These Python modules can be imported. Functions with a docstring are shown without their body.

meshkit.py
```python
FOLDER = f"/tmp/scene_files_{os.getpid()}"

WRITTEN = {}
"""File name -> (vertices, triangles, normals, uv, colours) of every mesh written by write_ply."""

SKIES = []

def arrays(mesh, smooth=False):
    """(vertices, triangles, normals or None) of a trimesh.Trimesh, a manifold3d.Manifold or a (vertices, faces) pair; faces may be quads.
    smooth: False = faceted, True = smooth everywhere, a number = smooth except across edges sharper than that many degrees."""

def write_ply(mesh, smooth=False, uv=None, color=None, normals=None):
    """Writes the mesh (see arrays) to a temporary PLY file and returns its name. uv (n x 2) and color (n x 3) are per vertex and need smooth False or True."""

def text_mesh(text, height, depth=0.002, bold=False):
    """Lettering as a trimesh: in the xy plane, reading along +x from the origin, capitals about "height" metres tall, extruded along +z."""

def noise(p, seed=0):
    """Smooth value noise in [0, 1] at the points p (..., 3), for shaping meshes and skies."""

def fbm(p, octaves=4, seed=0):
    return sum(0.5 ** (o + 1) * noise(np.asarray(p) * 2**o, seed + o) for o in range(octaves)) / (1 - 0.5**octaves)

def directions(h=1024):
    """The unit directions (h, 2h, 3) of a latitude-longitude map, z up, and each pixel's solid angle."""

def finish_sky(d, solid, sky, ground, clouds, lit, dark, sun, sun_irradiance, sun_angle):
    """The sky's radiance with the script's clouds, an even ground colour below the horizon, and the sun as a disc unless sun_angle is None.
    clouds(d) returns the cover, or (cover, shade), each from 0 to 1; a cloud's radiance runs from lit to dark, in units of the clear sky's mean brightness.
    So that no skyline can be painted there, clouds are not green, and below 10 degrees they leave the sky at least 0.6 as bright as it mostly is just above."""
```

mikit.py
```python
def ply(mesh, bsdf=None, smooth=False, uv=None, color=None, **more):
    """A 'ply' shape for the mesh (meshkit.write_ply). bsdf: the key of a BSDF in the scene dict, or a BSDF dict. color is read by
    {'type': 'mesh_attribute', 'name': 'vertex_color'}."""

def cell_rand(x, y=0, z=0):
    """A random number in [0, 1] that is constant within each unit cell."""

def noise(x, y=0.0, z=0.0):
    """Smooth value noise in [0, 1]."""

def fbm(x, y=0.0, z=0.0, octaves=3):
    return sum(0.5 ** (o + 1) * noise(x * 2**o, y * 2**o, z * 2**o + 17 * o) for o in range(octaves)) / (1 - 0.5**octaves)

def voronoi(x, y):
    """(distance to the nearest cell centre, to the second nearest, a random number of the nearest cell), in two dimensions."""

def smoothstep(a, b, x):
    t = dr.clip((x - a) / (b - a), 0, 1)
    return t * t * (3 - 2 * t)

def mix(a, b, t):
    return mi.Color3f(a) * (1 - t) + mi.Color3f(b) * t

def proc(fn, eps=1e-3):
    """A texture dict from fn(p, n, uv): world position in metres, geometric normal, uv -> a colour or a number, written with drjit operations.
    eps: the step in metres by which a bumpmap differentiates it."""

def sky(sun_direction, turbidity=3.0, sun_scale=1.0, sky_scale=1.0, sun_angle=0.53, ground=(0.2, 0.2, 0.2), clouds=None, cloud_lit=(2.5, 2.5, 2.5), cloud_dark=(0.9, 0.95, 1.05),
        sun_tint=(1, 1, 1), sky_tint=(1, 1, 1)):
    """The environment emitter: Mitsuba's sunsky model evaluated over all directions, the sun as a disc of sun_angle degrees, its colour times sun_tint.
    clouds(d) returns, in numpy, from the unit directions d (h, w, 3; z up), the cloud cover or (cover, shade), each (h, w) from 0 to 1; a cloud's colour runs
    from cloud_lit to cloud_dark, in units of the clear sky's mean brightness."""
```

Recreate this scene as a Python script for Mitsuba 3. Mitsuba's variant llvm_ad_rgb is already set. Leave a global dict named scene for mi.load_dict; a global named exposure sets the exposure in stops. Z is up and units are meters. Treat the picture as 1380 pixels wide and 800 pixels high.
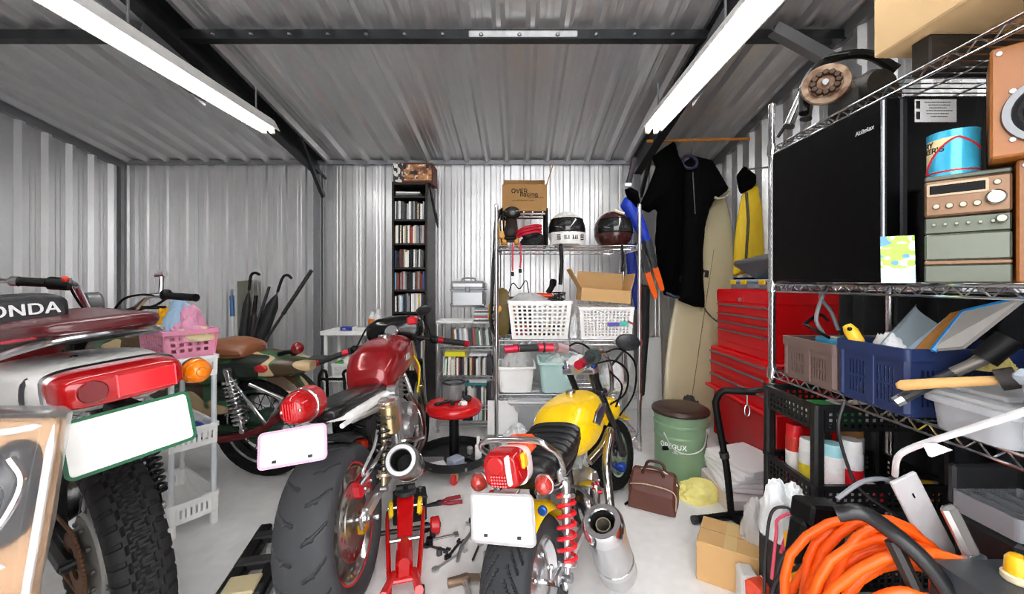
import math, random
import numpy as np
import trimesh
import mitsuba as mi
import drjit as dr
import mikit
import meshkit
from manifold3d import Manifold, CrossSection
from shapely.geometry import Polygon, Point, box as sbox
from mikit import proc, noise, fbm, smoothstep, mix

T4 = mi.ScalarTransform4f
scene, labels, PLACE = {}, {}, {}
random.seed(7)
rng = np.random.default_rng(7)

# ---------------------------------------------------------------- camera, sky, lamps, exposure
H, F = 1.1, 540.0                     # camera height (m), focal length in pixels of a 1380 wide frame
exposure = 1.08
scene['camera'] = {'type': 'perspective', 'fov': math.degrees(2 * math.atan(690 / F)), 'fov_axis': 'x',
                   'near_clip': 0.02, 'far_clip': 200.0,
                   'principal_point_offset_x': -10 / 1380, 'principal_point_offset_y': 19 / 800,
                   'to_world': T4().look_at([0, 0, H], [0, 1, H], [0, 0, 1])}
SKY = 600.0
scene['sky'] = mikit.sky((0.25, -0.75, 0.62), turbidity=6.0, sun_scale=0.0, sky_scale=SKY * 0.02, ground=(0.35, 0.35, 0.35),
                         clouds=lambda d: np.full(d.shape[:2], 0.92), cloud_lit=(1.75, 1.75, 1.78), cloud_dark=(1.2, 1.2, 1.25))
TUBE_RADIANCE = 7.0


def P(px, py, Y):
    """The point at depth Y metres that lies behind a place in the photograph."""
    return np.array([(px - 700) / F * Y, Y, H - (py - 381) / F * Y])


# ---------------------------------------------------------------- materials
def lin(c):
    if isinstance(c, str):
        c = [int(c[i:i + 2], 16) / 255 for i in (0, 2, 4)]
    return [((x + .055) / 1.055) ** 2.4 if x > .04045 else x / 12.92 for x in c]


def C(c, rough=.5, metal=0.0, coat=0.0, spec=.5, sheen=0.0):
    """The key of a plain material of an sRGB colour."""
    k = f"mat_{c}_{int(rough * 100)}_{int(metal * 100)}_{int(coat * 100)}_{int(spec * 100)}_{int(sheen * 100)}"
    if k not in scene:
        b = {'type': 'principled', 'base_color': {'type': 'rgb', 'value': lin(c)}, 'roughness': rough, 'metallic': metal, 'specular': spec}
        if coat:
            b.update(clearcoat=coat, clearcoat_gloss=.95)
        if sheen:
            b.update(sheen=sheen)
        scene[k] = {'type': 'twosided', 'bsdf': b}
    return k


def PM(name, fn, rough=.5, metal=0.0, coat=0.0, bump=None, bscale=1.0, eps=1e-3):
    """A material whose colour is the procedural fn."""
    b = {'type': 'principled', 'base_color': proc(fn), 'roughness': rough, 'metallic': metal}
    if coat:
        b.update(clearcoat=coat, clearcoat_gloss=.95)
    if bump:
        b = {'type': 'bumpmap', 'arbitrary': proc(bump, eps), 'scale': bscale, 'bsdf': b}
    scene[name] = {'type': 'twosided', 'bsdf': b}
    return name


def THIN(name, c, rough=.15, spec_trans=.6, diff=.6):
    scene[name] = {'type': 'principledthin', 'base_color': {'type': 'rgb', 'value': lin(c)}, 'roughness': rough, 'spec_trans': spec_trans, 'diff_trans': diff, 'eta': 1.4}
    return name


CHROME = C('d8d8da', .12, 1.0)
STEEL = C('a9abad', .3, 1.0)
ALU = C('c4c4c4', .38, .9)
DARKSTEEL = C('4a4a4c', .4, .8)
BLACK = C('040405', .5, spec=.25)
BLACKG = C('030304', .15, coat=.5)
RUBBER = C('111112', .8, spec=.2)
RUBBER2 = C('3c3d41', .72, spec=.3)
WHITE = C('f2f2ee', .4)
WHITEG = C('f4f4f2', .2, coat=.5)
RED = C('c2080f', .25, coat=.5)
MAROON = C('84040e', .16, .15, coat=.8)
YELLOW = C('f4c812', .22, coat=.5)
ORANGE = C('f06a14', .35)
CARD = C('9c7444', .8)
CARDL = C('c8a06c', .85)
CLEAR = THIN('mat_clear_plastic', 'f4f6f8', .08, .85, .3)
FROST = THIN('mat_frosted_plastic', 'eef0f2', .35, .45, .9)
FILM = THIN('mat_plastic_bag', 'fafafa', .25, .35, .8)
WRAP = THIN('mat_wrap_film', 'ffffff', .05, .95, .15)
GLASSY = THIN('mat_clear_lens', 'ffffff', .03, .9, .1)


# ---------------------------------------------------------------- meshes
def cat(*ms):
    out = []
    for m in ms:
        out += list(m) if isinstance(m, (list, tuple)) else [m]
    out = [x for x in out if x is not None]
    return out[0] if len(out) == 1 else trimesh.util.concatenate(out)


def TM(v, f):
    return trimesh.Trimesh(np.asarray(v, float), np.asarray(f, int), process=False)


def quads(f):
    f = np.asarray(f, int)
    return np.vstack([f[:, [0, 1, 2]], f[:, [0, 2, 3]]])


def box(sx, sy, sz, c=(0, 0, 0), r=0.0):
    a = np.array([sx, sy, sz]) / 2
    if r <= 0:
        m = trimesh.creation.box((sx, sy, sz))
    else:
        r = min(r, a.min() * .9)
        v = [s * (a - r * (1 - np.eye(3)[k])) for s in np.array(np.meshgrid([-1, 1], [-1, 1], [-1, 1])).T.reshape(-1, 3) for k in range(3)]
        m = trimesh.Trimesh(*hull(np.array(v)), process=False)
    m.apply_translation(c)
    return m


def hull(v):
    h = Manifold.hull_points(np.asarray(v, np.float64)).to_mesh()
    return np.array(h.vert_properties[:, :3], float), np.array(h.tri_verts)


def hullm(v):
    return TM(*hull(v))


def spline(pts, n=8, closed=False):
    p = np.asarray(pts, float)
    if closed:
        p = np.vstack([p[-1], p, p[0], p[1]])
    else:
        p = np.vstack([2 * p[0] - p[1], p, 2 * p[-1] - p[-2]])
    out = []
    t = np.linspace(0, 1, n, endpoint=False)[:, None]
    for i in range(len(p) - 3):
        a, b, c, d = p[i:i + 4]
        out.append(.5 * (2 * b + (c - a) * t + (2 * a - 5 * b + 4 * c - d) * t ** 2 + (3 * b - a - 3 * c + d) * t ** 3))
    out = np.vstack(out)
    return out if closed else np.vstack([out, p[-2]])


def tube(pts, r, n=8, closed=False, caps=True):
    p = np.asarray(pts, float)
    r = np.broadcast_to(np.asarray(r, float), (len(p),))
    t = np.gradient(p, axis=0) if not closed else np.roll(p, -1, 0) - np.roll(p, 1, 0)
    t /= np.linalg.norm(t, axis=1, keepdims=True) + 1e-12
    u = np.cross(t[0], [0, 0, 1] if abs(t[0][2]) < .9 else [1, 0, 0])
    us = []
    for k in range(len(p)):
        u = u - t[k] * (u @ t[k])
        u /= np.linalg.norm(u) + 1e-12
        us.append(u)
    us = np.array(us)
    w = np.cross(t, us)
    a = np.arange(n) * 2 * np.pi / n
    v = (p[:, None] + r[:, None, None] * (np.cos(a)[None, :, None] * us[:, None] + np.sin(a)[None, :, None] * w[:, None])).reshape(-1, 3)
    return grid_faces(v, len(p), n, closed, True, caps and not closed)


def grid_faces(v, m, n, closed_m=False, closed_n=True, caps=False):
    i, j = np.meshgrid(np.arange(m if closed_m else m - 1), np.arange(n if closed_n else n - 1), indexing='ij')
    i, j = i.ravel(), j.ravel()
    i2, j2 = (i + 1) % m, (j + 1) % n
    f = quads(np.stack([i * n + j, i * n + j2, i2 * n + j2, i2 * n + j], 1))
    if caps:
        k = len(v)
        v = np.vstack([v, v[:n].mean(0), v[(m - 1) * n:m * n].mean(0)])
        a = np.arange(n)
        b = (a + 1) % n
        f = np.vstack([f, np.stack([b, a, a * 0 + k], 1), np.stack([(m - 1) * n + a, (m - 1) * n + b, a * 0 + k + 1], 1)])
    return TM(v, f)


def rod(a, b, r, n=8, r2=None):
    return tube([a, b], [r, r if r2 is None else r2], n)


def loft(rings, caps=True):
    v = np.asarray(rings, float)
    return grid_faces(v.reshape(-1, 3), v.shape[0], v.shape[1], False, True, caps)


def sring(c, hy, hz, x=None, n=24, e=2.5, top=None, ez=None):
    """A superellipse ring in the y-z plane at c=(x,y,z); top: another half height above the centre."""
    a = np.arange(n) * 2 * np.pi / n
    ca, sa = np.cos(a), np.sin(a)
    y = np.sign(ca) * np.abs(ca) ** (2 / e) * hy
    z = np.sign(sa) * np.abs(sa) ** (2 / (ez or e))
    z = np.where(z > 0, z * (top if top is not None else hz), z * hz)
    return np.stack([np.full(n, c[0]), c[1] + y, c[2] + z], 1)


def body(secs, n=24, e=2.5, sub=4):
    """A smooth body lofted along x through sections (x, z, half width, half height below, half height above)."""
    s = spline(np.array([list(q) + [q[3]] * (5 - len(q)) for q in secs], float), sub)
    return loft([sring((q[0], 0, q[1]), max(q[2], 1e-3), max(q[3], 1e-3), n=n, e=e, top=max(q[4], 1e-3)) for q in s])


def lathe(prof, n=32, caps=False):
    """A surface turned round z from (radius, z) pairs."""
    p = np.asarray(prof, float)
    a = np.arange(n) * 2 * np.pi / n
    v = np.stack([p[:, :1] * np.cos(a), p[:, :1] * np.sin(a), np.repeat(p[:, 1:], n, 1)], -1).reshape(-1, 3)
    return grid_faces(v, len(p), n, False, True, caps)


def prism(poly, h, z=0.0):
    """A shapely polygon or a point list, extruded along z from z to z+h."""
    if not hasattr(poly, 'exterior'):
        poly = Polygon(poly)
    m = trimesh.creation.extrude_polygon(poly, h, engine='earcut')
    m.apply_translation((0, 0, z))
    return m


def rot(m, deg, axis='z', about=(0, 0, 0)):
    ax = {'x': [1, 0, 0], 'y': [0, 1, 0], 'z': [0, 0, 1]}.get(axis, axis) if isinstance(axis, str) else axis
    m = m.copy()
    m.apply_transform(trimesh.transformations.rotation_matrix(math.radians(deg), ax, about))
    return m


def mv(m, x=0, y=0, z=0):
    m = m.copy()
    m.apply_translation((x, y, z))
    return m


def sc(m, x, y=None, z=None):
    m = m.copy()
    m.vertices = m.vertices * np.array([x, x if y is None else y, x if z is None else z])
    return m


def frame(o, x, z=(0, 0, 1)):
    """A 4x4 matrix with local x along x and local z as near z as may be."""
    x = np.asarray(x, float) / np.linalg.norm(x)
    y = np.cross(z, x)
    y /= np.linalg.norm(y)
    m = np.eye(4)
    m[:3, 0], m[:3, 1], m[:3, 2], m[:3, 3] = x, y, np.cross(x, y), o
    return m


def tf(m, M):
    m = m.copy()
    m.apply_transform(M)
    return m


def at(x, y, z, rz=0.0, rx=0.0, ry=0.0):
    E = trimesh.transformations.euler_matrix(math.radians(rx), math.radians(ry), math.radians(rz), 'sxyz')
    E[:3, 3] = (x, y, z)
    return E


def ball(r, c=(0, 0, 0), s=2, sx=1, sy=1, sz=1):
    m = trimesh.creation.icosphere(subdivisions=s, radius=r)
    m.vertices *= (sx, sy, sz)
    m.apply_translation(c)
    return m


def cyl(r, h, c=(0, 0, 0), n=24, ch=0.0):
    """An upright cylinder from c up to c+h, edges chamfered by ch."""
    pr = [(0, 0), (r - ch, 0), (r, ch), (r, h - ch), (r - ch, h), (0, h)] if ch else [(0, 0), (r, 0), (r, h), (0, h)]
    return mv(lathe(pr, n), *c)


def rumple(m, amp, freq, seed=0):
    m = m.copy()
    v = np.asarray(m.vertices)
    d = np.stack([meshkit.fbm(v * freq + 31.7 * k, 3, seed + k) - .5 for k in range(3)], -1)
    m.vertices = v + 2 * amp * d
    return m


def cloth(w, d, h, seed=0, n=28, folds=6.0):
    """A crumpled heap of cloth: a closed lump about w x d x h standing on z=0."""
    s = trimesh.creation.icosphere(subdivisions=4, radius=1.0)
    v = np.asarray(s.vertices)
    r = .72 + .62 * (meshkit.fbm(v * 1.6 + seed, 4, seed) - .3) + .16 * (np.abs(meshkit.fbm(v * folds + 3 * seed, 3, seed + 5) - .5) * 2)
    v = v * r[:, None]
    v = v * np.array([w / 2, d / 2, h])
    v[:, 2] = np.where(v[:, 2] < 0, v[:, 2] * .02, v[:, 2])
    s.vertices = v
    return s


def coil(R, r, turns, n=22, pitch=.03, k=6):
    a = np.linspace(0, 2 * np.pi * turns, int(n * turns))
    return tube(np.stack([R * np.cos(a), R * np.sin(a), a / (2 * np.pi) * pitch], 1), r, k)


def text(s, h, depth=.001, bold=False, center=True):
    m = meshkit.text_mesh(s, h, depth, bold)
    if center:
        b = m.bounds
        m.apply_translation((-(b[0][0] + b[1][0]) / 2, -(b[0][1] + b[1][1]) / 2, 0))
    return m


# ---------------------------------------------------------------- things and parts
def free(key):
    if key not in scene and key not in PLACE and not any(False for _ in ()):
        return key
    k = 1
    while f'{key}_{k:03d}' in scene or f'{key}_{k:03d}' in PLACE:
        k += 1
    return f'{key}_{k:03d}'


CUR = [None]


def thing(name, label, category, M=None, group=None, kind=None):
    key = free(name)
    PLACE[key] = np.eye(4) if M is None else np.asarray(M, float)
    labels[key] = {'label': label}
    if category:
        labels[key]['category'] = category
    if group:
        labels[key]['group'] = group
    if kind:
        labels[key]['kind'] = kind
    CUR[0] = key
    return key


def shape(mesh, mat, smooth, M, **more):
    d = mikit.ply(mesh, mat, smooth=smooth, **more)
    if not np.allclose(M, np.eye(4)):
        d['to_world'] = T4(M.tolist())
    return d


def part(name, mesh, mat, parent=None, smooth=35, label=None, kind=None, **more):
    """A mesh in its thing's own frame, made a part (or, under a part's key, a sub-part)."""
    parent = parent or CUR[0]
    root = parent.split('__')[0]
    key = free(f'{parent}__{name}')
    scene[key] = shape(cat(mesh), mat, smooth, PLACE[root], **more)
    if label or kind:
        labels[key] = {k: v for k, v in (('label', label), ('kind', kind)) if v}
    return key


def solo(name, label, category, mesh, mat, M=None, group=None, smooth=35, kind=None, **more):
    """A thing that is one mesh."""
    key = thing(name, label, category, M, group, kind)
    scene[key] = shape(cat(mesh), mat, smooth, PLACE[key], **more)
    return key


def copy(root, M, label=None, group=None, mats=None):
    base = root
    while base[-4:-3] == '_' and base[-3:].isdigit():
        base = base[:-4]
    key = free(base)
    PLACE[key] = np.asarray(M, float)
    labels[key] = dict(labels[root])
    if label:
        labels[key]['label'] = label
    if group:
        labels[key]['group'] = group
    for k in [k for k in scene if k == root or k.startswith(root + '__')]:
        d = {a: b for a, b in scene[k].items() if a != 'to_world'}
        d['to_world'] = T4(PLACE[key].tolist())
        if mats:
            old = d['bsdf']['id']
            d['bsdf'] = {'type': 'ref', 'id': mats.get(old, old)}
        scene[key + k[len(root):]] = d
        if '__' in k and k in labels:
            labels[key + k[len(root):]] = dict(labels[k])
    CUR[0] = key
    return key


def struct(name, mesh, mat, smooth=False, **more):
    key = free(name)
    PLACE[key] = np.eye(4)
    scene[key] = shape(cat(mesh), mat, smooth, np.eye(4), **more)
    labels[key] = {'kind': 'structure'}
    return key
# ---------------------------------------------------------------- the setting
YB, XL, XR, YF, ZB, SL = 3.62, -3.60, 1.77, -0.45, 2.20, 0.19


def zroof(y):
    return ZB + SL * (YB - y)


def metal_col(p, n, uv):
    k = noise(p.x * 1.3, p.y * 1.3, p.z * .6)
    s = noise(p.x * 160, p.y * 160, p.z * 160)
    st = noise(p.x * 9, p.y * 9, p.z * .5)
    v = .76 + .06 * (k - .5) + .04 * (s - .5) + .02 * (st - .5)
    return mi.Color3f(v, v * 1.002, v * 1.008)


PM('mat_sheet_metal', metal_col, .36, .82)


def floor_col(p, n, uv):
    a = fbm(p.x * 1.1, p.y * 1.1, 0, 4)
    b = noise(p.x * 38, p.y * 38)
    stain = smoothstep(.55, .85, fbm(p.x * 2.3 + 9, p.y * 2.3, 3, 4))
    spot = smoothstep(.80, .88, noise(p.x * 17 + 4, p.y * 17))
    v = .78 + .08 * (a - .5) + .05 * (b - .5) - .12 * stain - .03 * spot
    return mi.Color3f(v, v, v * .985)


PM('mat_concrete', floor_col, .55, 0, bump=lambda p, n, uv: fbm(p.x * 60, p.y * 60, 0, 3), bscale=.0012)


def ribbed(width, length, pitch=.18, rib=.030, flute=.0015):
    """A ribbed sheet: width along x from 0, length along y; ribs stand towards +z."""
    xs, zs = [0], [0]
    n = max(1, int(round(width / pitch)))
    p = width / n
    for i in range(n):
        c = (i + .5) * p
        for dx, z in ((-.036, 0), (-.012, rib), (.012, rib), (.036, 0)):
            xs.append(c + dx), zs.append(z)
        for f in (.066, .1):
            if c + f + .012 < (i + 1) * p + .06 and flute and c + f + .02 < width:
                for dx, z in ((-.008, 0), (-.003, flute), (.003, flute), (.008, 0)):
                    xs.append(c + f + dx), zs.append(z)
    xs.append(width), zs.append(0)
    o = np.argsort(xs, kind='stable')
    x, z = np.array(xs)[o], np.array(zs)[o]
    v = np.vstack([np.stack([x, x * 0, z], 1), np.stack([x, x * 0 + length, z], 1)])
    k = len(x)
    i = np.arange(k - 1)
    return TM(v, quads(np.stack([i, i + 1, i + 1 + k, i + k], 1)))


def sheets(root, total, length, M, per=.9, name='sheet'):
    n = max(1, int(round(total / per)))
    w = total / n
    for i in range(n):
        Mi = M @ at(i * w, 0, .0015 * (i % 2))
        key = free(f'{root}__{name}')
        scene[key] = shape(ribbed(w, length), 'mat_sheet_metal', False, Mi)


def basis(o, x, y):
    x, y = np.asarray(x, float), np.asarray(y, float)
    m = np.eye(4)
    m[:3, 0], m[:3, 1], m[:3, 2], m[:3, 3] = x / np.linalg.norm(x), y / np.linalg.norm(y), np.cross(x, y) / np.linalg.norm(np.cross(x, y)), o
    return m


struct('floor', box(XR - XL + .4, YB - YF + 4.2, .1, ((XR + XL) / 2, (YB + YF) / 2 - 2.0, -.05)), 'mat_concrete')
SHEET = 'mat_sheet_metal'
# back wall: base board behind the sheets, sheets facing -y, then a top and a foot trim
struct('wall_back', box(XR - XL + .1, .03, ZB + .1, ((XR + XL) / 2, YB + .03, ZB / 2)), SHEET)
sheets('wall_back', XR - XL, ZB, basis((XR, YB, 0), (-1, 0, 0), (0, 0, 1)) @ np.diag([1, 1, 1, 1.]))
struct('wall_left', box(.03, YB - YF, 3.2, (XL - .03, (YB + YF) / 2, 1.6)), SHEET)
sheets('wall_left', YB - YF, 2.98, basis((XL, YB, 0), (0, -1, 0), (0, 0, 1)) @ np.diag([1, 1, -1, 1.]))
struct('wall_right', box(.03, YB - YF, 3.2, (XR + .03, (YB + YF) / 2, 1.6)), SHEET)
sheets('wall_right', YB - YF, 2.98, basis((XR, YB, 0), (0, -1, 0), (0, 0, 1)))
L = math.hypot(YB - YF, SL * (YB - YF)) + .25
struct('ceiling', tf(box(XR - XL + .3, L, .03, ((XR - XL) / 2, L / 2, .03)), basis((XL, YB + .05, zroof(YB + .05)), (1, 0, 0), (0, -1, SL)) @ np.diag([1, 1, -1, 1.])), SHEET)
sheets('ceiling', XR - XL, L, basis((XL, YB + .03, zroof(YB + .03)), (1, 0, 0), (0, -1, SL)), 0.9)
# unseen front wall beside the open door, widened to hold daylight off both sides
struct('wall_front', cat(box(2.8, .05, 3.2, (XL + 1.4, YF, 1.6)), box(.75, .05, 3.2, (XR - .375, YF, 1.6)), box(2.0, .05, .5, (.05, YF, 2.95))), SHEET)
# trims along the edges of walls and roof
GIRT = C('85878a', .4, .45)
DGIRT = C('37393b', .4, .7)
struct('trim_1', box(XR - XL, .04, .035, ((XR + XL) / 2, YB - .02, ZB - .02)), GIRT)
struct('trim_2', tf(box(.04, L, .09, (0, L / 2, -.03)), basis((XL + .02, YB, ZB), (1, 0, 0), (0, -1, SL)) @ np.diag([1, 1, -1, 1.])), GIRT)
struct('trim_3', tf(box(.04, L, .09, (0, L / 2, -.03)), basis((XR - .02, YB, ZB), (1, 0, 0), (0, -1, SL)) @ np.diag([1, 1, -1, 1.])), GIRT)
struct('trim_4', box(.03, .03, ZB, (XL + .02, YB - .02, ZB / 2)), GIRT)


def c_beam(w, h, t=.004):
    """The section of a lipped channel, open to +x."""
    return Polygon([(0, 0), (w, 0), (w, .02), (w - t, .02), (w - t, t), (t, t), (t, h - t), (w - t, h - t), (w - t, h - .02), (w, h - .02), (w, h), (0, h)])


BOLT = lathe([(0, .012), (.008, .012), (.011, .008), (.011, 0)], 6)
for X in (-1.81, 1.005):
    k = struct('beam', tf(prism(c_beam(.07, .15), L), basis((X, YB, ZB - .165), (1, 0, 0), (0, SL, 1))), DGIRT)
    Mb = basis((X, YB, ZB - .165), (1, 0, 0), (0, SL, 1))
    p = struct('column', tf(prism(c_beam(.06, .07), ZB - .1), basis((X, YB - .1, 0), (1, 0, 0), (0, 1, 0))), GIRT)
    s = -1 if X > 0 else 1
    struct('brace', tf(box(.03, .03, .55), basis((X + .07, YB - .26, ZB - .14), (1, 0, 0), (0, 1, 1))), DGIRT)
    pl = basis((X - .004, 2.13, zroof(2.13) - .2), (0, 1, -SL), (0, SL, 1))
    PLACE[k] = np.eye(4)
    scene[k + '__gusset_plate'] = shape(box(.42, .26, .006, r=.002), GIRT, False, pl)
    for i, (bx, by) in enumerate(((-.15, -.06), (-.15, .06), (.15, -.06), (.15, .06), (-.05, .06), (.05, -.06))):
        scene[free(k + '__bolt')] = shape(BOLT, STEEL, 30, pl @ at(bx, by, .003))
# purlin across the roof with a bright splice sleeve and bolts
YP = 2.13
zp = zroof(YP) - .085
pu = struct('purlin', tf(prism(c_beam(.05, .05), XR - XL - .05), basis((XL + .02, YP, zp), (0, 1, 0), (0, 0, 1))), DGIRT)
scene[pu + '__splice_sleeve'] = shape(box(.58, .058, .034, (0.02, YP + .022, zp + .024), r=.004), C('c9cbcc', .3, .7), False, np.eye(4))
for i in range(13):
    scene[free(pu + '__bolt')] = shape(BOLT, STEEL, 30, at(-1.6 + i * .2, YP - .04, zp - .008, rx=0))
pu2 = struct('purlin', tf(prism(c_beam(.05, .07), XR - XL - .05), basis((XL + .02, .75, zroof(.75) - .085), (0, 1, 0), (0, 0, 1))), DGIRT)
struct('brace', tf(prism(c_beam(.05, .06), .62), basis((1.30, 2.05, zp - .01), (0, 1, 0), (.55, 0, 1))), GIRT)

# ---------------------------------------------------------------- fluorescent lamps
for X, lab in ((-1.71, 'long fluorescent batten lamp hanging above the motorcycles on the left side'), (.90, 'long fluorescent batten lamp hanging above the wire shelf beside the black wetsuits')):
    t = thing('batten_lamp', lab, 'ceiling lamp', at(X, 0, 2.135))
    y0, y1 = .45, 2.74
    part('housing', cat(tf(prism([(-.055, 0.035), (-.075, 0.0), (-.068, 0), (-.045, .03), (.045, .03), (.068, 0), (.075, 0), (.055, .035), (.035, .075), (-.035, .075)], y1 - y0), basis((0, y1, 0), (1, 0, 0), (0, 0, 1)))), WHITE, smooth=False)
    for s in (-1, 1):
        key = free(t + '__tube')
        scene[key] = {**shape(tf(cyl(.016, y1 - y0 - .06, n=16), basis((s * .028, y1 - .03, 0), (1, 0, 0), (0, 0, 1))), WHITE, 30, PLACE[t]),
                      'emitter': {'type': 'area', 'radiance': {'type': 'rgb', 'value': [TUBE_RADIANCE, TUBE_RADIANCE, TUBE_RADIANCE * .98]}}}
        for yy in (y0 + .015, y1 - .015):
            part('lamp_holder', box(.03, .028, .06, (s * .028, yy, 0.008), r=.006), C('e9ead2', .5))
    for yy in (.9, 1.75, 2.6):
        part('hanger', rod((0, yy, .07), (0, yy, zroof(yy) - 2.135 + .01), .006, 6), GIRT)
# ---------------------------------------------------------------- makers for shelves, baskets and boxes
def wire_frame(w, d, zig=.05, h=.03, r=.0035):
    """The rim of a wire shelf, w along x from 0, d along y from 0, its top at z=0: two rods round it with a zigzag between."""
    ms = []
    for z in (-r, -h):
        c = [(0, 0, z), (w, 0, z), (w, d, z), (0, d, z)]
        ms += [rod(c[i], c[(i + 1) % 4], r, 6) for i in range(4)]
    for (a, b, n) in (((0, 0), (w, 0), w), ((0, d), (w, d), w), ((0, 0), (0, d), d), ((w, 0), (w, d), d)):
        k = max(2, int(n / zig))
        t = np.linspace(0, 1, 2 * k + 1)
        a, b = np.array(a), np.array(b)
        ms.append(tube([(*(a + (b - a) * q), -r if i % 2 else -h) for i, q in enumerate(t)], r * .75, 5))
    return cat(ms)


def wire_grid(w, d, gap=.027, r=.002):
    n = int(w / gap)
    ms = [rod((w * (i + .5) / n, 0, -r), (w * (i + .5) / n, d, -r), r, 4) for i in range(n)]
    ms += [rod((0, d * q, -.008), (w, d * q, -.008), r * 1.4, 5) for q in (.25, .5, .75)]
    return cat(ms)


def post(h, r=.0127):
    pr = [(0, 0), (r * 1.2, 0), (r * 1.2, .015), (r * .5, .02), (r * .5, .03), (r, .032)]
    z = .06
    while z < h - .03:
        pr += [(r, z), (r * .9, z + .001), (r * .9, z + .003), (r, z + .004)]
        z += .025
    pr += [(r, h - .006), (r * .8, h), (0, h)]
    return lathe(pr, 14)


COLLAR = lathe([(.0127, -.035), (.018, -.033), (.0165, .008), (.0127, .01)], 14)


def wire_rack(label, M, w, d, h, levels, group=None, front_wire=True):
    t = thing('wire_rack', label, 'wire shelf', M, group)
    for x, y in ((0, 0), (w, 0), (0, d), (w, d)):
        p = part('post', mv(post(h), x, y, 0), CHROME, smooth=40)
        for z in levels:
            part('collar', mv(COLLAR, x, y, z), CHROME, parent=p)
    for z in levels:
        s = part('shelf', mv(wire_frame(w, d), 0, 0, z), CHROME)
        part('wire_grid', mv(wire_grid(w, d), 0, 0, z), CHROME, parent=s, smooth=30)
    return t


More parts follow.
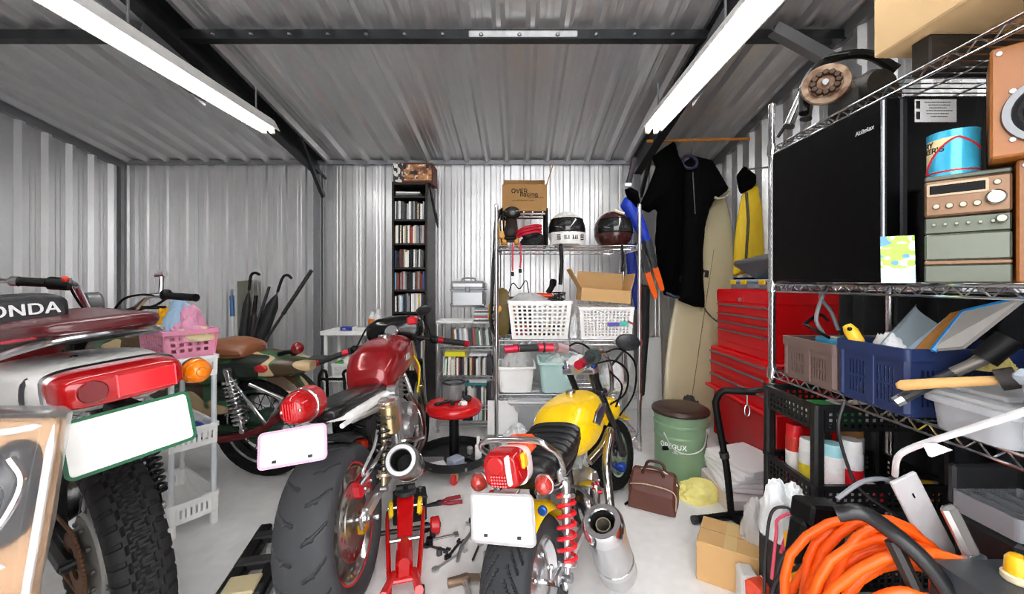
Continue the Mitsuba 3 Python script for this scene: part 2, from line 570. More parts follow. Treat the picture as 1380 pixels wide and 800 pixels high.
def hole_panel(w0, w1, h, nx, ny, fx=.55, fy=.55, t=.003, mx=.02, my0=.02, my1=.02):
    """An upright panel in xz, w0 wide below and w1 above, centred in x, with nx by ny holes, thickness t along y."""
    outer = [(-w0 / 2, 0), (w0 / 2, 0), (w1 / 2, h), (-w1 / 2, h)]
    holes = []
    for j in range(ny):
        z0 = my0 + (h - my0 - my1) * (j + (1 - fy) / 2) / ny
        z1 = z0 + (h - my0 - my1) * fy / ny
        wz = lambda z: (w0 + (w1 - w0) * z / h) - 2 * mx  # noqa: E731
        for i in range(nx):
            a, b = (i + (1 - fx) / 2) / nx - .5, (i + (1 + fx) / 2) / nx - .5
            holes.append([(a * wz(z0), z0), (b * wz(z0), z0), (b * wz(z1), z1), (a * wz(z1), z1)])
    m = trimesh.creation.extrude_polygon(Polygon(outer, holes), t, engine='earcut')
    return tf(m, np.array([[1, 0, 0, 0], [0, 0, -1, t / 2], [0, 1, 0, 0], [0, 0, 0, 1.]]))


def ring_box(w, d, h, t, z=0, r=.012):
    """A rectangular hoop."""
    o = sbox(-w / 2 + r, -d / 2 + r, w / 2 - r, d / 2 - r).buffer(r, quad_segs=4)
    return prism(o.difference(o.buffer(-t)), h, z)


def basket(name, label, category, M, w, d, h, mat, taper=.9, nx=10, ny=6, ndx=6, rim=.018, group=None, floor_holes=False):
    t = thing(name, label, category, M, group)
    wb, db = w * taper, d * taper
    ang = math.degrees(math.atan2((d - db) / 2, h))
    angx = math.degrees(math.atan2((w - wb) / 2, h))
    for s in (-1, 1):
        part('side', mv(rot(hole_panel(wb, w, h, nx, ny), s * -ang if s > 0 else ang, 'x'), 0, s * db / 2, 0), mat, smooth=False)
    for s in (-1, 1):
        part('end', mv(rot(rot(hole_panel(db, d, h, ndx, ny), s * angx, 'x') if s < 0 else rot(hole_panel(db, d, h, ndx, ny), -angx, 'x'), -90, 'z'), s * wb / 2, 0, 0), mat, smooth=False)
    part('base', box(wb, db, .004, (0, 0, .002)), mat, smooth=False)
    part('rim', ring_box(w + .012, d + .012, rim, .012, h - rim + .004), mat)
    return t


def tub(name, label, category, M, w, d, h, mat, taper=.86, rim=True, group=None):
    """A seamless open tub with rounded corners."""
    t = thing(name, label, category, M, group)

    def ring(w, d, z, r=.04):
        o = sbox(-w / 2 + r, -d / 2 + r, w / 2 - r, d / 2 - r).buffer(r, quad_segs=5)
        c = np.array(o.exterior.coords)[:-1]
        return np.column_stack([c, np.full(len(c), z)])
    part('body', loft([ring(w * taper, d * taper, 0), ring(w * taper, d * taper, .001), ring(w, d, h), ring(w + .02, d + .02, h), ring(w + .02, d + .02, h - .012), ring(w + .019, d + .019, h + .003),
                       ring(w - .006, d - .006, h + .003), ring(w * taper - .006, d * taper - .006, .005), ring(.08, .08, .005, .02)], caps=True), mat, smooth=40)
    return t


def carton(label, M, w, d, h, mat, flaps=(), inner=None, group=None, name='cardboard_box'):
    """An open carton: base, four walls, flaps as (side, degrees from upright outwards)."""
    t = thing(name, label, 'box', M, group)
    e = .005
    part('base', box(w, d, e, (0, 0, e / 2)), mat, smooth=False)
    for s in (-1, 1):
        part('wall', box(w, e, h, (0, s * (d - e) / 2, h / 2)), mat, smooth=False)
        part('wall', box(e, d - 2 * e, h, (s * (w - e) / 2, 0, h / 2)), mat, smooth=False)
    for side, deg, ln in flaps:
        if side in 'fb':
            s = -1 if side == 'f' else 1
            m = rot(box(w, e, ln, (0, 0, ln / 2)), -s * deg, 'x')
            part('flap', mv(m, 0, s * (d - e) / 2, h), mat, smooth=False)
        else:
            s = -1 if side == 'l' else 1
            m = rot(box(e, d, ln, (0, 0, ln / 2)), s * deg, 'y')
            part('flap', mv(m, s * (w - e) / 2, 0, h), mat, smooth=False)
    return t


# ---------------------------------------------------------------- black tower of discs against the back wall
TOW = at(-1.026, 3.22, 0)
tw, td, th = .285, .33, 1.915
BWOOD = C('171310', .5)
thing('disc_tower', 'tall narrow black wooden tower filled with discs against the back wall', 'bookshelf', TOW)
for x in (.008, tw - .008):
    part('side_panel', box(.016, td, th, (x, td / 2, th / 2), r=.002), BWOOD)
part('back_panel', box(tw - .032, .006, th, (tw / 2, td - .003, th / 2)), BWOOD, smooth=False)
SH = [.05, .30, .49, .68, .867, 1.046, 1.225, 1.42, 1.613, 1.80]
for z in SH + [th - .008]:
    part('shelf', box(tw - .034, td - .012, .016, (tw / 2, td / 2, z - .008), r=.002), BWOOD)
part('plinth', box(tw - .034, .016, .032, (tw / 2, .02, .016)), BWOOD, smooth=False)

DISC_COLORS = ['e8e8e4', 'cfcfcb', '222226', '3a3b42', '8d8f92', 'c9b88f', '77332d', '2f4d7c', 'e2d7c0', '5a5f58', 'b5b7ba', 'f5f4ef', 'a63a30', '3b6b4c', 'd2b23c', '7fb0cf', '14141a', '94653c']
DW = [2, 2, 5, 5, 3, 1, 1, 1, 2, 2, 3, 4, .8, .6, .5, .5, 3, .8]
DNAMES = ['white', 'pale grey', 'black', 'dark slate', 'mid grey', 'tan', 'dark red', 'navy blue', 'cream', 'olive grey', 'silver grey', 'bright white', 'brick red', 'green', 'mustard', 'light blue', 'blue black', 'brown']
ONES = 'first second third fourth fifth sixth seventh eighth ninth tenth eleventh twelfth thirteenth fourteenth fifteenth sixteenth seventeenth eighteenth nineteenth twentieth'.split()


def ordinal(n):
    return ONES[n - 1] if n <= 20 else ('twenty ' if n < 31 else 'thirty ') + ONES[(n - 1) % 10] if n % 10 else 'thirtieth'


DMATS = [C(c, .3) for c in DISC_COLORS]
DBOX = {}


def disc_case(t, h, d):
    k = (round(t, 4), round(h, 3), round(d, 3))
    if k not in DBOX:
        DBOX[k] = cat(box(t, d, h, (t / 2, d / 2, h / 2)))
    return k


DPLY = {}


def discs(M, x0, x1, z, label, group, h=.145, d=.14, lean=0.0, tmin=.0105, y0=.01):
    x, n_ = x0, 0
    while x < x1 - tmin:
        t = float(rng.choice([tmin, tmin, tmin * 1.25, tmin * 1.6]))
        if x + t > x1:
            break
        hh = h * float(rng.choice([1, 1, 1, .94, .87]))
        k = disc_case(t * .94, hh, d)
        c = rng.choice(len(DMATS), p=np.array(DW) / sum(DW))
        if (k, c) not in DPLY:
            DPLY[(k, c)] = mikit.ply(DBOX[k], DMATS[c], smooth=False)
        key = free('disc_case')
        ln = lean + (rng.random() < .08) * 2.0
        PLACE[key] = M @ at(x, y0 + .012 * rng.random(), z + .001, ry=ln)
        scene[key] = {**DPLY[(k, c)], 'to_world': T4(PLACE[key].tolist())}
        n_ += 1
        labels[key] = {'label': f'{DNAMES[c]} disc case, {ordinal(n_)} from left, {label}', 'category': 'disc case', 'group': group}
        x += t


ROWN = ['bottom', 'second lowest', 'third lowest', 'fourth lowest', 'middle', 'sixth lowest', 'seventh lowest', 'second highest', 'highest']
for i, z in enumerate(SH[:9]):
    if i < 1:
        continue
    discs(TOW, .02, tw - (.02 if i not in (3, 6) else .05), z, f'{ROWN[i]} row of the black tower', f'disc cases in the {ROWN[i]} row of the tower')
for j in range(3):
    key = free('disc_case')
    m = box(.19, .14, .012)
    PLACE[key] = TOW @ at(.12, .09, 1.807 + j * .0125, rz=rng.uniform(-4, 4))
    scene[key] = shape(m, DMATS[int(rng.integers(0, 6))], False, PLACE[key])
    labels[key] = {'label': ['flat disc case lying under two others above the top row of the tower', 'middle one of three flat disc cases lying above the tower top row', 'uppermost flat disc case lying above the top row of the tower'][j], 'category': 'disc case'}


def print_col(p, n, uv):
    a = fbm(p.x * 26, p.z * 30, 2, 3)
    b = noise(p.x * 60, p.z * 70, 5)
    base = mix((.16, .05, .025), (.55, .26, .10), smoothstep(.35, .7, a))
    base = mix(base, (.75, .62, .5), smoothstep(.72, .8, b))
    return mix(base, (.02, .02, .02), smoothstep(.62, .7, noise(p.x * 33 + 7, p.z * 22)))


def print_bw(p, n, uv):
    a = noise(p.x * 60, p.z * 45, 3)
    v = smoothstep(.45, .52, a)
    return mix((.03, .03, .03), (.75, .72, .66), v)


PM('mat_print_brown', print_col, .5)
PM('mat_print_bw', print_bw, .5)
thing('picture_box', 'brown box printed with a band photo on top of the black tower', 'box', TOW @ at(.145, .15, th + .001))
part('body', box(.32, .2, .165, (.01, 0, .0825), r=.004), C('5f2c17', .6))
part('front_print', box(.23, .002, .13, (.05, -.101, .085)), 'mat_print_brown', smooth=False)
part('side_print', box(.075, .002, .155, (-.11, -.101, .083)), 'mat_print_bw', smooth=False)
thing('umbrella', 'small folded black umbrella hanging on the side of the black tower', 'umbrella', TOW @ at(tw + .014, .06, 1.55))
part('canopy', tube([(0, 0, .3), (.02, 0, .2), (.05, 0, .06), (.06, 0, .0)], [.008, .011, .012, .004], 8), C('101012', .7))
part('handle', rod((0, 0, .3), (-.012, 0, .36), .006), BLACK)

# ---------------------------------------------------------------- low wire rack of discs with the metal case on it
DR = at(-.602, 2.95, 0)
wire_rack('low narrow chrome wire rack full of discs beside the black tower', DR, .42, .24, .80, [.08, .20, .417, .636])
G = 'disc cases on the low wire rack'
discs(DR, .10, .40, .636, 'top row of the low wire rack', G + ', top row', h=.125, d=.13, lean=-5)
discs(DR, .035, .40, .417, 'yellow box row of the low rack', G + ', middle row', h=.135, d=.13)
discs(DR, .20, .40, .20, 'rack row behind the red stool', G + ', lower row', h=.135, d=.13)
discs(DR, .05, .40, .081, 'foot row of the low rack', G + ', foot row', h=.105, d=.13)
solo('yellow_box', 'flat yellow box lying on discs in the low wire rack', 'box', box(.15, .12, .035, (.075, .06, .0175), r=.002), C('e8dc1c', .4), DR @ at(.05, .005, .556))
solo('book', 'flat white book lying on discs right of the yellow box', 'book', box(.13, .12, .02, (.065, .06, .01), r=.002), C('d9dadd', .4), DR @ at(.23, .02, .556))
for i, (c, w) in enumerate((('2a7f86', .16), ('e6e6e6', .13))):
    solo('book', ['flat teal book lying on the lowest upright discs of the wire rack', 'small white book on the flat teal book in the wire rack'][i], 'book', box(w, .11, .02, (w / 2, .055, .01), r=.002), C(c, .4), DR @ at(.2 + .03 * i, .02, .338 + .021 * i))
thing('board', 'white board lying across the posts of the low wire rack', 'board', DR @ at(-.01, -.01, .802))
part('top', box(.27, .22, .02, (.135, .11, .01), r=.004), WHITE)
part('edge', box(.27, .004, .014, (.135, -.002, .01), r=.001), C('dcdcd8', .4))
solo('board', 'short white board under the small pile of flat discs', 'board', box(.17, .2, .014, (.085, .1, .007), r=.003), C('d6d6d2', .5), DR @ at(.262, 0.0, .80))
for j in range(8):
    key = free('disc_case')
    PLACE[key] = DR @ at(.265 + .004 * rng.random(), .02, .8155 + j * .0125, rz=rng.uniform(-3, 3))
    scene[key] = shape(box(.145, .13, .0118, (.0725, .065, .0059)), C(['33343a', 'dddddd', 'b62a48', '8f9296', 'e4e4e4', '46474c', 'c9cacc', '77797c'][j], .35), False, PLACE[key])
    labels[key] = {'label': f'flat disc case, {ordinal(j + 1)} from below in the pile under the silver metal case', 'category': 'disc case', 'group': 'flat disc cases under the metal case'}
thing('metal_case', 'silver metal carrying case with rounded corners on the low wire rack', 'case', DR @ at(.215, .12, .917))
part('body', box(.255, .16, .13, (0, 0, .065), r=.018), C('b9bbbd', .35, .6))
part('lid', box(.262, .166, .065, (0, 0, .1665), r=.02), C('c9cbcd', .32, .6))
part('seam', ring_box(.266, .17, .006, .006, .131), C('6f7173', .4, .6))
part('handle', tube(spline([(-.05, 0, .196), (-.045, 0, .215), (0, 0, .22), (.045, 0, .215), (.05, 0, .196)], 4), .006), C('8a8c8e', .4, .6))
part('latch', box(.03, .008, .04, (0, -.084, .135), r=.003), C('77797b', .3, .8))
for s in (-1, 1):
    part('corner_cap', box(.03, .02, .03, (s * .115, -.072, .02), r=.008), C('8f9193', .3, .8))

# ---------------------------------------------------------------- chrome wire rack in the middle
CR = at(-.150, 2.62, 0)
cw, cd = .935, .40
wire_rack('wide chrome wire rack with helmets and white baskets along the back wall', CR, cw, cd, 1.615, [.10, .372, .726, 1.347])
Z1, Z2, Z3 = 1.348, .727, .373
# small stand that carries the carton
thing('tube_stand', 'small black and silver tube stand under the printed carton', 'stand', CR @ at(.0, .12, Z1))
for x in (.035, .335):
    for y in (0, .2):
        part('leg', rod((x, y, .0), (x, y, .262), .011), BLACK)
for y in (0, .2):
    part('rail', rod((.035, y, .225), (.335, y, .225), .006), CHROME)
for x in (.06, .12, .18, .24, .31):
    part('slat', rod((x, 0, .237), (x, .2, .237), .004, 6), CHROME)
carton('opened brown carton printed OVER high on the tube stand', CR @ at(.185, .225, Z1 + .243), .305, .23, .18, CARD, flaps=(('b', 8, .09), ('r', 18, .16)))
cb = CUR[0]
INK = C('2a1a10', .8)
Mx = np.array([[1, 0, 0, 0], [0, 0, -1, -.1158], [0, 1, 0, 0], [0, 0, 0, 1.]])
lt = lambda s, h, x, z, b=False, slant=0: tf(mv(text(s, h, .0006, b), x, z, 0), Mx)  # noqa: E731
part('lettering', lt('OVER', .03, -.035, .135, True), INK, smooth=False)
part('lettering', lt('Racing', .028, .03, .108, True), INK, smooth=False)
part('lettering', lt('RACING PRODUCTS', .008, .075, .09), INK, smooth=False)
part('lettering', lt('since 1982 made in japan', .009, -.01, .07), INK, smooth=False)


def helmet(label, M, shell, visor, moto=False, trim=None):
    t = thing('helmet', label, 'helmet', M)
    a = ball(1, s=4)
    v = np.asarray(a.vertices)
    x, y, z = v.T
    front = np.clip(-y, 0, 1)
    r = 1 + .10 * front * np.clip(-z, 0, 1)
    v = v * r[:, None] * np.array([.128, .155, .135])
    v[:, 2] = np.maximum(v[:, 2], -.112)
    a.vertices = v + [0, 0, .112]
    part('shell', a, shell, smooth=60)
    # visor: an eye-level patch lying proud of the shell
    th_, ph = np.meshgrid(np.radians(np.linspace(-75, 75, 25)), np.radians(np.linspace(-8, 32, 9)), indexing='ij')
    dx, dy, dz = np.sin(th_) * np.cos(ph), -np.cos(th_) * np.cos(ph), np.sin(ph)
    S = np.array([.1315, .1595, .1385])
    q = np.stack([dx, dy, dz], -1) * S + [0, 0, .112]
    part('visor', grid_faces(q.reshape(-1, 3), 25, 9, False, False), visor, smooth=True)
    edge = np.vstack([q[:, 0], q[::-1, -1]])
    part('visor_rim', tube(edge, .004, 6, closed=True), trim or BLACK)
    if moto:
        chin = []
        for th_ in np.linspace(-60, 60, 13):
            c, s_ = math.cos(math.radians(th_)), math.sin(math.radians(th_))
            chin.append([(s_ * .136, -c * (.168 + dd), z) for z, dd in ((.01, .0), (.03, .012), (.07, .014), (.088, .006 + .016 * max(0, c - .8) * 4), (.092, -.008), (.012, -.015))])
        part('chin_bar', loft(np.array(chin)), shell, smooth=40)
        for s in (-1, 1):
            for k in range(3):
                part('vent_slot', box(.007, .004, .028, (s * (.014 + .013 * k), -.1785 + .003 * k, .052), r=.001), BLACK)
            for k in range(3):
                part('vent_slot', rot(box(.024, .005, .006, (0, 0, 0)), s * 30, 'z').apply_translation((s * .078, -.155, .04 + .014 * k)) or box(.001, .001, .001), BLACK)
        part('peak_clip', box(.06, .02, .012, (0, -.125, .207), r=.004), shell)
    part('strap', tube([(-.05, -.06, .005), (-.02, -.11, -.002), (.0, -.155, -.004)], .006, 6), BLACK)
    return t


VIS = C('0a0a0c', .06, coat=1.0)
EH = C('eeeeea', .2, coat=.8)
helmet('white full face helmet with black visor on the upper shelf', CR @ at(.475, .17, Z1, rz=4), EH, VIS, True)
helmet('dark maroon helmet with black visor near the blue wetsuit', CR @ at(.80, .17, Z1, rz=10), C('3a1210', .18, .1, coat=1), VIS, False)
part('crest', tube(spline([(-.03, -.08, .245), (0, -.11, .225), (.03, -.12, .215)], 3), .01, 6), C('d8d0c0', .4))
solo('strap', 'wide black strap hanging from the upper shelf under the white helmet', 'strap', tube(spline([(0, .0, .002), (0, -.012, -.02), (.004, -.013, -.12), (-.004, -.01, -.26)], 6), [.012] * 19, 6), BLACK, CR @ at(.42, -.002, Z1))
solo('strap', 'short black strap hanging from the upper shelf under the maroon helmet', 'strap', cat(tube(spline([(0, .0, .002), (0, -.012, -.02), (.002, -.013, -.1), (.0, -.012, -.15)], 6), .008, 6), box(.022, .01, .03, (0, -.012, -.16), r=.003)), BLACK, CR @ at(.82, -.002, Z1))
# skateboard standing at the left post, wheels, and the clutter of the upper shelf


def skateboard(label, M, deck, L=.78, w=.2):
    t = thing('skateboard', label, 'skateboard', M)
    z = np.linspace(0, L, 26)
    prof = np.where(z < .14, (.14 - z) ** 2 * 2.2, np.where(z > L - .14, (z - L + .14) ** 2 * 2.2, 0))
    hw = w / 2 * np.sqrt(np.clip(1 - np.abs((z - L / 2) / (L / 2)) ** 6, .003, 1))
    rings = [[(-.005 + p, -h, q), (.005 + p, -h, q), (.005 + p, h, q), (-.005 + p, h, q)] for p, h, q in zip(prof, hw, z)]
    part('deck', loft(np.array(rings)), deck, smooth=30)
    for q in (.2, L - .2):
        tr = part('truck', cat(box(.04, .05, .05, (.025, 0, q), r=.01), rod((.05, -.09, q), (.05, .09, q), .007)), STEEL)
        for s in (-1, 1):
            part('wheel', tf(lathe([(0, -.016), (.02, -.016), (.027, -.01), (.027, .01), (.02, .016), (0, .016)], 18), basis((.05, s * .085, q), (1, 0, 0), (0, 0, 1))), C('d8a14c', .5), parent=tr)
    return t


skateboard('dark skateboard standing on end against the left post of the wide rack', CR @ at(-.055, .16, .727, ry=3) @ np.diag([1, 1, 1, 1.]), C('2b2c2b', .7), L=.90, w=.24)
skateboard('short wooden skateboard with orange wheels beside the tall white basket', CR @ at(.03, .14, Z2, ry=1, rz=90), C('6b5a2a', .6), L=.34, w=.1)
thing('roller_skate', 'black roller skate with orange wheel on the upper shelf', 'roller skate', CR @ at(.09, .1, Z1))
part('boot', hullm(np.vstack([ball(.05, (0, .05, .12)).vertices, ball(.045, (0, -.03, .09)).vertices, ball(.04, (0, .12, .08)).vertices, ball(.045, (0, .06, .17)).vertices])), C('241a16', .6))
part('sole', box(.08, .22, .02, (0, .04, .05), r=.006), BLACK)
for y in (-.03, .1):
    for s in (-1, 1):
        part('wheel', tf(cyl(.03, .03, n=18, ch=.006), basis((s * .04 - .015, y, .031), (0, 1, 0), (0, 0, 1))), C('c98a3a', .5))
thing('knee_brace', 'black and red knee brace heaped beside the white helmet', 'knee brace', CR @ at(.235, .12, Z1))
part('pad', mv(cloth(.2, .16, .1, seed=3, folds=8), 0, 0, .006), C('141416', .8))
part('cup', hullm(np.vstack([ball(.04, (-.03, -.04, .08)).vertices, ball(.03, (.03, -.05, .1)).vertices])), C('1a1a1c', .5))
for k in range(3):
    part('red_band', tube(spline([(-.11, -.05, .05 + .02 * k), (-.05, -.1, .075 + .02 * k), (.02, -.1, .09 + .02 * k), (.06, -.07, .09 + .02 * k)], 5), .009, 6), C('b81730', .5))
for i, x in enumerate((.105, .155)):
    thing('red_strap', ['red strap hanging from the upper shelf near the left post', 'second red strap from the left post hanging off the shelf'][i], 'strap', CR @ at(x, -.01, Z1))
    part('band', tube(spline([(0, .03, .004), (0, -.005, .0), (.004 * i, -.006, -.09), (0, -.006, -.17 + .02 * i)], 5), .0055, 6), C('c21a38', .5))
    part('buckle', box(.02, .012, .028, (0, -.006, -.19 + .02 * i), r=.003), BLACK)
for i in range(3):
    solo('magazine', f'{("tan", "cream", "brown")[i]} magazine leaning at the left end of the upper shelf', 'magazine', box(.012, .16, .17, (0, .08, .085), r=.001), C(['c9a24b', 'e2d6c2', '8a5c33'][i], .4), CR @ at(.022 + .017 * i, .08, Z1 + .003, ry=-5 + 2 * i), group='magazines leaning on the left post')
solo('goggles', 'dark goggles resting over the roller skate on the upper shelf', 'goggles', cat(mv(sc(ball(.05, s=3), 1.3, .7, .9), 0, 0, .0), tube(spline([(-.06, 0, 0), (-.03, .07, .01), (.03, .07, .01), (.06, 0, 0)], 6), .012, 6)), C('1b1512', .25, coat=.5), CR @ at(.1, .13, Z1 + .235))
solo('camera_bag', 'charcoal fabric bag behind the white basket on the middle shelf', 'bag', rumple(box(.22, .1, .27, (0, 0, .135), r=.02).subdivide().subdivide(), .006, 14), C('3a3b3d', .85), CR @ at(.14, .33, Z2))
solo('cable', 'thin black cable looped over the charcoal bag', 'cable', tube(spline([(-.06, 0, .0), (-.02, .01, .1), (.03, 0, .06), (.08, .01, .12), (.1, 0, .02)], 8), .004, 6), BLACK, CR @ at(.12, .33, Z2 + .27))
thing('hand_tool', 'orange and black hand tool lying on top of the white basket', 'tool', CR @ at(.32, .2, Z2 + .27))
part('body', box(.13, .06, .03, (0, 0, .015), r=.01), C('e2431c', .4))
part('grip', tube(spline([(.03, 0, .03), (.06, 0, .08), (.07, 0, .13)], 4), [.02] * 5 + [.024] * 3 + [.014], 8), BLACK)
# baskets
basket('laundry_basket', 'large white plastic basket with colourful contents on the middle shelf', 'basket', CR @ at(.285, .17, Z2), .42, .30, .25, WHITEG, .87, 11, 8, 7)
bk = PLACE[CUR[0]]
for i in range(14):
    solo('toy_part', f'{("dark red", "bright red", "navy", "yellow", "black", "green", "pale", "amber")[i % 8]} toy piece, {ordinal(i % 7 + 1)} from the left in the {("lower", "upper")[i // 7]} layer of the white basket', 'toy', box(.05, .06, .035, r=.008), C(['b0203a', 'c93048', '1d2236', 'd9b320', '222', '7b9a30', 'ded0c0', 'e8c23a'][i % 8] if i % 8 != 4 else '202022', .5), bk @ at(-.15 + (i % 7) * .05, -.09 + .045 * (i % 2), .03 + (i // 7) * .045, rz=8 * i), group='coloured pieces in the white basket')
solo('plastic_bag', 'crumpled clear plastic bag on top of the large white basket', 'plastic bag', mv(cloth(.34, .2, .10, seed=11, folds=7), 0, 0, 0), FILM, bk @ at(-.06, -.03, .215))
solo('wire_bundle', 'dark tangle of wires in the right end of the large basket', 'wires', cat([tube(spline([(rng.uniform(-.07, .07), rng.uniform(-.06, .06), rng.uniform(0, .09)) for _ in range(6)], 5), .004, 5) for _ in range(9)]), C('2b2b2e', .5), bk @ at(.12, .02, .22), kind='stuff')
basket('laundry_basket', 'white plastic basket under the opened tan box on the middle shelf', 'basket', CR @ at(.725, .17, Z2), .36, .30, .21, WHITEG, .92, 13, 9, 8)
bk2 = PLACE[CUR[0]]
part('label', box(.08, .002, .025, (.045, -.152, .1)), C('5f55a8', .4), smooth=False)
part('label', box(.05, .002, .03, (.115, -.152, .105)), C('4bb8a8', .4), smooth=False)
part('label', rot(box(.05, .002, .01), 25, 'y').apply_translation((.16, -.152, .11)), C('8a2348', .4), smooth=False)
solo('plastic_bag', 'white plastic bag between the two white baskets', 'plastic bag', mv(cloth(.07, .2, .19, seed=5), 0, 0, 0), C('f1f1f3', .4), CR @ at(.52, .16, Z2 + .002))
carton('opened tan box lying tilted on the right hand white basket', bk2 @ at(.0, .0, .245, ry=4), .33, .24, .085, CARDL, flaps=(('b', 6, .12), ('l', 35, .15), ('r', 10, .12)))
part('flap_print', tf(mv(text('OVER', .02, .0006, True), 0, 0, 0), at(-.218, -.0, .155, ry=-55, rz=0)), INK, smooth=False)
# lower shelf
tub('tub', 'white plastic tub stuffed with clear bags on the lower shelf', 'tub', CR @ at(.125, .16, Z3), .25, .28, .17, C('f2f2f0', .35))
solo('plastic_bag', 'crumpled white plastic bags bulging from the white tub', 'plastic bag', mv(cloth(.23, .22, .17, seed=21), 0, 0, 0), FILM, CR @ at(.12, .16, Z3 + .11))
solo('plastic_bag', 'clear bag standing up behind the white tub bags', 'plastic bag', cloth(.12, .12, .22, seed=24, folds=8), FILM, CR @ at(.19, .27, Z3 + .12))
tub('tub', 'mint green plastic tub on the lower shelf of the wide rack', 'tub', CR @ at(.41, .16, Z3), .255, .3, .2, C('bfe0dc', .35))
solo('plastic_bag', 'mint tinted plastic bag crumpled in the mint green tub', 'plastic bag', mv(cloth(.22, .22, .12, seed=31), 0, 0, 0), C('d7e4e2', .35), CR @ at(.41, .16, Z3 + .12))
solo('plastic_bag', 'white bag slumped behind the yellow motorcycle handlebar', 'plastic bag', cloth(.2, .2, .2, seed=37), C('dedfe1', .4), CR @ at(.80, .2, Z3 + .002))
solo('cable_coil', 'pale cable coil on the lower shelf by the right post', 'cable', cat([tube([(.07 * math.cos(a) * (1 + .04 * k), .06 * math.sin(a), .006 + .008 * k + .01 * math.sin(3 * a + k)) for a in np.linspace(0, 2 * np.pi, 28)[:-1]], .0035, 5, closed=True) for k in range(5)]), C('cfcbb9', .5), CR @ at(.80, .09, Z3 + .002))
# clear storage boxes under the lower shelf
for i, (x, w, c, l) in enumerate(((.24, .30, FROST, 'frosted plastic storage box on the floor shelf behind the yellow tank'), (.62, .30, FROST, 'frosted plastic storage box by the right post of the wide rack'))):
    tub('storage_box', l, 'storage box', CR @ at(x, .18, .101), w, .32, .20, c, .9)
    part('lid', box(w + .03, .35, .014, (0, 0, .211), r=.005), C('e3e4e6', .4))
    part('contents', mv(cloth(w * .75, .24, .15, seed=41 + i), 0, 0, .008), C('b4b6b8', .7))
solo('paper_sheet', 'large sheet of white card standing under the lower shelf', 'paper', box(.2, .006, .22, (0, 0, .11)), C('ececea', .7), CR @ at(.04, .02, .102, rx=-3))

# ---------------------------------------------------------------- white side table by the column
WT = at(-1.59, 3.2, 0)
thing('side_table', 'small white plastic table by the steel column with bottles on it', 'table', WT)
part('top', box(.44, .30, .022, (.22, .15, .70), r=.006), WHITE)
part('top_rim', mv(ring_box(.45, .31, .03, .012), .22, .15, .682), WHITE)
part('shelf', box(.42, .28, .014, (.22, .15, .315), r=.004), WHITE)
for x in (.03, .41):
    for y in (.03, .27):
        part('leg', box(.024, .024, .69, (x, y, .345), r=.005), WHITE)
thing('parts_box', 'small dark blue and white box lying on the white table', 'box', WT @ at(.19, .08, .712))
part('body', box(.11, .06, .03, (0, 0, .015), r=.002), C('1b2a86', .4))
part('end_label', box(.012, .061, .031, (.05, 0, .0153)), WHITE, smooth=False)
part('lettering', tf(text('OIL', .012, .0008, True), np.array([[1, 0, 0, -.02], [0, 0, -1, -.0305], [0, 1, 0, .015], [0, 0, 0, 1.]])), WHITE, smooth=False)
for i, (x, h, r, l) in enumerate(((.37, .15, .03, 'white plastic bottle with an orange label on the white table'), (.42, .17, .032, 'taller white plastic bottle at the table end'))):
    thing('bottle', l, 'bottle', WT @ at(x, .12, .712))
    part('body', lathe([(0, 0), (r, 0), (r, h * .7), (r * .55, h * .84), (r * .5, h * .86), (0, h * .86)], 20), C('e9e9e7', .35))
    part('cap', cyl(r * .58, h * .15, (0, 0, h * .86), 16, .003), WHITE)
    if i == 0:
        part('label', lathe([(r + .0006, h * .2), (r + .0006, h * .62)], 20), C('d9741f', .5))
basket('small_basket', 'small white perforated basket on the lower shelf of the white table', 'basket', WT @ at(.17, .13, .323), .2, .18, .12, WHITEG, .93, 9, 4, 8)
sb_ = PLACE[CUR[0]]
for i, (x, c, l) in enumerate(((-.05, '3f8a3a', 'green cleaning sponge on top of the small white basket'), (.05, 'e8641c', 'orange plastic ball in the small white basket'), (.0, 'f0f0ee', 'white folded rag in the small white basket'))):
    solo(['sponge', 'ball', 'rag'][i], l, ['sponge', 'ball', 'rag'][i], [box(.07, .09, .035, (0, 0, .0175), r=.008), ball(.036, (0, 0, .036), 3), mv(cloth(.1, .1, .07, seed=2), 0, .02, 0)][i], C(c, .6), sb_ @ at(x, -.03, .10))
thing('tube_stand', 'black tubular hoop stand beside the white table', 'stand', at(-1.50, 3.0, 0))
for s in (0, .19):
    part('hoop', tube(spline([(s, 0, .0), (s, 0, .35), (s * .9 + .01, .0, .42), (s * .9 + .01, .06, .43), (s, .12, .36), (s, .14, 0)], 6), .011, 8), BLACK)
part('crossbar', rod((0, 0, .38), (.19, 0, .38), .011), BLACK)
part('crossbar', rod((0, 0, .16), (.19, 0, .16), .009), BLACK)

# ---------------------------------------------------------------- poles and boards leaning in the back left corner
def leaner(name, label, category, px, py, foot_x, mat, r=.012, flat=None, Y=3.5, parts=None, foot_y=3.3):
    top, foot = P(px, py, Y), np.array([foot_x, foot_y, 0.0])
    d = top - foot
    ln = np.linalg.norm(d)
    M = frame(foot, d / ln, (0, -1, 0))
    if flat:
        solo(name, label, category, box(ln, flat[0], flat[1], (ln / 2, 0, 0), r=.004), mat, M)
        return M, ln
    thing(name, label, category, M)
    return M, ln


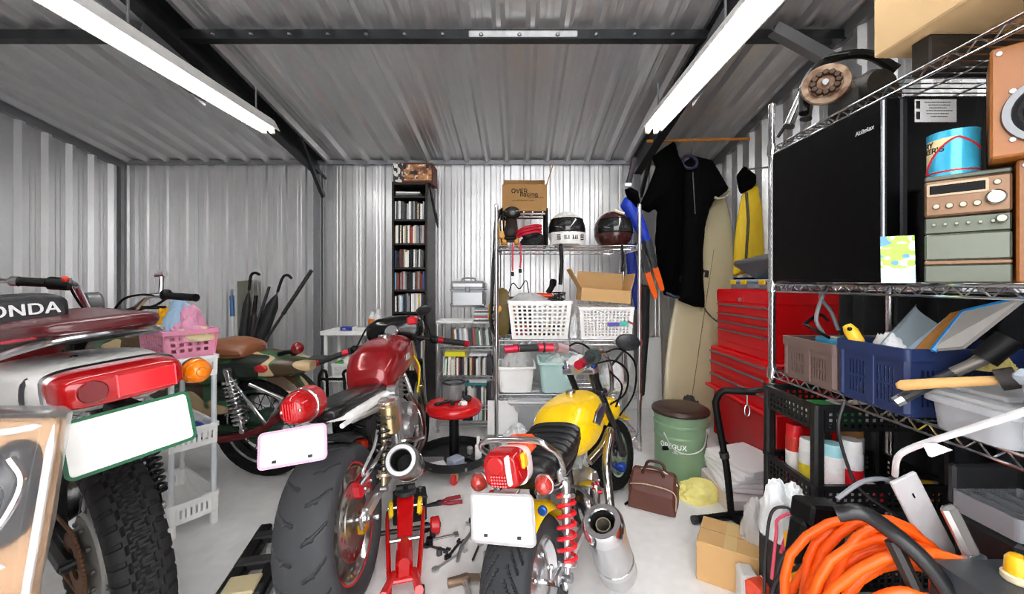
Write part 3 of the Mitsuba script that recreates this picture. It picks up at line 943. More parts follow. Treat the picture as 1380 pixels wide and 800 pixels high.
M_, ln = leaner('board', 'grey green flat board leaning in the corner behind the camouflage motorcycle', 'board', 330, 378, -2.33, C('6c6d60', .6), flat=(.13, .02), Y=3.56, foot_y=3.42)
LY = [3.40]
for nm, lab, px, py, fx, kind in (
        ('fishing_rod', 'white and blue fishing rod leaning leftmost in the corner', 312, 390, -2.36, 'rod'),
        ('golf_club', 'silver shafted club leaning before the grey green board', 329, 412, -2.28, 'club'),
        ('umbrella', 'folded dark umbrella leaning right of the grey green board', 345, 398, -2.22, 'umb'),
        ('umbrella', 'black umbrella with a curved handle leaning behind the grey board', 338, 372, -2.26, 'hook'),
        ('umbrella', 'wide black folded umbrella leaning under the long black pole', 381, 374, -2.25, 'umb2'),
        ('pole', 'thin dark pole leaning beside the wide folded umbrella', 363, 386, -2.24, 'pole'),
        ('pole', 'long black pole leaning far over to the right in the corner', 420, 364, -2.32, 'long'),
        ('pole', 'short black rod leaning lowest at the right of the bundle', 362, 452, -2.16, 'pole')):
    LY[0] -= .062
    M_, ln = leaner(nm, lab, 'umbrella' if nm == 'umbrella' else nm.replace('_', ' '), px, py, fx, BLACK, Y=LY[0] + .14, foot_y=LY[0])
    if kind == 'rod':
        part('shaft', rod((0, 0, 0), (ln * .78, 0, 0), .012, 8), C('e2e2e0', .4))
        part('grip', rod((ln * .78, 0, 0), (ln * .95, 0, 0), .017, 10), C('2c5f96', .4))
        part('tip', rod((ln * .95, 0, 0), (ln, 0, 0), .011, 8), CHROME)
    elif kind == 'club':
        part('shaft', rod((0, 0, 0), (ln, 0, 0), .008, 8), C('b9b3a0', .4, .4))
        part('knob', ball(.014, (ln, 0, 0)), C('d8d2be', .4))
    elif kind in ('umb', 'umb2', 'hook'):
        w = .05 if kind == 'umb2' else .034
        part('canopy', lathe([(.006, .1), (w * .6, .16), (w, ln * .5), (w * .9, ln * .8), (w * .4, ln * .86), (.008, ln * .88)], 10).apply_transform(basis((0, 0, 0), (0, 1, 0), (0, 0, 1))), C({'umb': '24171b', 'umb2': '161719', 'hook': '131315'}[kind], .6))
        part('shaft', rod((0, 0, 0), (ln * .97, 0, 0), .006, 6), DARKSTEEL)
        if kind == 'umb':
            part('handle', rod((ln * .86, 0, 0), (ln, 0, 0), .016, 8), BLACK)
        else:
            part('handle', tube(spline([(ln * .9, 0, 0), (ln, 0, 0), (ln + .03, -.03, 0), (ln + .015, -.07, 0)], 5), .011, 8), BLACK)
    else:
        part('shaft', rod((0, 0, 0), (ln, 0, 0), .011 if kind == 'long' else .008, 8), C('1c1c1e', .5))
        part('ferrule', rod((ln * .72, 0, 0), (ln, 0, 0), .015 if kind == 'long' else .011, 8), C('0e0e10', .5))
# ---------------------------------------------------------------- motorcycle makers; x forward, y left, z up, origin under the rear wheel
def tyre_mesh(R, w, rim, groove=None, nu=72, nv=20, e=2.5):
    """A tyre turned round y, its tread cut by groove(s, t) metres deep (s along the tread, t across it)."""
    hgt = R - rim
    al = np.radians(np.linspace(-158, 158, nv))
    y = w / 2 * np.sign(np.sin(al)) * np.abs(np.sin(al)) ** (2 / e)
    r = rim + hgt / 2 + hgt / 2 * np.sign(np.cos(al)) * np.abs(np.cos(al)) ** (2 / e)
    u = np.arange(nu) * 2 * np.pi / nu
    U, A = np.meshgrid(u, al, indexing='ij')
    Yg, Rg = np.tile(y, (nu, 1)), np.tile(r, (nu, 1))
    if groove:
        dep = groove(U * R, Yg) * np.clip((np.cos(A) + .12) * 6, 0, 1)
        Rg = Rg - dep * np.abs(np.cos(A)) ** .4
        Yg = Yg - np.sign(Yg) * dep * np.abs(np.sin(A)) * .6
    v = np.stack([Rg * np.cos(U), Yg, Rg * np.sin(U)], -1).reshape(-1, 3)
    return grid_faces(v, nu, nv, True, False)


def turn_y(prof, n=40):
    """A surface turned round y from (radius, y) pairs."""
    return tf(lathe(prof, n), np.array([[1, 0, 0, 0], [0, 0, 1, 0], [0, -1, 0, 0], [0, 0, 0, 1.]]))


def rim_mesh(rim, w, lip=.012):
    return turn_y([(rim + lip, -w / 2), (rim + lip, -w / 2 + .006), (rim - .004, -w / 2 + .012), (rim - .018, -w / 4), (rim - .026, 0), (rim - .018, w / 4), (rim - .004, w / 2 - .012), (rim + lip, w / 2 - .006), (rim + lip, w / 2),
                   (rim - .002, w / 2), (rim - .012, w / 2 - .012), (rim - .032, w / 5), (rim - .034, 0), (rim - .032, -w / 5), (rim - .012, -w / 2 + .012), (rim - .002, -w / 2), (rim + lip, -w / 2)], 64)


def spokes(rim, hub_r, hub_w, n=36, r=.0022):
    ms = []
    for k in range(n):
        a = 2 * np.pi * k / n
        b = a + (.55 if k % 2 else -.55)
        s = (1 if (k // 2) % 2 else -1) * hub_w / 2
        ms.append(rod((hub_r * math.cos(b), s, hub_r * math.sin(b)), (rim * math.cos(a), s * .15, rim * math.sin(a)), r, 5))
    return cat(ms)


def disc_rotor(R, r0, t=.005, holes=30):
    p = Point(0, 0).buffer(R, quad_segs=24).difference(Point(0, 0).buffer(r0, quad_segs=16))
    for k in range(holes):
        a = 2 * np.pi * k / holes
        q = r0 + (R - r0) * (.35 + .3 * (k % 2))
        p = p.difference(Point(q * math.cos(a), q * math.sin(a)).buffer((R - r0) * .12, quad_segs=3))
    return tf(prism(p, t, -t / 2), np.array([[1, 0, 0, 0], [0, 0, 1, 0], [0, -1, 0, 0], [0, 0, 0, 1.]]))


def bolt_y(x, y, z, r=.008, l=.01, s=1):
    return mv(turn_y([(0, s * l), (r * .8, s * l), (r, s * l * .7), (r, 0)], 6), x, y, z)


def spring_shock(a, b, R, wire, mat_spring, mat_body, turns=8, gold=None):
    """A coil-over damper from a (top) down to b."""
    a, b = np.array(a, float), np.array(b, float)
    ln = np.linalg.norm(b - a)
    M = frame(a, (b - a) / ln, (0, 1, 0)) @ np.array([[0, 0, 1, 0], [1, 0, 0, 0], [0, 1, 0, 0], [0, 0, 0, 1.]])
    k = part('shock', tf(cat(cyl(R * .55, ln * .5, (0, 0, 0), 16, .004), cyl(R * .38, ln * .5, (0, 0, ln * .5), 14), cyl(R * 1.1, .014, (0, 0, ln * .14), 20, .003), cyl(R * 1.1, .014, (0, 0, ln * .84), 20, .003)), M), mat_body)
    part('spring', tf(mv(coil(R, wire, turns, 20, ln * .68 / turns), 0, 0, ln * .155), M), mat_spring, parent=k, smooth=50)
    for q in (0, ln):
        part('eye', tf(tf(cyl(R * .5, .03, (0, 0, -.015), 14, .003), basis((0, 0, q), (1, 0, 0), (0, 0, 1))), M), STEEL, parent=k)
    return k


def muffler(a, b, R, mat, cap, bore=.55, inner=True, n=36):
    """A silencer can whose open end is at a, running to b."""
    a, b = np.array(a, float), np.array(b, float)
    ln = np.linalg.norm(b - a)
    M = frame(a, (b - a) / ln, (0, 1, 0)) @ np.array([[0, 0, 1, 0], [1, 0, 0, 0], [0, 1, 0, 0], [0, 0, 0, 1.]])
    k = part('silencer', tf(lathe([(R * .86, .012), (R, .03), (R, ln * .86), (R * .55, ln), (R * .5, ln)], n), M), mat)
    part('end_cap', tf(lathe([(R * bore, .03), (R * bore, .004), (R * bore * 1.08, 0), (R * .9, .0), (R * 1.03, .012), (R * 1.04, .04), (R, .042)], n), M), cap, parent=k)
    part('bore', tf(lathe([(R * bore, .01), (R * bore * .95, ln * .5), (0, ln * .5)], n), M), C('0b0a09', .7), parent=k)
    if inner:
        part('inner_pipe', tf(lathe([(R * bore * .62, .09), (R * bore * .62, .018), (R * bore * .52, .018), (R * bore * .5, .09)], n), M), C('8f8878', .4, .7), parent=k)
    part('band', tf(lathe([(R, ln * .62), (R * 1.03, ln * .625), (R * 1.03, ln * .69), (R, ln * .695)], n), M), CHROME, parent=k)
    return k


def grip(a, b, r, mat, end=None):
    """A ribbed rubber grip from a (inner end) to b (outer end)."""
    a, b = np.array(a, float), np.array(b, float)
    ln = np.linalg.norm(b - a)
    M = frame(a, (b - a) / ln) @ np.array([[0, 0, 1, 0], [1, 0, 0, 0], [0, 1, 0, 0], [0, 0, 0, 1.]])
    pr = [(0, 0), (r * 1.35, 0), (r * 1.35, .006)]
    for q in np.linspace(.012, ln - .008, 14):
        pr += [(r, q), (r * 1.06, q + .003)]
    pr += [(r * 1.15, ln), (0, ln)]
    k = part('grip', tf(lathe(pr, 16), M), mat)
    if end:
        part('bar_end', tf(lathe([(0, ln), (r * 1.1, ln), (r * 1.1, ln + .02), (r * .6, ln + .028), (0, ln + .028)], 16), M), end, parent=k)
    return k


def fins(x, z, y0, w, l, h, n, ang=0, mat=ALU):
    """A finned cylinder block."""
    ms = [box(l * .8, w * .8, h)]
    for i in range(n):
        ms.append(box(l, w, h / n * .4, (0, 0, -h / 2 + h * (i + .5) / n), r=.003))
    return part('cylinder', mv(rot(cat(ms), ang, 'y'), x, y0, z), mat)


def plate(M, w, h, mat, edge=None, bolts=True):
    o = sbox(-w / 2 + .012, -h / 2 + .012, w / 2 - .012, h / 2 - .012).buffer(.012, quad_segs=4)
    k = part('number_plate', tf(prism(o, .0016), M), mat, smooth=False)
    if edge:
        part('plate_frame', tf(mv(prism(o.buffer(.004).difference(o.buffer(-.0035)), .006), 0, 0, -.002), M), edge, parent=k)
    if bolts:
        for s in (-1, 1):
            part('plate_bolt', tf(box(.012, .008, .004, (s * w * .27, -h * .36, .0035), r=.001), M), DARKSTEEL, parent=k)
    return k


def pface(x, z, back=0.0, y=0.0):
    """A frame that faces backwards at (x, y, z): plate x runs to the bike's right, plate y up, tilted back by degrees."""
    m = np.eye(4)
    m[:3, 0], m[:3, 1], m[:3, 2], m[:3, 3] = (0, -1, 0), (0, 0, 1), (-1, 0, 0), (x, y, z)
    return m @ at(0, 0, 0, rx=-back)


PLATEW = C('f4f6f2', .45)
PLATEP = C('f6e4e6', .45)
REDLENS = C('a4060c', .1, coat=.7)
DEEPRED = C('6a040a', .08, coat=.8)
AMBER = C('e87a06', .1, coat=.7)
LENSW = C('e8d8d4', .12, coat=1)


def oldblock(s, t):
    """Zigzag centre lines and cut shoulders."""
    p = .046
    z = np.abs(((s / p) % 1) - .5) * 2
    sq = np.where(((s / p) % 1) < .5, 1, -1)
    d = np.zeros_like(s)
    for c in (-.024, .0, .024):
        d = np.maximum(d, .006 * (np.abs(t - c - .0055 * sq) < .0028))
    side = (np.abs(t) > .036) & (((s / p + .25 * np.sign(t)) % 1) < .28)
    step = (np.abs(np.abs(t) - .012) < .012) & (np.abs(((s / p) % .5) - .25) < .045)
    return np.maximum(np.maximum(d, .006 * side), .004 * step)


def arcs(s, t):
    """Curved cuts swept out to each shoulder, a centre line."""
    p = .1
    d = .005 * (np.abs(t) < .003)
    for sg in (-1, 1):
        q = np.clip(sg * t, 0, 1)
        c = .055 * np.clip(q / .08, 0, 1) ** 1.9
        ph = (s + c + (p / 2 if sg > 0 else 0)) % p
        d = np.maximum(d, .008 * ((np.abs(ph - p / 2) < .0055) & (q > .012) & (q < .078)))
        ph2 = (s + .02 - .25 * q + (p / 2 if sg > 0 else 0)) % p
        d = np.maximum(d, .007 * ((np.abs(ph2 - p / 2) < .0045) & (q > .028) & (q < .045)))
    return d


def vees(s, t):
    """Long slanting cuts that run back from the middle."""
    p = .085
    d = np.zeros_like(s)
    for sg in (-1, 1):
        q = sg * t
        for off, a, b in ((0, .006, .05), (p * .5, .014, .06)):
            ph = (s - q * 1.7 + off + (p * .25 if sg > 0 else 0)) % p
            d = np.maximum(d, .007 * ((np.abs(ph - p / 2) < .005) & (q > a) & (q < b)))
    return d


def engine(x, z, mat=ALU, w=.24, l=.34, cover=True, cyl_ang=25, fn=7, scale=1.0):
    k = part('crankcase', cat(box(l, w * .7, .2 * scale, (x, 0, z), r=.04), mv(turn_y([(0, -w / 2), (.07 * scale, -w / 2), (.085 * scale, -w / 2 + .02), (.085 * scale, w / 2 - .02), (.07 * scale, w / 2), (0, w / 2)], 28), x + l * .18, 0, z), mv(turn_y([(0, -w / 2 - .01), (.05 * scale, -w / 2 - .01), (.07 * scale, -w / 2 + .02), (.07 * scale, w / 2), (0, w / 2)], 28), x - l * .2, 0, z - .01)), mat)
    for s in (-1, 1):
        for a in range(5):
            part('cover_bolt', bolt_y(x + l * .18 + .062 * scale * math.cos(a * 1.257), s * w / 2, z + .062 * scale * math.sin(a * 1.257), .006, .006, s), STEEL, parent=k)
    fins(x + l * .22 * (1 if cyl_ang else 0), z + .2 * scale, 0, w * .62, .15 * scale, .17 * scale, fn, cyl_ang, mat)
    part('cylinder_head', box(.13 * scale, w * .55, .07, (x + l * .22 + .06, 0, z + .31 * scale), r=.015), mat)


def mirror_disc(c, M3, r, mat_back, stem):
    k = part('mirror', tf(cat(sc(ball(r, s=3), 1, .72, .25)), M3), mat_back)
    part('glass', tf(mv(sc(cyl(r * .9, .004, n=28), 1, .72, 1), 0, 0, -.006), M3), C('9aa0a4', .05, 1.0), parent=k)
    part('stem', stem, mat_back, parent=k)


# ---------------------------------------------------------------- the white and maroon motorcycle at the left edge
B1 = at(-1.20, 1.21, 0, 149.3, -5)
inv1 = np.linalg.inv(B1)


def w2(inv, p):
    return (inv @ np.append(p, 1))[:3]


thing('motorcycle', 'large motorcycle with white striped tail, maroon seat and big red tail light', 'motorcycle', B1)
R1 = .32
ty = part('rear_tyre', mv(tyre_mesh(R1, .125, .235, oldblock, 640, 72, 2.9), 0, 0, R1), C('131314', .7, spec=.35), smooth=25)
part('rear_rim', mv(rim_mesh(.235, .07), 0, 0, R1), CHROME, smooth=40)
part('rear_spokes', mv(spokes(.225, .10, .09), 0, 0, R1), C('5a5a5c', .4, .7), kind='stuff')
hb = part('rear_hub', mv(turn_y([(0, -.06), (.06, -.06), (.10, -.05), (.105, -.04), (.105, .02), (.115, .03), (.115, .045), (.09, .055), (.04, .06), (0, .06)], 44), 0, 0, R1), C('8d8c88', .45, .6))
part('brake_drum', mv(turn_y([(.118, .02), (.124, .026), (.124, .04), (.118, .045)], 44), 0, 0, R1), C('a7a6a1', .5, .5), parent=hb)
for a in range(10):
    part('hub_bolt', bolt_y(.098 * math.cos(a * .628), .052, R1 + .098 * math.sin(a * .628), .006, .008), C('55534f', .5, .5), parent=hb)
teeth = Polygon([((.082 + (.007 if i % 4 in (1, 2) else 0)) * math.cos(2 * np.pi * i / 152), (.082 + (.007 if i % 4 in (1, 2) else 0)) * math.sin(2 * np.pi * i / 152)) for i in range(152)])
part('sprocket', mv(tf(prism(teeth.difference(Point(0, 0).buffer(.045)), .007), np.array([[1, 0, 0, 0], [0, 0, 1, .066], [0, -1, 0, 0], [0, 0, 0, 1.]])), 0, 0, R1), C('5b3a22', .6, .4))
part('chain', cat([box(.012, .008, .012, (.094 * math.cos(a) if abs(a) < 1.6 else .094 * math.cos(a), .07, R1 + .094 * math.sin(a)), r=.003) for a in np.linspace(1.5, 4.8, 26)] + [box(.012, .008, .012, (.016 * i, .07, R1 + s * .094), r=.003) for i in range(1, 30) for s in (-1, 1)]), C('6a4a30', .5, .5))
part('swingarm', cat(*[rod((0, s * .085, R1), (.52, s * .085, R1 + .05), .02) for s in (-1, 1)], rod((0, -.1, R1), (0, .1, R1), .011)), C('151517', .4))
for s in (-1, 1):
    spring_shock((.12, s * .13, .70), (.03, s * .13, .36), .026, .005, C('303032', .35, .5), BLACK, 11)
part('rear_fender', loft([[(R1 * 1.14 * math.cos(a), y, R1 + R1 * 1.14 * math.sin(a) - q) for y, q in ((-.075, .035), (-.06, .0), (.06, 0), (.075, .035), (.06, .01), (-.06, .01))] for a in np.radians(np.linspace(35, 104, 14))]), C('0d0d0f', .3))
cw_ = part('tail_cowl', body([(-.235, .83, .06, .03, .03), (-.21, .84, .115, .055, .05), (-.1, .845, .138, .075, .06), (.05, .838, .155, .085, .06), (.25, .825, .165, .09, .05), (.5, .80, .16, .09, .05), (.55, .79, .12, .06, .03)], 32, 3.2, 5), C('ecebe7', .2, coat=.8), smooth=50)
for x0, x1 in ((-.165, -.145), (-.115, -.09)):
    for sd in (1, -1):
        rr = []
        for z in np.linspace(.79, .893, 9):
            q = (z - .79) / .103
            row = []
            for xx in (x0 - .03 * q, x1 - .03 * q):
                hw, zc, dn, tp = (np.interp(xx, [-.21, -.1, .05], v) for v in ([.115, .138, .155], [.84, .845, .838], [.055, .075, .085], [.05, .06, .06]))
                row.append([xx, sd * (.003 + hw * max(.02, 1 - abs((z - zc) / (tp if z > zc else dn)) ** 3.2) ** (1 / 3.2)), z])
            rr.append(row)
        part('stripe', grid_faces(np.array(rr).reshape(-1, 3), 9, 2, False, False), C('14121e', .35), parent=cw_, smooth=True)
part('cowl_bolt', cyl(.008, .006, (-.05, .03, .903), 10, .002), DARKSTEEL, parent=cw_)
tl = part('tail_light', body([(-.335, .858, .085, .022, .022), (-.325, .858, .108, .036, .034), (-.29, .858, .118, .042, .04), (-.22, .858, .12, .044, .042)], 32, 4.5, 5), REDLENS, smooth=50)
part('light_trim', body([(-.245, .858, .124, .048, .046), (-.225, .858, .126, .05, .048), (-.205, .858, .12, .046, .044)], 32, 4.5, 3), CHROME, parent=tl)
part('reflector', mv(tf(cyl(.026, .008, n=24, ch=.002), basis((0, 0, 0), (0, 1, 0), (0, 0, 1)) @ at(0, 0, 0)), -.342, .062, .858), DEEPRED, parent=tl)
part('lens_panel', box(.006, .11, .05, (-.337, -.035, .858), r=.002), C('e02028', .08, coat=1), parent=tl)
for yy in (-.09, .02):
    part('lens_rib', box(.008, .003, .055, (-.338, yy, .858), r=.001), C('f0606a', .1, coat=1), parent=tl)
pl = plate(pface(-.325, .735, 12) @ at(0, 0, 0, rz=0), .235, .125, PLATEW, C('1d5a3c', .4), bolts=False)
part('plate_bracket', cat(box(.01, .22, .10, (-.308, 0, .735), r=.003), box(.09, .05, .03, (-.26, 0, .79), r=.004)), BLACK)
for s in (-1, 1):
    if s < 0:
        sg = part('turn_signal', tf(sc(lathe([(0, -.045), (.015, -.043), (.028, -.03), (.034, -.01), (.035, 0)], 28), 1, 1, 1), basis((-.245, s * .165, .835), (0, 1, 0), (0, 0, 1))), AMBER, smooth=50)
        for r in (.012, .022, .031):
            part('lens_ring', tf(mv(trimesh.creation.torus(r, .002, major_sections=28, minor_sections=6), 0, 0, -.045 + r * .9 - .006 if r > .02 else -.043), basis((-.245, s * .165, .835), (0, 1, 0), (0, 0, 1))), C('c46a08', .15, coat=1), parent=sg)
        part('housing', tf(lathe([(.036, -.004), (.037, .004), (.03, .02), (.012, .035), (0, .035)], 28), basis((-.245, s * .165, .835), (0, 1, 0), (0, 0, 1))), CHROME, parent=sg)
        part('stalk', rod((-.22, s * .165, .835), (-.2, s * .08, .82), .008), CHROME, parent=sg)
part('grab_rail', tube(spline([(.42, .175, .875), (.2, .178, .905), (0, .165, .925), (-.14, .13, .955), (-.20, .06, .975), (-.20, -.06, .975), (-.14, -.13, .96), (0, -.165, .94), (.3, -.17, .9)], 8), .009, 10), CHROME)
part('seat_pan', body([(-.19, .985, .10, .015, .015), (-.05, .965, .14, .025, .02), (.2, .945, .15, .03, .02), (.6, .93, .14, .03, .02)], 28, 3.5, 4), C('0d0d10', .5))
se = part('seat', body([(-.225, 1.0, .06, .012, .010), (-.19, .998, .115, .02, .02), (-.05, .985, .146, .04, .03), (.15, .975, .16, .055, .035), (.4, .965, .165, .055, .045), (.7, .95, .14, .055, .04), (.74, .94, .08, .03, .02)], 32, 3.4, 5), C('4a0a12', .28, coat=.5), smooth=50)
part('seat_piping', tube(spline([(-.18, .112, .985), (-.05, .148, .968), (.15, .162, .952), (.4, .167, .945)], 8), .004, 6), C('c01a34', .35), parent=se)
pd = part('seat_pad', mv(body([(.115, 1.02, .09, .03, .015), (.12, 1.03, .10, .045, .035), (.16, 1.035, .11, .05, .042), (.35, 1.03, .12, .05, .045), (.48, 1.02, .1, .05, .03)], 32, 3.4, 5), 0, .10, 0), C('1a1b1e', .55), smooth=50)
for s in (1,):
    tm = text('HONDA', .03, .004, True)
    Mt = pface(.1135, 1.036, 0, .095)
    part('lettering', tf(rot(sc(tm, 1.1, 1, 1), 0, 'x'), Mt), C('dcdcdc', .5), parent=pd, smooth=False)
part('tank', body([(.74, .86, .08, .06, .05), (.8, .88, .13, .08, .09), (.95, .90, .15, .1, .11), (1.12, .9, .14, .1, .1), (1.2, .9, .08, .06, .05)], 28, 2.6, 4), MAROON, smooth=50)
engine(.72, .42, ALU)
part('frame', cat([tube(spline([(.15, s * .11, .74), (.5, s * .11, .76), (.95, s * .06, .82), (1.18, 0, .86)], 5), .014, 8) for s in (-1, 1)] + [tube(spline([(.5, s * .11, .72), (.5, s * .1, .3), (.9, s * .1, .26), (1.1, s * .06, .6), (1.18, 0, .8)], 5), .014, 8) for s in (-1, 1)]), C('101012', .3))
part('side_stand', rod((.5, .12, .3), (.46, .3, .04), .01), DARKSTEEL)
part('front_tyre', mv(tyre_mesh(.32, .1, .24, None, 64, 20), 1.42, 0, .32), RUBBER)
part('front_rim', mv(rim_mesh(.24, .06), 1.42, 0, .32), CHROME)
part('front_spokes', mv(spokes(.23, .06, .08), 1.42, 0, .32), C('8a8a8c', .4, .7), kind='stuff')
for s in (-1, 1):
    part('fork_leg', cat(rod((1.42, s * .09, .32), (1.3, s * .09, .65), .024), rod((1.3, s * .09, .65), (1.19, s * .09, .95), .018)), CHROME)
part('headlight', mv(sc(ball(.09, s=3), .8, 1, 1), 1.32, 0, .82), CHROME)
# handlebar reaching back over the seat, turned on its stem
pts = [w2(inv1, P(*q)) for q in ((92, 378, 1.62), (104, 388, 1.70), (128, 432, 1.80), (150, 442, 1.84), (172, 432, 1.84), (186, 412, 1.82), (200, 399, 1.80), (222, 397, 1.78))]
hb1 = part('handlebar', tube(spline(pts, 6), .011, 10), CHROME)
part('riser', rod(w2(inv1, P(150, 442, 1.84)), (1.19, 0, .92), .018), CHROME)
grip(w2(inv1, P(68, 381, 1.60)), w2(inv1, P(25, 379, 1.56)), .017, BLACK, STEEL)
part('bar_weight', rod(w2(inv1, P(25, 379, 1.56)), w2(inv1, P(-6, 378, 1.54)), .009), CHROME)
sw = part('switch_housing', rod(w2(inv1, P(66, 381, 1.60)), w2(inv1, P(94, 383, 1.63)), .026, 14), BLACK)
part('kill_switch', ball(.012, w2(inv1, P(88, 376, 1.58)), 2), C('d43a2a', .4), parent=sw)
grip(w2(inv1, P(222, 398, 1.77)), w2(inv1, P(264, 401, 1.72)), .015, BLACK)
part('lever_clamp', ball(.022, w2(inv1, P(224, 396, 1.77)), 2), BLACK)
part('mirror_stem', tube([w2(inv1, P(217, 398, 1.78)), w2(inv1, P(218, 372, 1.78))], .009, 8), CHROME)
part('mirror_joint', tube([w2(inv1, P(209, 371, 1.78)), w2(inv1, P(223, 369, 1.78))], [.008, .014], 8), CHROME)
for q in (((148, 428, 1.82), (165, 404, 1.80), (190, 397, 1.79), (220, 399, 1.78)), ((172, 436, 1.82), (188, 418, 1.80), (210, 411, 1.79), (224, 402, 1.77)), ((94, 386, 1.64), (104, 404, 1.68), (116, 420, 1.75))):
    part('cable', tube(spline([w2(inv1, P(*z)) for z in q], 6), .005, 6), BLACK)
part('gauge', tf(cyl(.05, .06, (0, 0, -.03), 24, .01), frame(w2(inv1, P(125, 408, 1.86)), (.3, 0, .9), (0, 1, 0))), C('6f7072', .4, .5))

# ---------------------------------------------------------------- the camouflage motorcycle along the back wall


def camo_col(p, n, uv):
    a = fbm(p.x * 7 + 3, p.z * 8, p.y * 7, 2)
    b = fbm(p.x * 8 + 31, p.z * 9 + 7, p.y * 8, 2)
    c = mix((.025, .085, .035), (.05, .028, .012), smoothstep(.555, .575, a))
    c = mix(c, (.50, .36, .20), smoothstep(.59, .605, b))
    return mix(c, (.006, .012, .008), smoothstep(.36, .345, a))


PM('mat_camo', camo_col, .35, coat=.3)
B2 = at(-1.44, 2.32, 0, 174, -8)
thing('motorcycle', 'camouflage painted motorcycle with brown seat parked along the back wall', 'motorcycle', B2)
R2 = .30
part('rear_tyre', mv(tyre_mesh(R2, .11, .215, vees, 300, 40), 0, 0, R2), RUBBER, smooth=30)
part('rear_rim', mv(rim_mesh(.215, .07), 0, 0, R2), C('2a2b2c', .25, .8), smooth=40)
part('rim_lip', mv(turn_y([(.226, .03), (.228, .037), (.206, .037), (.204, .03)], 64), 0, 0, R2), CHROME)
part('rear_spokes', mv(spokes(.21, .07, .09), 0, 0, R2), C('3a3a3c', .4, .6), kind='stuff')
part('rear_hub', mv(turn_y([(0, -.06), (.08, -.05), (.085, .0), (.1, .03), (.1, .05), (.04, .06), (0, .06)], 36), 0, 0, R2), C('23402c', .4))
part('swingarm', cat(box(.42, .05, .07, (.17, .09, R2 + .0), r=.02), rod((0, -.09, R2), (.45, -.09, R2 + .02), .02), rod((0, -.11, R2), (0, .13, R2), .012)), C('15301f', .4))
spring_shock((.06, .145, .665), (.01, .145, R2 + .04), .034, .006, CHROME, CHROME, 10)
spring_shock((.06, -.145, .665), (.01, -.145, R2 + .04), .034, .006, CHROME, CHROME, 10)
part('rear_fender', loft([[(R2 * 1.2 * math.cos(a), y, R2 + R2 * 1.2 * math.sin(a) - q) for y, q in ((-.085, .05), (-.06, 0), (.06, 0), (.085, .05), (.06, .012), (-.06, .012))] for a in np.radians(np.linspace(60, 150, 16))]), 'mat_camo')
part('tail_body', body([(-.32, .66, .03, .03, .02), (-.26, .665, .07, .05, .03), (-.1, .67, .11, .075, .05), (.1, .66, .13, .09, .07), (.35, .62, .14, .12, .09), (.55, .58, .13, .13, .1), (.62, .57, .08, .08, .06)], 28, 3, 4), 'mat_camo', smooth=50)
part('side_panel', body([(.08, .50, .14, .05, .05), (.14, .49, .15, .09, .09), (.36, .49, .15, .11, .1), (.42, .5, .13, .06, .06)], 24, 4, 3), 'mat_camo', smooth=50)
st = part('seat', body([(.0, .735, .06, .02, .02), (.03, .74, .10, .035, .04), (.15, .745, .125, .045, .055), (.3, .73, .125, .05, .05), (.42, .70, .11, .05, .035), (.47, .69, .06, .03, .02)], 28, 2.6, 5), C('7c4a2c', .38, spec=.6), smooth=50)
part('seat_seam', tube(spline([(.02, .102, .738), (.15, .127, .738), (.3, .127, .722), (.44, .1, .69)], 6), .004, 6), C('4f2c18', .5), parent=st)
part('tail_light', cat(ball(.032, (-.26, .03, .76), 3), rod((-.22, .02, .72), (-.26, .03, .755), .012)), DEEPRED)
part('reflector', sc(ball(.03, (0, 0, 0), 3), 1.2, .5, .7).apply_translation((-.105, .115, .672)), REDLENS)
part('lamp_bracket', tube(spline([(-.14, .02, .72), (-.2, .02, .735), (-.25, .03, .73)], 4), .012, 8), BLACK)
part('rack_tip', box(.1, .05, .012, (-.36, 0, .70), r=.004), DARKSTEEL)
part('muffler_guard', tube([(-.06, .15, .60), (-.24, .15, .53), (-.13, .15, .38), (.05, .15, .64)], .009, 8), CHROME)
part('tail_pipe', tube(spline([(.5, .1, .25), (.2, .13, .27), (-.05, .14, .33), (-.2, .14, .42)], 6), .02, 10), C('6c1d22', .4, .5))
part('tank', body([(.5, .68, .08, .06, .05), (.58, .7, .13, .09, .09), (.75, .72, .15, .1, .11), (.92, .73, .12, .09, .09), (.98, .73, .06, .04, .04)], 28, 2.6, 4), 'mat_camo', smooth=50)
engine(.5, .33, C('2b2c2c', .45, .4), l=.3)
part('frame', cat([tube(spline([(-.1, s * .09, .64), (.35, s * .1, .58), (.8, s * .06, .68), (1.0, 0, .75)], 5), .014, 8) for s in (-1, 1)] + [tube(spline([(.35, s * .1, .56), (.35, s * .1, .24), (.75, s * .1, .22), (.95, s * .05, .55), (1.0, 0, .7)], 5), .014, 8) for s in (-1, 1)]), BLACK)
part('side_stand', rod((.35, -.12, .25), (.2, -.14, .15), .01), DARKSTEEL)
part('front_tyre', mv(tyre_mesh(.3, .1, .215, None, 64, 20), 1.25, 0, .3), RUBBER)
part('front_rim', mv(rim_mesh(.215, .06), 1.25, 0, .3), CHROME)
part('front_spokes', mv(spokes(.21, .06, .08), 1.25, 0, .3), C('8a8a8c', .4, .7), kind='stuff')
for s in (-1, 1):
    part('fork_leg', cat(rod((1.25, s * .08, .3), (1.15, s * .08, .58), .022), rod((1.15, s * .08, .58), (1.03, s * .08, .84), .017)), C('2b2c2d', .3, .6))
part('handlebar', tube(spline([(.9, .34, .9), (.98, .2, .92), (1.02, .06, .86), (1.02, -.06, .86), (.98, -.2, .92), (.9, -.34, .9)], 6), .011, 10), BLACK)
part('headlight', mv(sc(ball(.08, s=3), .8, 1, 1), 1.14, 0, .75), BLACK)

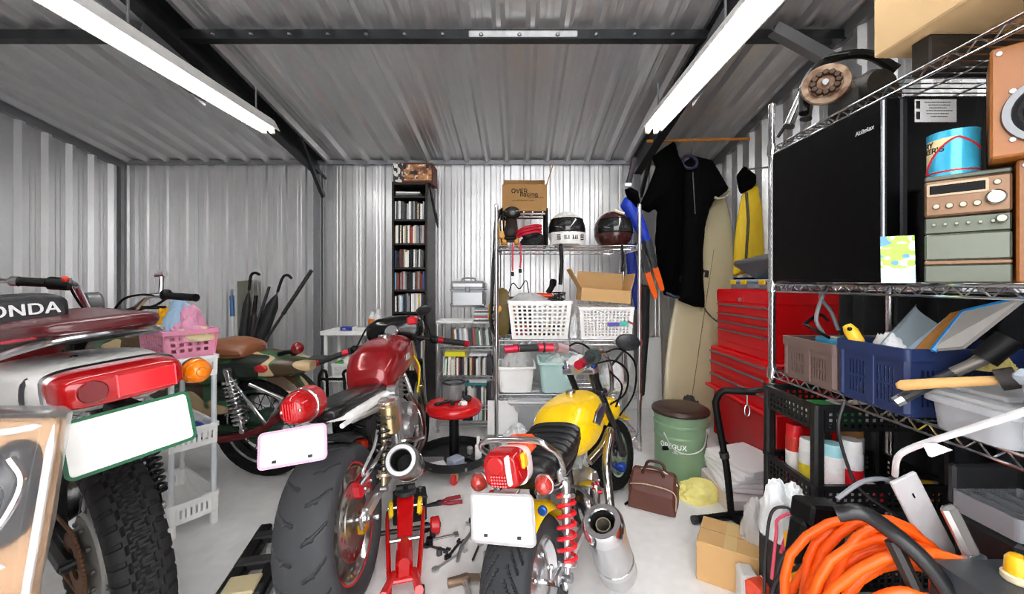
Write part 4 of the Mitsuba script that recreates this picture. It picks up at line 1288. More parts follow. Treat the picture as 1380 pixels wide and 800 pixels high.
# ---------------------------------------------------------------- the red cafe racer in the middle left
B3 = at(-.61, 1.40, 0, 92.5, -7)
inv3 = np.linalg.inv(B3)
thing('motorcycle', 'red tanked cafe racer motorcycle with a fat grey rear tyre and pink plate', 'motorcycle', B3)
R3 = .265
part('rear_tyre', mv(tyre_mesh(R3, .175, .178, arcs, 620, 90, 2.35), 0, 0, R3), C('36373a', .62, spec=.3), smooth=25)
part('rear_rim', mv(rim_mesh(.178, .13), 0, 0, R3), C('d0cdca', .14, 1.0), smooth=40)
part('rim_stripe', mv(turn_y([(.190, -.0655), (.193, -.067), (.186, -.067), (.184, -.0655)], 64), 0, 0, R3), C('d02a34', .3))
wh = part('wheel_spokes', cat([mv(tf(box(.13, .05, .034, (.095, 0, 0), r=.01), at(0, 0, 0, ry=a * 72)), 0, 0, R3) for a in range(5)]), C('bab6b2', .25, .9))
part('rear_hub', mv(turn_y([(0, -.06), (.035, -.06), (.042, -.05), (.042, .05), (.035, .06), (0, .06)], 30), 0, 0, R3), ALU)
dr_ = part('brake_disc', mv(disc_rotor(.125, .075), 0, -.062, R3), C('b9b7b4', .22, 1.0))
part('disc_carrier', mv(disc_rotor(.078, .03, .006, 5), 0, -.064, R3), C('9a9890', .3, .9), parent=dr_)
cp = part('brake_caliper', mv(box(.10, .045, .06, (0, 0, 0), r=.012), .07, -.075, R3 + .085), C('a3101c', .3, coat=.6))
for q in (-.03, .03):
    part('caliper_bolt', bolt_y(.07 + q, -.097, R3 + .085, .008, .008, -1), STEEL, parent=cp)
part('gold_clip', mv(box(.05, .03, .035, (0, 0, 0), r=.006), .005, -.09, R3 - .03), C('d3a02a', .25, .8))
part('axle_plate', mv(box(.13, .012, .05, (.03, -.098, 0), r=.006), 0, 0, R3), ALU)
part('axle', cat(rod((0, -.135, R3), (0, .12, R3), .010), bolt_y(0, -.105, R3, .017, .014, -1), bolt_y(0, -.125, R3, .01, .025, -1)), CHROME)
part('swingarm', cat(*[box(.5, .028, .045, (.24, s * .105, R3 + .015), r=.008) for s in (-1, 1)], box(.06, .2, .05, (.40, 0, R3 + .02), r=.01)), C('cfcfd0', .25, .9))
part('brake_hose', tube(spline([(.07, -.09, R3 + .11), (.02, -.11, R3 + .16), (.12, -.12, R3 + .20), (.26, -.1, R3 + .24)], 8), .006, 8), C('c8c8ca', .3, .6))
part('hose_stay', tube(spline([(.0, -.1, R3 + .12), (.05, -.13, R3 + .155), (.16, -.15, R3 + .19)], 6), .008, 8), CHROME)
fe = part('rear_fender', loft([[(R3 * 1.12 * math.cos(a), y, R3 + R3 * 1.12 * math.sin(a) - q) for y, q in ((-.085, .03), (-.06, 0), (.06, 0), (.085, .03), (.06, .008), (-.06, .008))] for a in np.radians(np.linspace(20, 88, 14))]), C('0f0f11', .3))
part('fender_edge', tube([(R3 * 1.13 * math.cos(a) - .0, .088 - .14 * q, R3 + R3 * 1.13 * math.sin(a) - .02) for q, a in zip(np.linspace(0, 1, 10), np.radians(np.linspace(98, 78, 10)))], .005, 6), C('d8d8d8', .3, .7), parent=fe)
for s in (-1, 1):
    k = spring_shock((.26, s * .135, .60), (.13, s * .135, .30), .026, .006, C('18181a', .35), C('c7b694', .3, .7), 9)
    part('reservoir', cat(mv(cyl(.036, .12, n=24, ch=.008), .235, s * .155, .47)), C('b9a37e', .25, .85), parent=k)
    part('reservoir_cap', mv(cyl(.034, .012, n=24, ch=.003), .235, s * .155, .592), C('d8d3c8', .2, .9), parent=k)
    if s < 0:
        part('lettering', tf(text('OHLINS', .014, .001, True), np.array([[0, 0, -1, .1985], [-1, 0, 0, s * .155], [0, 1, 0, .545], [0, 0, 0, 1.]])), C('2a2418', .4), parent=k, smooth=False)
# tail: single seat, round red lamp, small plate
part('seat', body([(-.02, .64, .045, .015, .02), (.02, .64, .075, .02, .03), (.15, .635, .09, .025, .035), (.33, .62, .095, .03, .03), (.46, .61, .085, .03, .025), (.52, .61, .05, .02, .02)], 24, 3, 4), C('0b0b0d', .3), smooth=50)
part('seat_rail', cat([tube(spline([(-.05, s * .085, .612), (.15, s * .1, .606), (.35, s * .105, .592), (.5, s * .1, .58)], 5), [.009] * 16, 8) for s in (-1, 1)]), C('d8d8d8', .3))
part('white_panel', body([(.02, .622, .098, .012, .012), (.1, .618, .106, .016, .016), (.3, .604, .112, .018, .018), (.42, .594, .11, .012, .012)], 20, 5, 3), C('f0f0ee', .25, coat=.5), smooth=50)
tl = part('tail_light', tf(lathe([(0, -.078), (.028, -.074), (.043, -.06), (.050, -.035), (.052, 0)], 36), frame((-.08, .02, .705), (0, 1, 0), (1, 0, -.05))), REDLENS, smooth=50)
part('bezel', tf(mv(trimesh.creation.torus(.054, .005, major_sections=40, minor_sections=8), 0, 0, -.005), frame((-.08, .02, .705), (0, 1, 0), (1, 0, -.05))), CHROME, parent=tl)
part('housing', tf(lathe([(.057, -.004), (.058, .05), (.03, .075), (0, .075)], 30), frame((-.08, .02, .705), (0, 1, 0), (1, 0, -.05))), C('a8121c', .15, coat=1), parent=tl)
for q in (-.028, .028):
    part('lens_screw', ball(.006, (-.152, .02 + q, .709), 1), CHROME, parent=tl)
part('lens_rib', cat([box(.004, .0016, .05, (-.158, .02 - .02 + .008 * i, .709), r=.0005) for i in range(6)]), C('f04a50', .15), parent=tl)
part('tail_bracket', cat(box(.12, .03, .014, (-.02, 0, .615), r=.003), box(.01, .09, .05, (-.11, .01, .585), r=.003)), CHROME)
plate(pface(-.165, .605, 18, .02) @ at(0, 0, 0, rz=2), .20, .10, PLATEP, C('d9a9c0', .4))
part('pipe_clamp', cat(mv(turn_y([(.03, -.02), (.036, -.02), (.036, .02), (.03, .02)], 24), .44, -.12, .585), rod((.44, -.12, .55), (.40, -.12, .36), .015)), C('d6d6d8', .2, .9))
part('foot_peg_plate', cat(box(.06, .018, .26, (.42, -.135, .44), r=.008), box(.12, .02, .05, (.46, -.135, .33), r=.008)), C('dcdcde', .25, .8))
part('foot_peg', rod((.44, -.145, .36), (.44, -.24, .36), .012), CHROME)
muffler((.115, -.215, .405), (.34, -.19, .275), .062, C('9c9894', .18, 1.0), C('a8a8a8', .4, .9), .62, False)
part('exhaust_pipe', tube(spline([(.34, -.19, .275), (.48, -.15, .24), (.62, -.13, .20), (.86, -.13, .22), (.96, -.1, .33), (.93, -.06, .45)], 8), .02, 12), C('b5b0aa', .15, 1.0))
tk = part('tank', body([(.46, .62, .06, .03, .04), (.49, .64, .10, .06, .08), (.58, .67, .125, .09, .11), (.72, .69, .135, .10, .115), (.86, .70, .13, .10, .11), (.96, .70, .11, .09, .09), (1.0, .70, .07, .06, .06)], 36, 2.9, 6), MAROON, smooth=50)
part('filler_cap', mv(cyl(.036, .022, (.82, 0, .802), 28, .006), 0, 0, 0), CHROME, parent=tk)
part('tank_emblem', box(.07, .004, .03, (.72, -.137, .70), r=.001), C('e8e8ea', .2, .8), parent=tk)
engine(.72, .36, C('a5a5a6', .35, .7), l=.34, cyl_ang=15)
part('carburettor', cat(mv(turn_y([(0, -.05), (.03, -.05), (.034, -.04), (.034, .04), (.0, .05)], 20), .56, -.06, .50), cyl(.024, .09, (.56, -.08, .47), 16, .004)), ALU)
part('air_filter', tf(lathe([(.0, 0), (.036, 0), (.04, .01), (.045, .09), (.04, .1), (0, .1)], 20), frame((.46, -.09, .52), (0, 1, 0), (-1, -.2, -.1))), C('c9c9cb', .3, .6))
part('frame', cat([tube(spline([(.05, s * .08, .60), (.4, s * .1, .56), (.75, s * .07, .62), (1.02, 0, .68)], 5), .014, 8) for s in (-1, 1)] + [tube(spline([(.42, s * .1, .56), (.46, s * .1, .3), (.6, s * .1, .22), (.85, s * .1, .22), (.98, s * .06, .45), (1.03, 0, .62)], 5), .014, 8) for s in (-1, 1)]), C('c9c9cb', .3, .7))
part('wiring', cat([tube(spline([(.12 + .03 * k, rng.uniform(-.06, .06), .56), (.2, rng.uniform(-.09, .09), .46 + .02 * k), (.3, rng.uniform(-.09, .09), .42 + .03 * k), (.4, rng.uniform(-.05, .05), .5)], 5), .005, 6) for k in range(6)]), BLACK)
part('battery_box', box(.16, .15, .13, (.3, 0, .48), r=.01), C('121214', .5))
part('ignition_coil', box(.05, .05, .05, (.2, -.04, .45), r=.01), C('c8341a', .4))
part('yellow_cable', tube(spline([(1.0, -.1, .66), (.98, -.13, .6), (.93, -.135, .54), (.9, -.12, .46)], 6), .006, 6), C('e8cf1a', .4))
part('front_tyre', mv(tyre_mesh(.265, .12, .178, vees, 260, 36), 1.2, 0, .265), RUBBER, smooth=30)
part('front_rim', mv(rim_mesh(.178, .09), 1.2, 0, .265), ALU)
part('front_spokes', cat([mv(tf(box(.14, .03, .03, (.1, 0, 0), r=.008), at(0, 0, 0, ry=a * 72)), 1.2, 0, .265) for a in range(5)]), ALU)
part('front_disc', mv(disc_rotor(.11, .06), 1.2, -.06, .265), C('b9b7b4', .22, 1.0))
for s in (-1, 1):
    fk = part('fork_leg', cat(rod((1.2, s * .085, .265), (1.14, s * .085, .45), .024), rod((1.14, s * .085, .45), (1.02, s * .085, .80), .019)), C('d2c6a8', .18, 1.0))
    part('fork_cap', ball(.021, (1.018, s * .085, .805), 2), C('c9a24a', .25, .8), parent=fk)
part('triple_clamp', box(.05, .22, .025, (1.03, 0, .78), r=.008), ALU)
ck = part('headlight_cowl', body([(.98, .82, .03, .02, .02), (1.0, .82, .15, .07, .06), (1.06, .82, .17, .09, .085), (1.16, .81, .15, .09, .08), (1.24, .79, .09, .06, .05), (1.26, .78, .03, .02, .02)], 30, 2.8, 5), BLACKG, smooth=50)
part('gauge', mv(tf(cyl(.04, .03, (0, 0, 0), 24, .006), at(0, 0, 0, ry=-50)), .975, 0, .81), CHROME)
for s in (-1, 1):
    a, b = np.array((1.02, s * .10, .77)), np.array((.93, s * .42, .70))
    part('clip_on', rod(a, a + (b - a) * .5, .011), C('2a2a2c', .3, .6))
    q = a + (b - a) * .48
    part('lever_perch', ball(.024, a + (b - a) * .42, 2), BLACK)
    grip(q, b, .016, C('171718', .6), C('b01524', .25, .5))
    part('grip_band', rod(a + (b - a) * .52, a + (b - a) * .62, .0185, 14), C('b5142a', .25, .4))
    part('lever', tube(spline([a + (b - a) * .42 + (.03, 0, 0), a + (b - a) * .6 + (.055, 0, .0), a + (b - a) * .98 + (.05, 0, 0)], 5), .006, 8), C('b8b8ba', .3, .9))
    part('cable', tube(spline([a + (b - a) * .4, a + (.08, s * .06, .1), a + (.12, -s * .02, .02), (1.08, 0, .66)], 6), .005, 6), BLACK)
part('brake_reservoir', mv(box(.07, .055, .045, (0, 0, 0), r=.008), 1.0, -.12, .868), C('c41a24', .3))
part('brake_line', tube(spline([(1.0, -.12, .85), (1.06, -.16, .76), (1.08, -.14, .62), (1.12, -.12, .45), (1.16, -.1, .32)], 7), .006, 8), C('c5c5c8', .25, .8))
Mm = frame((.98, -.20, .92), (0, -1, .25), (.8, 0, .6)) @ at(0, 0, 0, ry=0)
mirror_disc(None, Mm, .05, C('3a3c40', .25, .6), rod((.99, -.16, .83), (.985, -.20, .915), .006))
part('side_stand', rod((.55, .1, .26), (.5, .24, .035), .01), DARKSTEEL)

# ---------------------------------------------------------------- the small yellow motorcycle in front
B4 = at(.055, 1.22, 0, 65.6, -9.5)
inv4 = np.linalg.inv(B4)
thing('motorcycle', 'small yellow motorcycle with ribbed black seat and white plate in the foreground', 'motorcycle', B4)
R4 = .19
part('rear_tyre', mv(tyre_mesh(R4, .15, .115, vees, 560, 84, 2.6), 0, 0, R4), C('2c2d30', .65, spec=.3), smooth=25)
part('rear_rim', mv(rim_mesh(.115, .11), 0, 0, R4), CHROME, smooth=40)
part('rear_hub', mv(turn_y([(0, -.055), (.03, -.055), (.06, -.05), (.10, -.03), (.112, -.02), (.112, .02), (.06, .05), (0, .055)], 40), 0, 0, R4), C('c2c2c4', .22, .9))
for a in range(5):
    part('hub_bolt', bolt_y(.07 * math.cos(a * 1.257), -.047, R4 + .07 * math.sin(a * 1.257), .008, .01, -1), CHROME)
part('axle', cat(rod((0, -.13, R4), (0, .13, R4), .008), bolt_y(0, -.115, R4, .014, .014, -1)), CHROME)
part('swingarm', cat(*[box(.40, .024, .035, (.19, s * .10, R4 + .01), r=.008) for s in (-1, 1)]), C('cfcfd0', .25, .9))
part('rear_fender', loft([[(R4 * 1.16 * math.cos(a), y, R4 + R4 * 1.16 * math.sin(a) - q) for y, q in ((-.085, .03), (-.06, 0), (.06, 0), (.085, .03), (.06, .008), (-.06, .008))] for a in np.radians(np.linspace(30, 108, 16))]), YELLOW)
for s in (-1, 1):
    spring_shock((.12, s * .125, .44), (.02, s * .125, .20), .027, .0058, C('d8202a', .3), C('d2d2d4', .2, .9), 6)
    part('shock_mount', box(.05, .02, .06, (.12, s * .112, .45), r=.008), C('c9c9cb', .25, .8))
seat_secs = [(.03, .485, .05, .025, .02), (.05, .49, .095, .05, .035), (.14, .485, .11, .06, .04), (.3, .48, .112, .055, .042), (.42, .495, .10, .05, .045), (.47, .51, .06, .035, .03)]
s_ = body(seat_secs, 32, 2.8, 8)
st = part('seat', s_, C('131416', .42, spec=.6), smooth=50)
for i, x in enumerate(np.linspace(.12, .44, 8)):
    q = spline(np.array([list(t) for t in seat_secs]), 8)
    zc, hw, tp = np.interp(x, q[:, 0], q[:, 1]), np.interp(x, q[:, 0], q[:, 2]), np.interp(x, q[:, 0], q[:, 4])
    a = np.radians(np.linspace(12, 168, 15))
    part('seat_rib', tube([(x, hw * np.sign(math.cos(t)) * abs(math.cos(t)) ** (2 / 2.8), zc + tp * abs(math.sin(t)) ** (2 / 2.8)) for t in a], [.004] + [.011] * 13 + [.004], 8), C('17181a', .4, spec=.6), parent=st)
part('lettering', tf(rot(text('MONKEY', .022, .0015, True), -12, 'x'), pface(.038, .495)), C('d8dadc', .3, .5), parent=st, smooth=False)
part('grab_rail', tube(spline([(.14, .115, .46), (.09, .125, .53), (.03, .12, .58), (.02, .08, .605), (.02, -.08, .605), (.03, -.12, .58), (.09, -.125, .53), (.14, -.115, .46)], 8), .010, 12), CHROME)
tl = part('tail_light', body([(-.075, .545, .045, .035, .035), (-.07, .545, .055, .048, .048), (-.04, .545, .06, .053, .053), (-.01, .545, .06, .053, .053)], 28, 4, 4), REDLENS, smooth=50)
part('clear_side', body([(-.012, .54, .061, .06, .052), (.03, .54, .06, .055, .05), (.05, .54, .045, .035, .035)], 28, 4, 3), LENSW, parent=tl, smooth=50)
part('round_lens', mv(tf(cyl(.028, .01, n=24, ch=.004), basis((0, 0, 0), (0, 1, 0), (0, 0, 1))), -.082, .012, .565), C('b0060e', .08, coat=.8), parent=tl)
part('clear_strip', box(.05, .016, .085, (-.06, -.03, .55), r=.005), C('f2e6e0', .12, coat=1), parent=tl)
part('amber_corner', box(.03, .014, .045, (-.03, -.062, .565), r=.005), C('f5b01a', .1, coat=1), parent=tl)
part('reflector_grain', cat([ball(.0035, (-.078, .03 - .009 * (i % 6), .505 + .009 * (i // 6)), 1) for i in range(24)]), C('f2686a', .15, coat=1), parent=tl)
part('orange_lamp', box(.045, .09, .05, (.055, -.02, .585), r=.01), C('f0521e', .1, coat=1))
for s in (-1, 1):
    sg = part('turn_signal', tf(lathe([(0, -.03), (.014, -.028), (.024, -.016), (.027, 0), (.027, .015), (.012, .035), (0, .035)], 26), frame((-.02, s * .112, .49), (0, 1, 0), (1, 0, 0))), C('a8342c', .08, coat=1), smooth=50)
    part('chrome_ring', tf(mv(trimesh.creation.torus(.027, .004, major_sections=28, minor_sections=8), 0, 0, .002), frame((-.02, s * .112, .49), (0, 1, 0), (1, 0, 0))), CHROME, parent=sg)
    part('stalk', rod((.02, s * .112, .49), (.06, s * .07, .47), .007), CHROME, parent=sg)
plate(pface(-.10, .425, 14, .0) @ at(0, 0, 0, rz=1), .20, .125, PLATEW, C('d9d9d9', .3, .6))
part('plate_bracket', cat(box(.05, .06, .01, (-.045, 0, .47), r=.002), tube(spline([(.12, -.12, .44), (.06, -.115, .445), (.02, -.1, .46), (-.02, -.08, .465)], 5), .008, 8)), CHROME)
part('blue_bolt', tf(cyl(.014, .014, n=14, ch=.003), basis((-.04, -.10, .42), (0, 1, 0), (0, 0, 1))), C('2a5fb8', .25, .7))
tk = part('tank', body([(.38, .46, .05, .04, .04), (.41, .475, .10, .08, .07), (.50, .49, .132, .12, .095), (.62, .495, .138, .13, .10), (.74, .50, .12, .12, .09), (.82, .51, .07, .07, .055), (.84, .515, .03, .03, .03)], 36, 2.5, 6), YELLOW, smooth=50)
for s in (-1, 1):
    wing = [(.50, .035), (.56, .06), (.66, .065), (.72, .05), (.66, .02), (.56, .0)]
    vv = []
    for (x, dz), sc_ in [(q, 1) for q in wing]:
        vv.append((x, s * .139, .475 + dz))
    c = np.mean(vv, 0)
    ring = np.array(vv)
    part('tank_emblem', loft(np.array([ring + (0, -s * .012, 0), ring + (0, s * .001, 0), c + (ring - c) * .8 + (0, s * .004, 0)])), C('4c4a66', .25, .6), parent=tk)
    part('emblem_edge', tube(ring + (0, s * .001, 0), .003, 6, closed=True), CHROME, parent=tk)
part('filler_cap', cyl(.024, .018, (.66, 0, .592), 22, .004), CHROME, parent=tk)
engine(.46, .25, C('b4b4b6', .28, .8), w=.2, l=.26, cyl_ang=75, fn=6, scale=.8)
part('clutch_cover', cat(mv(turn_y([(0, -.13), (.05, -.13), (.062, -.12), (.066, -.1), (.066, -.07)], 30), .40, 0, .25)), CHROME)
for a in range(6):
    part('red_bolt', bolt_y(.40 + .052 * math.cos(a * 1.047), -.128, .25 + .052 * math.sin(a * 1.047), .007, .01, -1), C('c01a28', .25, .7))
part('carburettor', cat(cyl(.02, .07, (.36, -.07, .38), 14, .003), mv(turn_y([(0, -.03), (.022, -.03), (.022, .03), (0, .03)], 16), .36, -.07, .40)), C('c4d0cc', .3, .7))
part('exhaust_pipe', tube(spline([(.62, -.05, .30), (.70, -.10, .34), (.72, -.135, .40), (.64, -.155, .40), (.54, -.15, .33), (.46, -.16, .20), (.34, -.18, .14), (.26, -.20, .16)], 8), .018, 12), C('c9c5be', .12, 1.0))
muffler((.075, -.24, .345), (.22, -.225, .08), .062, C('c9c9cb', .22, .95), CHROME, .6)
part('muffler_stay', tube(spline([(.12, -.12, .43), (.18, -.16, .38), (.2, -.2, .3)], 4), .006, 8), STEEL)
part('heat_shield', rod((.32, -.15, .32), (.30, -.16, .14), .008), C('dadadc', .2, .9))
part('frame', cat([tube(spline([(.05, s * .07, .44), (.25, s * .09, .43), (.5, s * .06, .46), (.82, 0, .56)], 5), .014, 8) for s in (-1, 1)] + [tube(spline([(.28, s * .08, .42), (.3, s * .08, .2), (.5, s * .08, .15), (.6, s * .05, .2)], 5), .012, 8) for s in (-1, 1)]), C('17171a', .3))
part('side_stand', rod((.4, .09, .18), (.38, .2, .03), .008), DARKSTEEL)
# front end, steered to the right
ST = at(.86, 0, 0, rz=-14) @ at(-.86, 0, 0)
SP = lambda m: tf(m, ST)  # noqa: E731
part('front_tyre', SP(mv(tyre_mesh(.18, .115, .105, vees, 300, 44), 1.04, 0, .18)), RUBBER, smooth=30)
part('front_rim', SP(mv(rim_mesh(.105, .085), 1.04, 0, .18)), CHROME, smooth=40)
fd = part('front_disc', SP(mv(disc_rotor(.088, .03, .005, 20), 1.04, -.048, .18)), C('d0d0d2', .2, 1.0))
part('front_hub', SP(mv(turn_y([(0, -.055), (.025, -.055), (.09, -.02), (.09, .02), (.025, .055), (0, .055)], 28), 1.04, 0, .18)), ALU)
part('blue_caliper', SP(mv(box(.05, .04, .04, r=.01), 1.0, -.07, .13)), C('2547a0', .3, .5))
part('front_fender', SP(loft([[(1.04 + .21 * math.cos(a), y, .2 + .21 * math.sin(a) - q) for y, q in ((-.06, .02), (-.04, 0), (.04, 0), (.06, .02), (.04, .007), (-.04, .007))] for a in np.radians(np.linspace(35, 120, 14))])), YELLOW)
for s in (-1, 1):
    part('fork_leg', SP(cat(rod((1.04, s * .07, .18), (.99, s * .07, .34), .022), rod((.99, s * .07, .34), (.86, s * .07, .66), .017))), C('18181a', .25))
hl = part('headlight', SP(mv(tf(lathe([(0, -.09), (.045, -.075), (.062, -.03), (.066, 0), (.06, .01), (0, .02)], 30), frame((0, 0, 0), (0, 1, 0), (1, 0, 0))), 1.04, -.03, .42)), YELLOW, smooth=50)
part('headlight_rim', SP(mv(tf(trimesh.creation.torus(.066, .005, major_sections=32, minor_sections=8), frame((0, 0, 0), (0, 1, 0), (1, 0, 0))), 1.04, -.03, .42)), CHROME, parent=hl)
part('top_clamp', SP(box(.06, .19, .03, (.86, 0, .66), r=.008)), C('d6d6da', .15, .95))
part('bottom_clamp', SP(box(.06, .19, .028, (.91, 0, .54), r=.008)), C('20212a', .3))
part('gauge', SP(mv(tf(cyl(.05, .06, (0, 0, 0), 28, .012), at(0, 0, 0, ry=-30)), .86, .0, .67)), C('d2d2d6', .25, .85))
part('speedometer', SP(mv(tf(cyl(.042, .004, (0, 0, .059), 28, .001), at(0, 0, 0, ry=-30)), .86, .0, .67)), C('e2e2e0', .4))
part('bar_clamp', SP(cat(*[box(.05, .03, .05, (.835, s * .05, .70), r=.008) for s in (-1, 1)])), C('c8c8cc', .25, .9))
part('blue_bolt', SP(cat(*[ball(.012, (.85, s * .085, .68), 2) for s in (-1, 1)])), C('2b3f9a', .25, .7))
bar = [w2(inv4, P(*q)) for q in ((742, 468, 2.02), (764, 470, 2.04), (786, 484, 2.07), (800, 520, 2.08), (812, 534, 2.09), (824, 524, 2.07), (822, 492, 2.03), (812, 474, 1.97), (800, 478, 1.90))]
part('handlebar', tube(spline(bar, 6), .011, 10), C('c7c7ca', .15, 1.0))
gl = grip(w2(inv4, P(734, 468, 2.0)), w2(inv4, P(697, 469, 1.98)), .018, C('1b1b1d', .6), C('c01c3c', .25, .5))
part('grip_end', rod(w2(inv4, P(700, 469, 1.982)), w2(inv4, P(680, 471, 1.97)), .019, 14), C('b81e40', .3, .3), parent=gl)
part('grip_collar', rod(w2(inv4, P(746, 468, 2.0)), w2(inv4, P(724, 468, 1.998)), .021, 14), C('c22440', .3, .3), parent=gl)
gr = grip(w2(inv4, P(802, 478, 1.90)), w2(inv4, P(784, 489, 1.76)), .019, C('24252a', .6))
part('grip_end', rod(w2(inv4, P(785, 488, 1.77)), w2(inv4, P(779, 492, 1.73)), .020, 14), C('b81e34', .3, .4), parent=gr)
part('grip_collar', rod(w2(inv4, P(801, 479, 1.89)), w2(inv4, P(797, 481, 1.86)), .036, 16), C('3c4a48', .4, .3), parent=gr)
part('switch_housing', rod(w2(inv4, P(750, 468, 2.01)), w2(inv4, P(764, 470, 2.03)), .026, 12), C('c3a2a8', .3, .5))
Mm = frame(w2(inv4, P(846, 461, 2.0)), inv4[:3, :3] @ np.array([1, 0, -.15]), inv4[:3, :3] @ np.array([0, 1, .25]))
mirror_disc(None, Mm, .062, C('202124', .35), rod(w2(inv4, P(846, 466, 2.02)), w2(inv4, P(824, 492, 2.03)), .006))
for q in (((812, 476, 1.98), (835, 470, 2.0), (856, 490, 2.05), (854, 530, 2.1), (835, 560, 2.1)), ((800, 490, 1.95), (828, 486, 2.0), (846, 502, 2.03), (842, 530, 2.06), (822, 545, 2.07)), ((760, 470, 2.04), (780, 462, 2.06), (800, 478, 2.1), (808, 520, 2.1)), ((822, 500, 2.03), (838, 520, 2.02), (830, 548, 2.04))):
    part('cable', tube(spline([w2(inv4, P(*z)) for z in q], 7), .005, 6), BLACK)
# ---------------------------------------------------------------- hanging clothes, boards and the tool chest
from scipy.spatial import cKDTree  # noqa: E402


def puff(poly, T, D, cell=.012):
    """A padded shape in the xz plane: the outline swells to half thickness T within D of its edge."""
    import shapely
    pg = poly if hasattr(poly, 'exterior') else Polygon(poly)
    x0, z0, x1, z1 = pg.bounds
    nx, nz = int((x1 - x0) / cell) + 3, int((z1 - z0) / cell) + 3
    X, Z = np.meshgrid(x0 + (np.arange(nx) - 1) * cell, z0 + (np.arange(nz) - 1) * cell, indexing='ij')
    pts = shapely.points(X.ravel(), Z.ravel())
    inside = shapely.contains(pg, pts)
    line = pg.exterior
    dist = shapely.distance(line, pts)
    near = shapely.get_coordinates(shapely.line_interpolate_point(line, shapely.line_locate_point(line, pts)))
    q = np.clip(dist / D, 0, 1)
    h = np.where(inside, T * np.sqrt(1 - (1 - q) ** 2), 0)
    P2 = np.where(inside[:, None], np.stack([X.ravel(), Z.ravel()], 1), near)
    i, j = np.meshgrid(np.arange(nx - 1), np.arange(nz - 1), indexing='ij')
    a, b, c, d = (i * nz + j).ravel(), ((i + 1) * nz + j).ravel(), ((i + 1) * nz + j + 1).ravel(), (i * nz + j + 1).ravel()
    f = np.stack([a, b, c, d], 1)[inside[a] | inside[b] | inside[c] | inside[d]]
    n = nx * nz
    v = np.vstack([np.stack([P2[:, 0], -h, P2[:, 1]], 1), np.stack([P2[:, 0], h, P2[:, 1]], 1)])
    m = TM(v, np.vstack([quads(f), quads(f[:, ::-1] + n)]))
    m.remove_unreferenced_vertices()
    return m


def wpoly(px, Y):
    """An outline measured on the photograph, at depth Y metres, as (x, z) metres."""
    return [(P(a, b, Y)[0], P(a, b, Y)[2]) for a, b in px]


def Q(x, y):
    return 830 + (x - 830) * .9163, 180 + (y - 180) * .9163


def hung(name, label, category, px, Y, T, D, mat, wob=.012, seed=0, cell=.011):
    m = puff(Polygon(wpoly([Q(*q) for q in px], Y)).buffer(.02).buffer(-.035).buffer(.015), T, D, cell)
    v = np.asarray(m.vertices)
    v[:, 1] += (meshkit.fbm(np.column_stack([v[:, 0] * 9, v[:, 2] * 4, v[:, 0] * 0]), 3, seed) - .5) * wob * 2
    m.vertices = v
    thing(name, label, category, at(0, Y, 0))
    part('body', m, mat, smooth=60)
    return m


NEO = C('020203', .9, spec=.05)
NEO2 = C('040405', .85, spec=.1)
hung('wetsuit', 'black hooded wetsuit with short left sleeve hanging in front from the orange pole', 'wetsuit',
     [(917, 190), (897, 203), (883, 214), (889, 229), (876, 262), (863, 289), (878, 297), (891, 287), (887, 337), (892, 380), (900, 417), (921, 423), (926, 376), (929, 311), (931, 229), (923, 213)], 2.98, .07, .16, NEO, seed=1)
part('hem', tube(spline([(P(*Q(902, 415), 2.98)[0], -.03, P(*Q(0, 414), 2.98)[2]), (P(*Q(911, 420), 2.98)[0], -.06, P(*Q(0, 419), 2.98)[2]), (P(*Q(920, 420), 2.98)[0], -.03, P(*Q(0, 420), 2.98)[2])], 5), .012, 6), C('1b2c3c', .6))
hung('wetsuit', 'dark short sleeved wetsuit hanging behind with pale cuff beside the surfboard', 'wetsuit',
     [(926, 226), (943, 212), (971, 219), (996, 262), (974, 279), (968, 290), (961, 318), (958, 360), (960, 436), (944, 434), (921, 425), (926, 376), (928, 300)], 3.06, .06, .15, NEO2, seed=2)
part('neck_ring', tf(trimesh.creation.torus(.055, .012, major_sections=28, minor_sections=8), basis((P(*Q(934, 225), 3.06)[0], -.055, P(*Q(934, 225), 3.06)[2]), (1, 0, 0), (0, .3, 1))), C('241f3c', .6))
part('cuff', tf(mv(sc(trimesh.creation.torus(.062, .012, major_sections=28, minor_sections=8), 1, .6, 1)), basis((P(*Q(984, 268), 3.06)[0], -.02, P(*Q(984, 269), 3.06)[2]), (1, 0, .35), (-.2, .3, 1))), C('b9b19a', .6))
part('zip', rod((P(*Q(938, 240), 3.06)[0], -.062, P(*Q(0, 240), 3.06)[2]), (P(*Q(941, 300), 3.06)[0], -.066, P(*Q(0, 300), 3.06)[2]), .006, 6), C('26262a', .5))
hung('life_vest', 'yellow sailing smock with black hood hanging on the right wall', 'vest',
     [(1016, 264), (1030, 258), (1038, 254), (1045, 290), (1048, 350), (1047, 378), (1003, 390), (1004, 340), (1011, 290)], 2.76, .05, .12, C('d8b413', .6), seed=3)
part('zip', tube([(P(*Q(1017, 268), 2.76)[0], -.04, P(*Q(0, 268), 2.76)[2]), (P(*Q(1018, 310), 2.76)[0], -.056, P(*Q(0, 310), 2.76)[2]), (P(*Q(1015, 370), 2.76)[0], -.05, P(*Q(0, 370), 2.76)[2])], .008, 6), C('2a2410', .5))
part('hook', tube([P(1008, 228, 2.70) - [0, 2.76, 0], [XR - .035, -.06, P(0, 224, 2.7)[2]]], .006, 6), STEEL)
part('hood', mv(puff(Polygon(wpoly([Q(*q) for q in [(1010, 240), (1016, 232), (1021, 226), (1030, 234), (1038, 240), (1038, 254), (1030, 262), (1016, 268), (1013, 258)]], 2.72)), .05, .07), 0, -.02, 0), NEO, smooth=60)
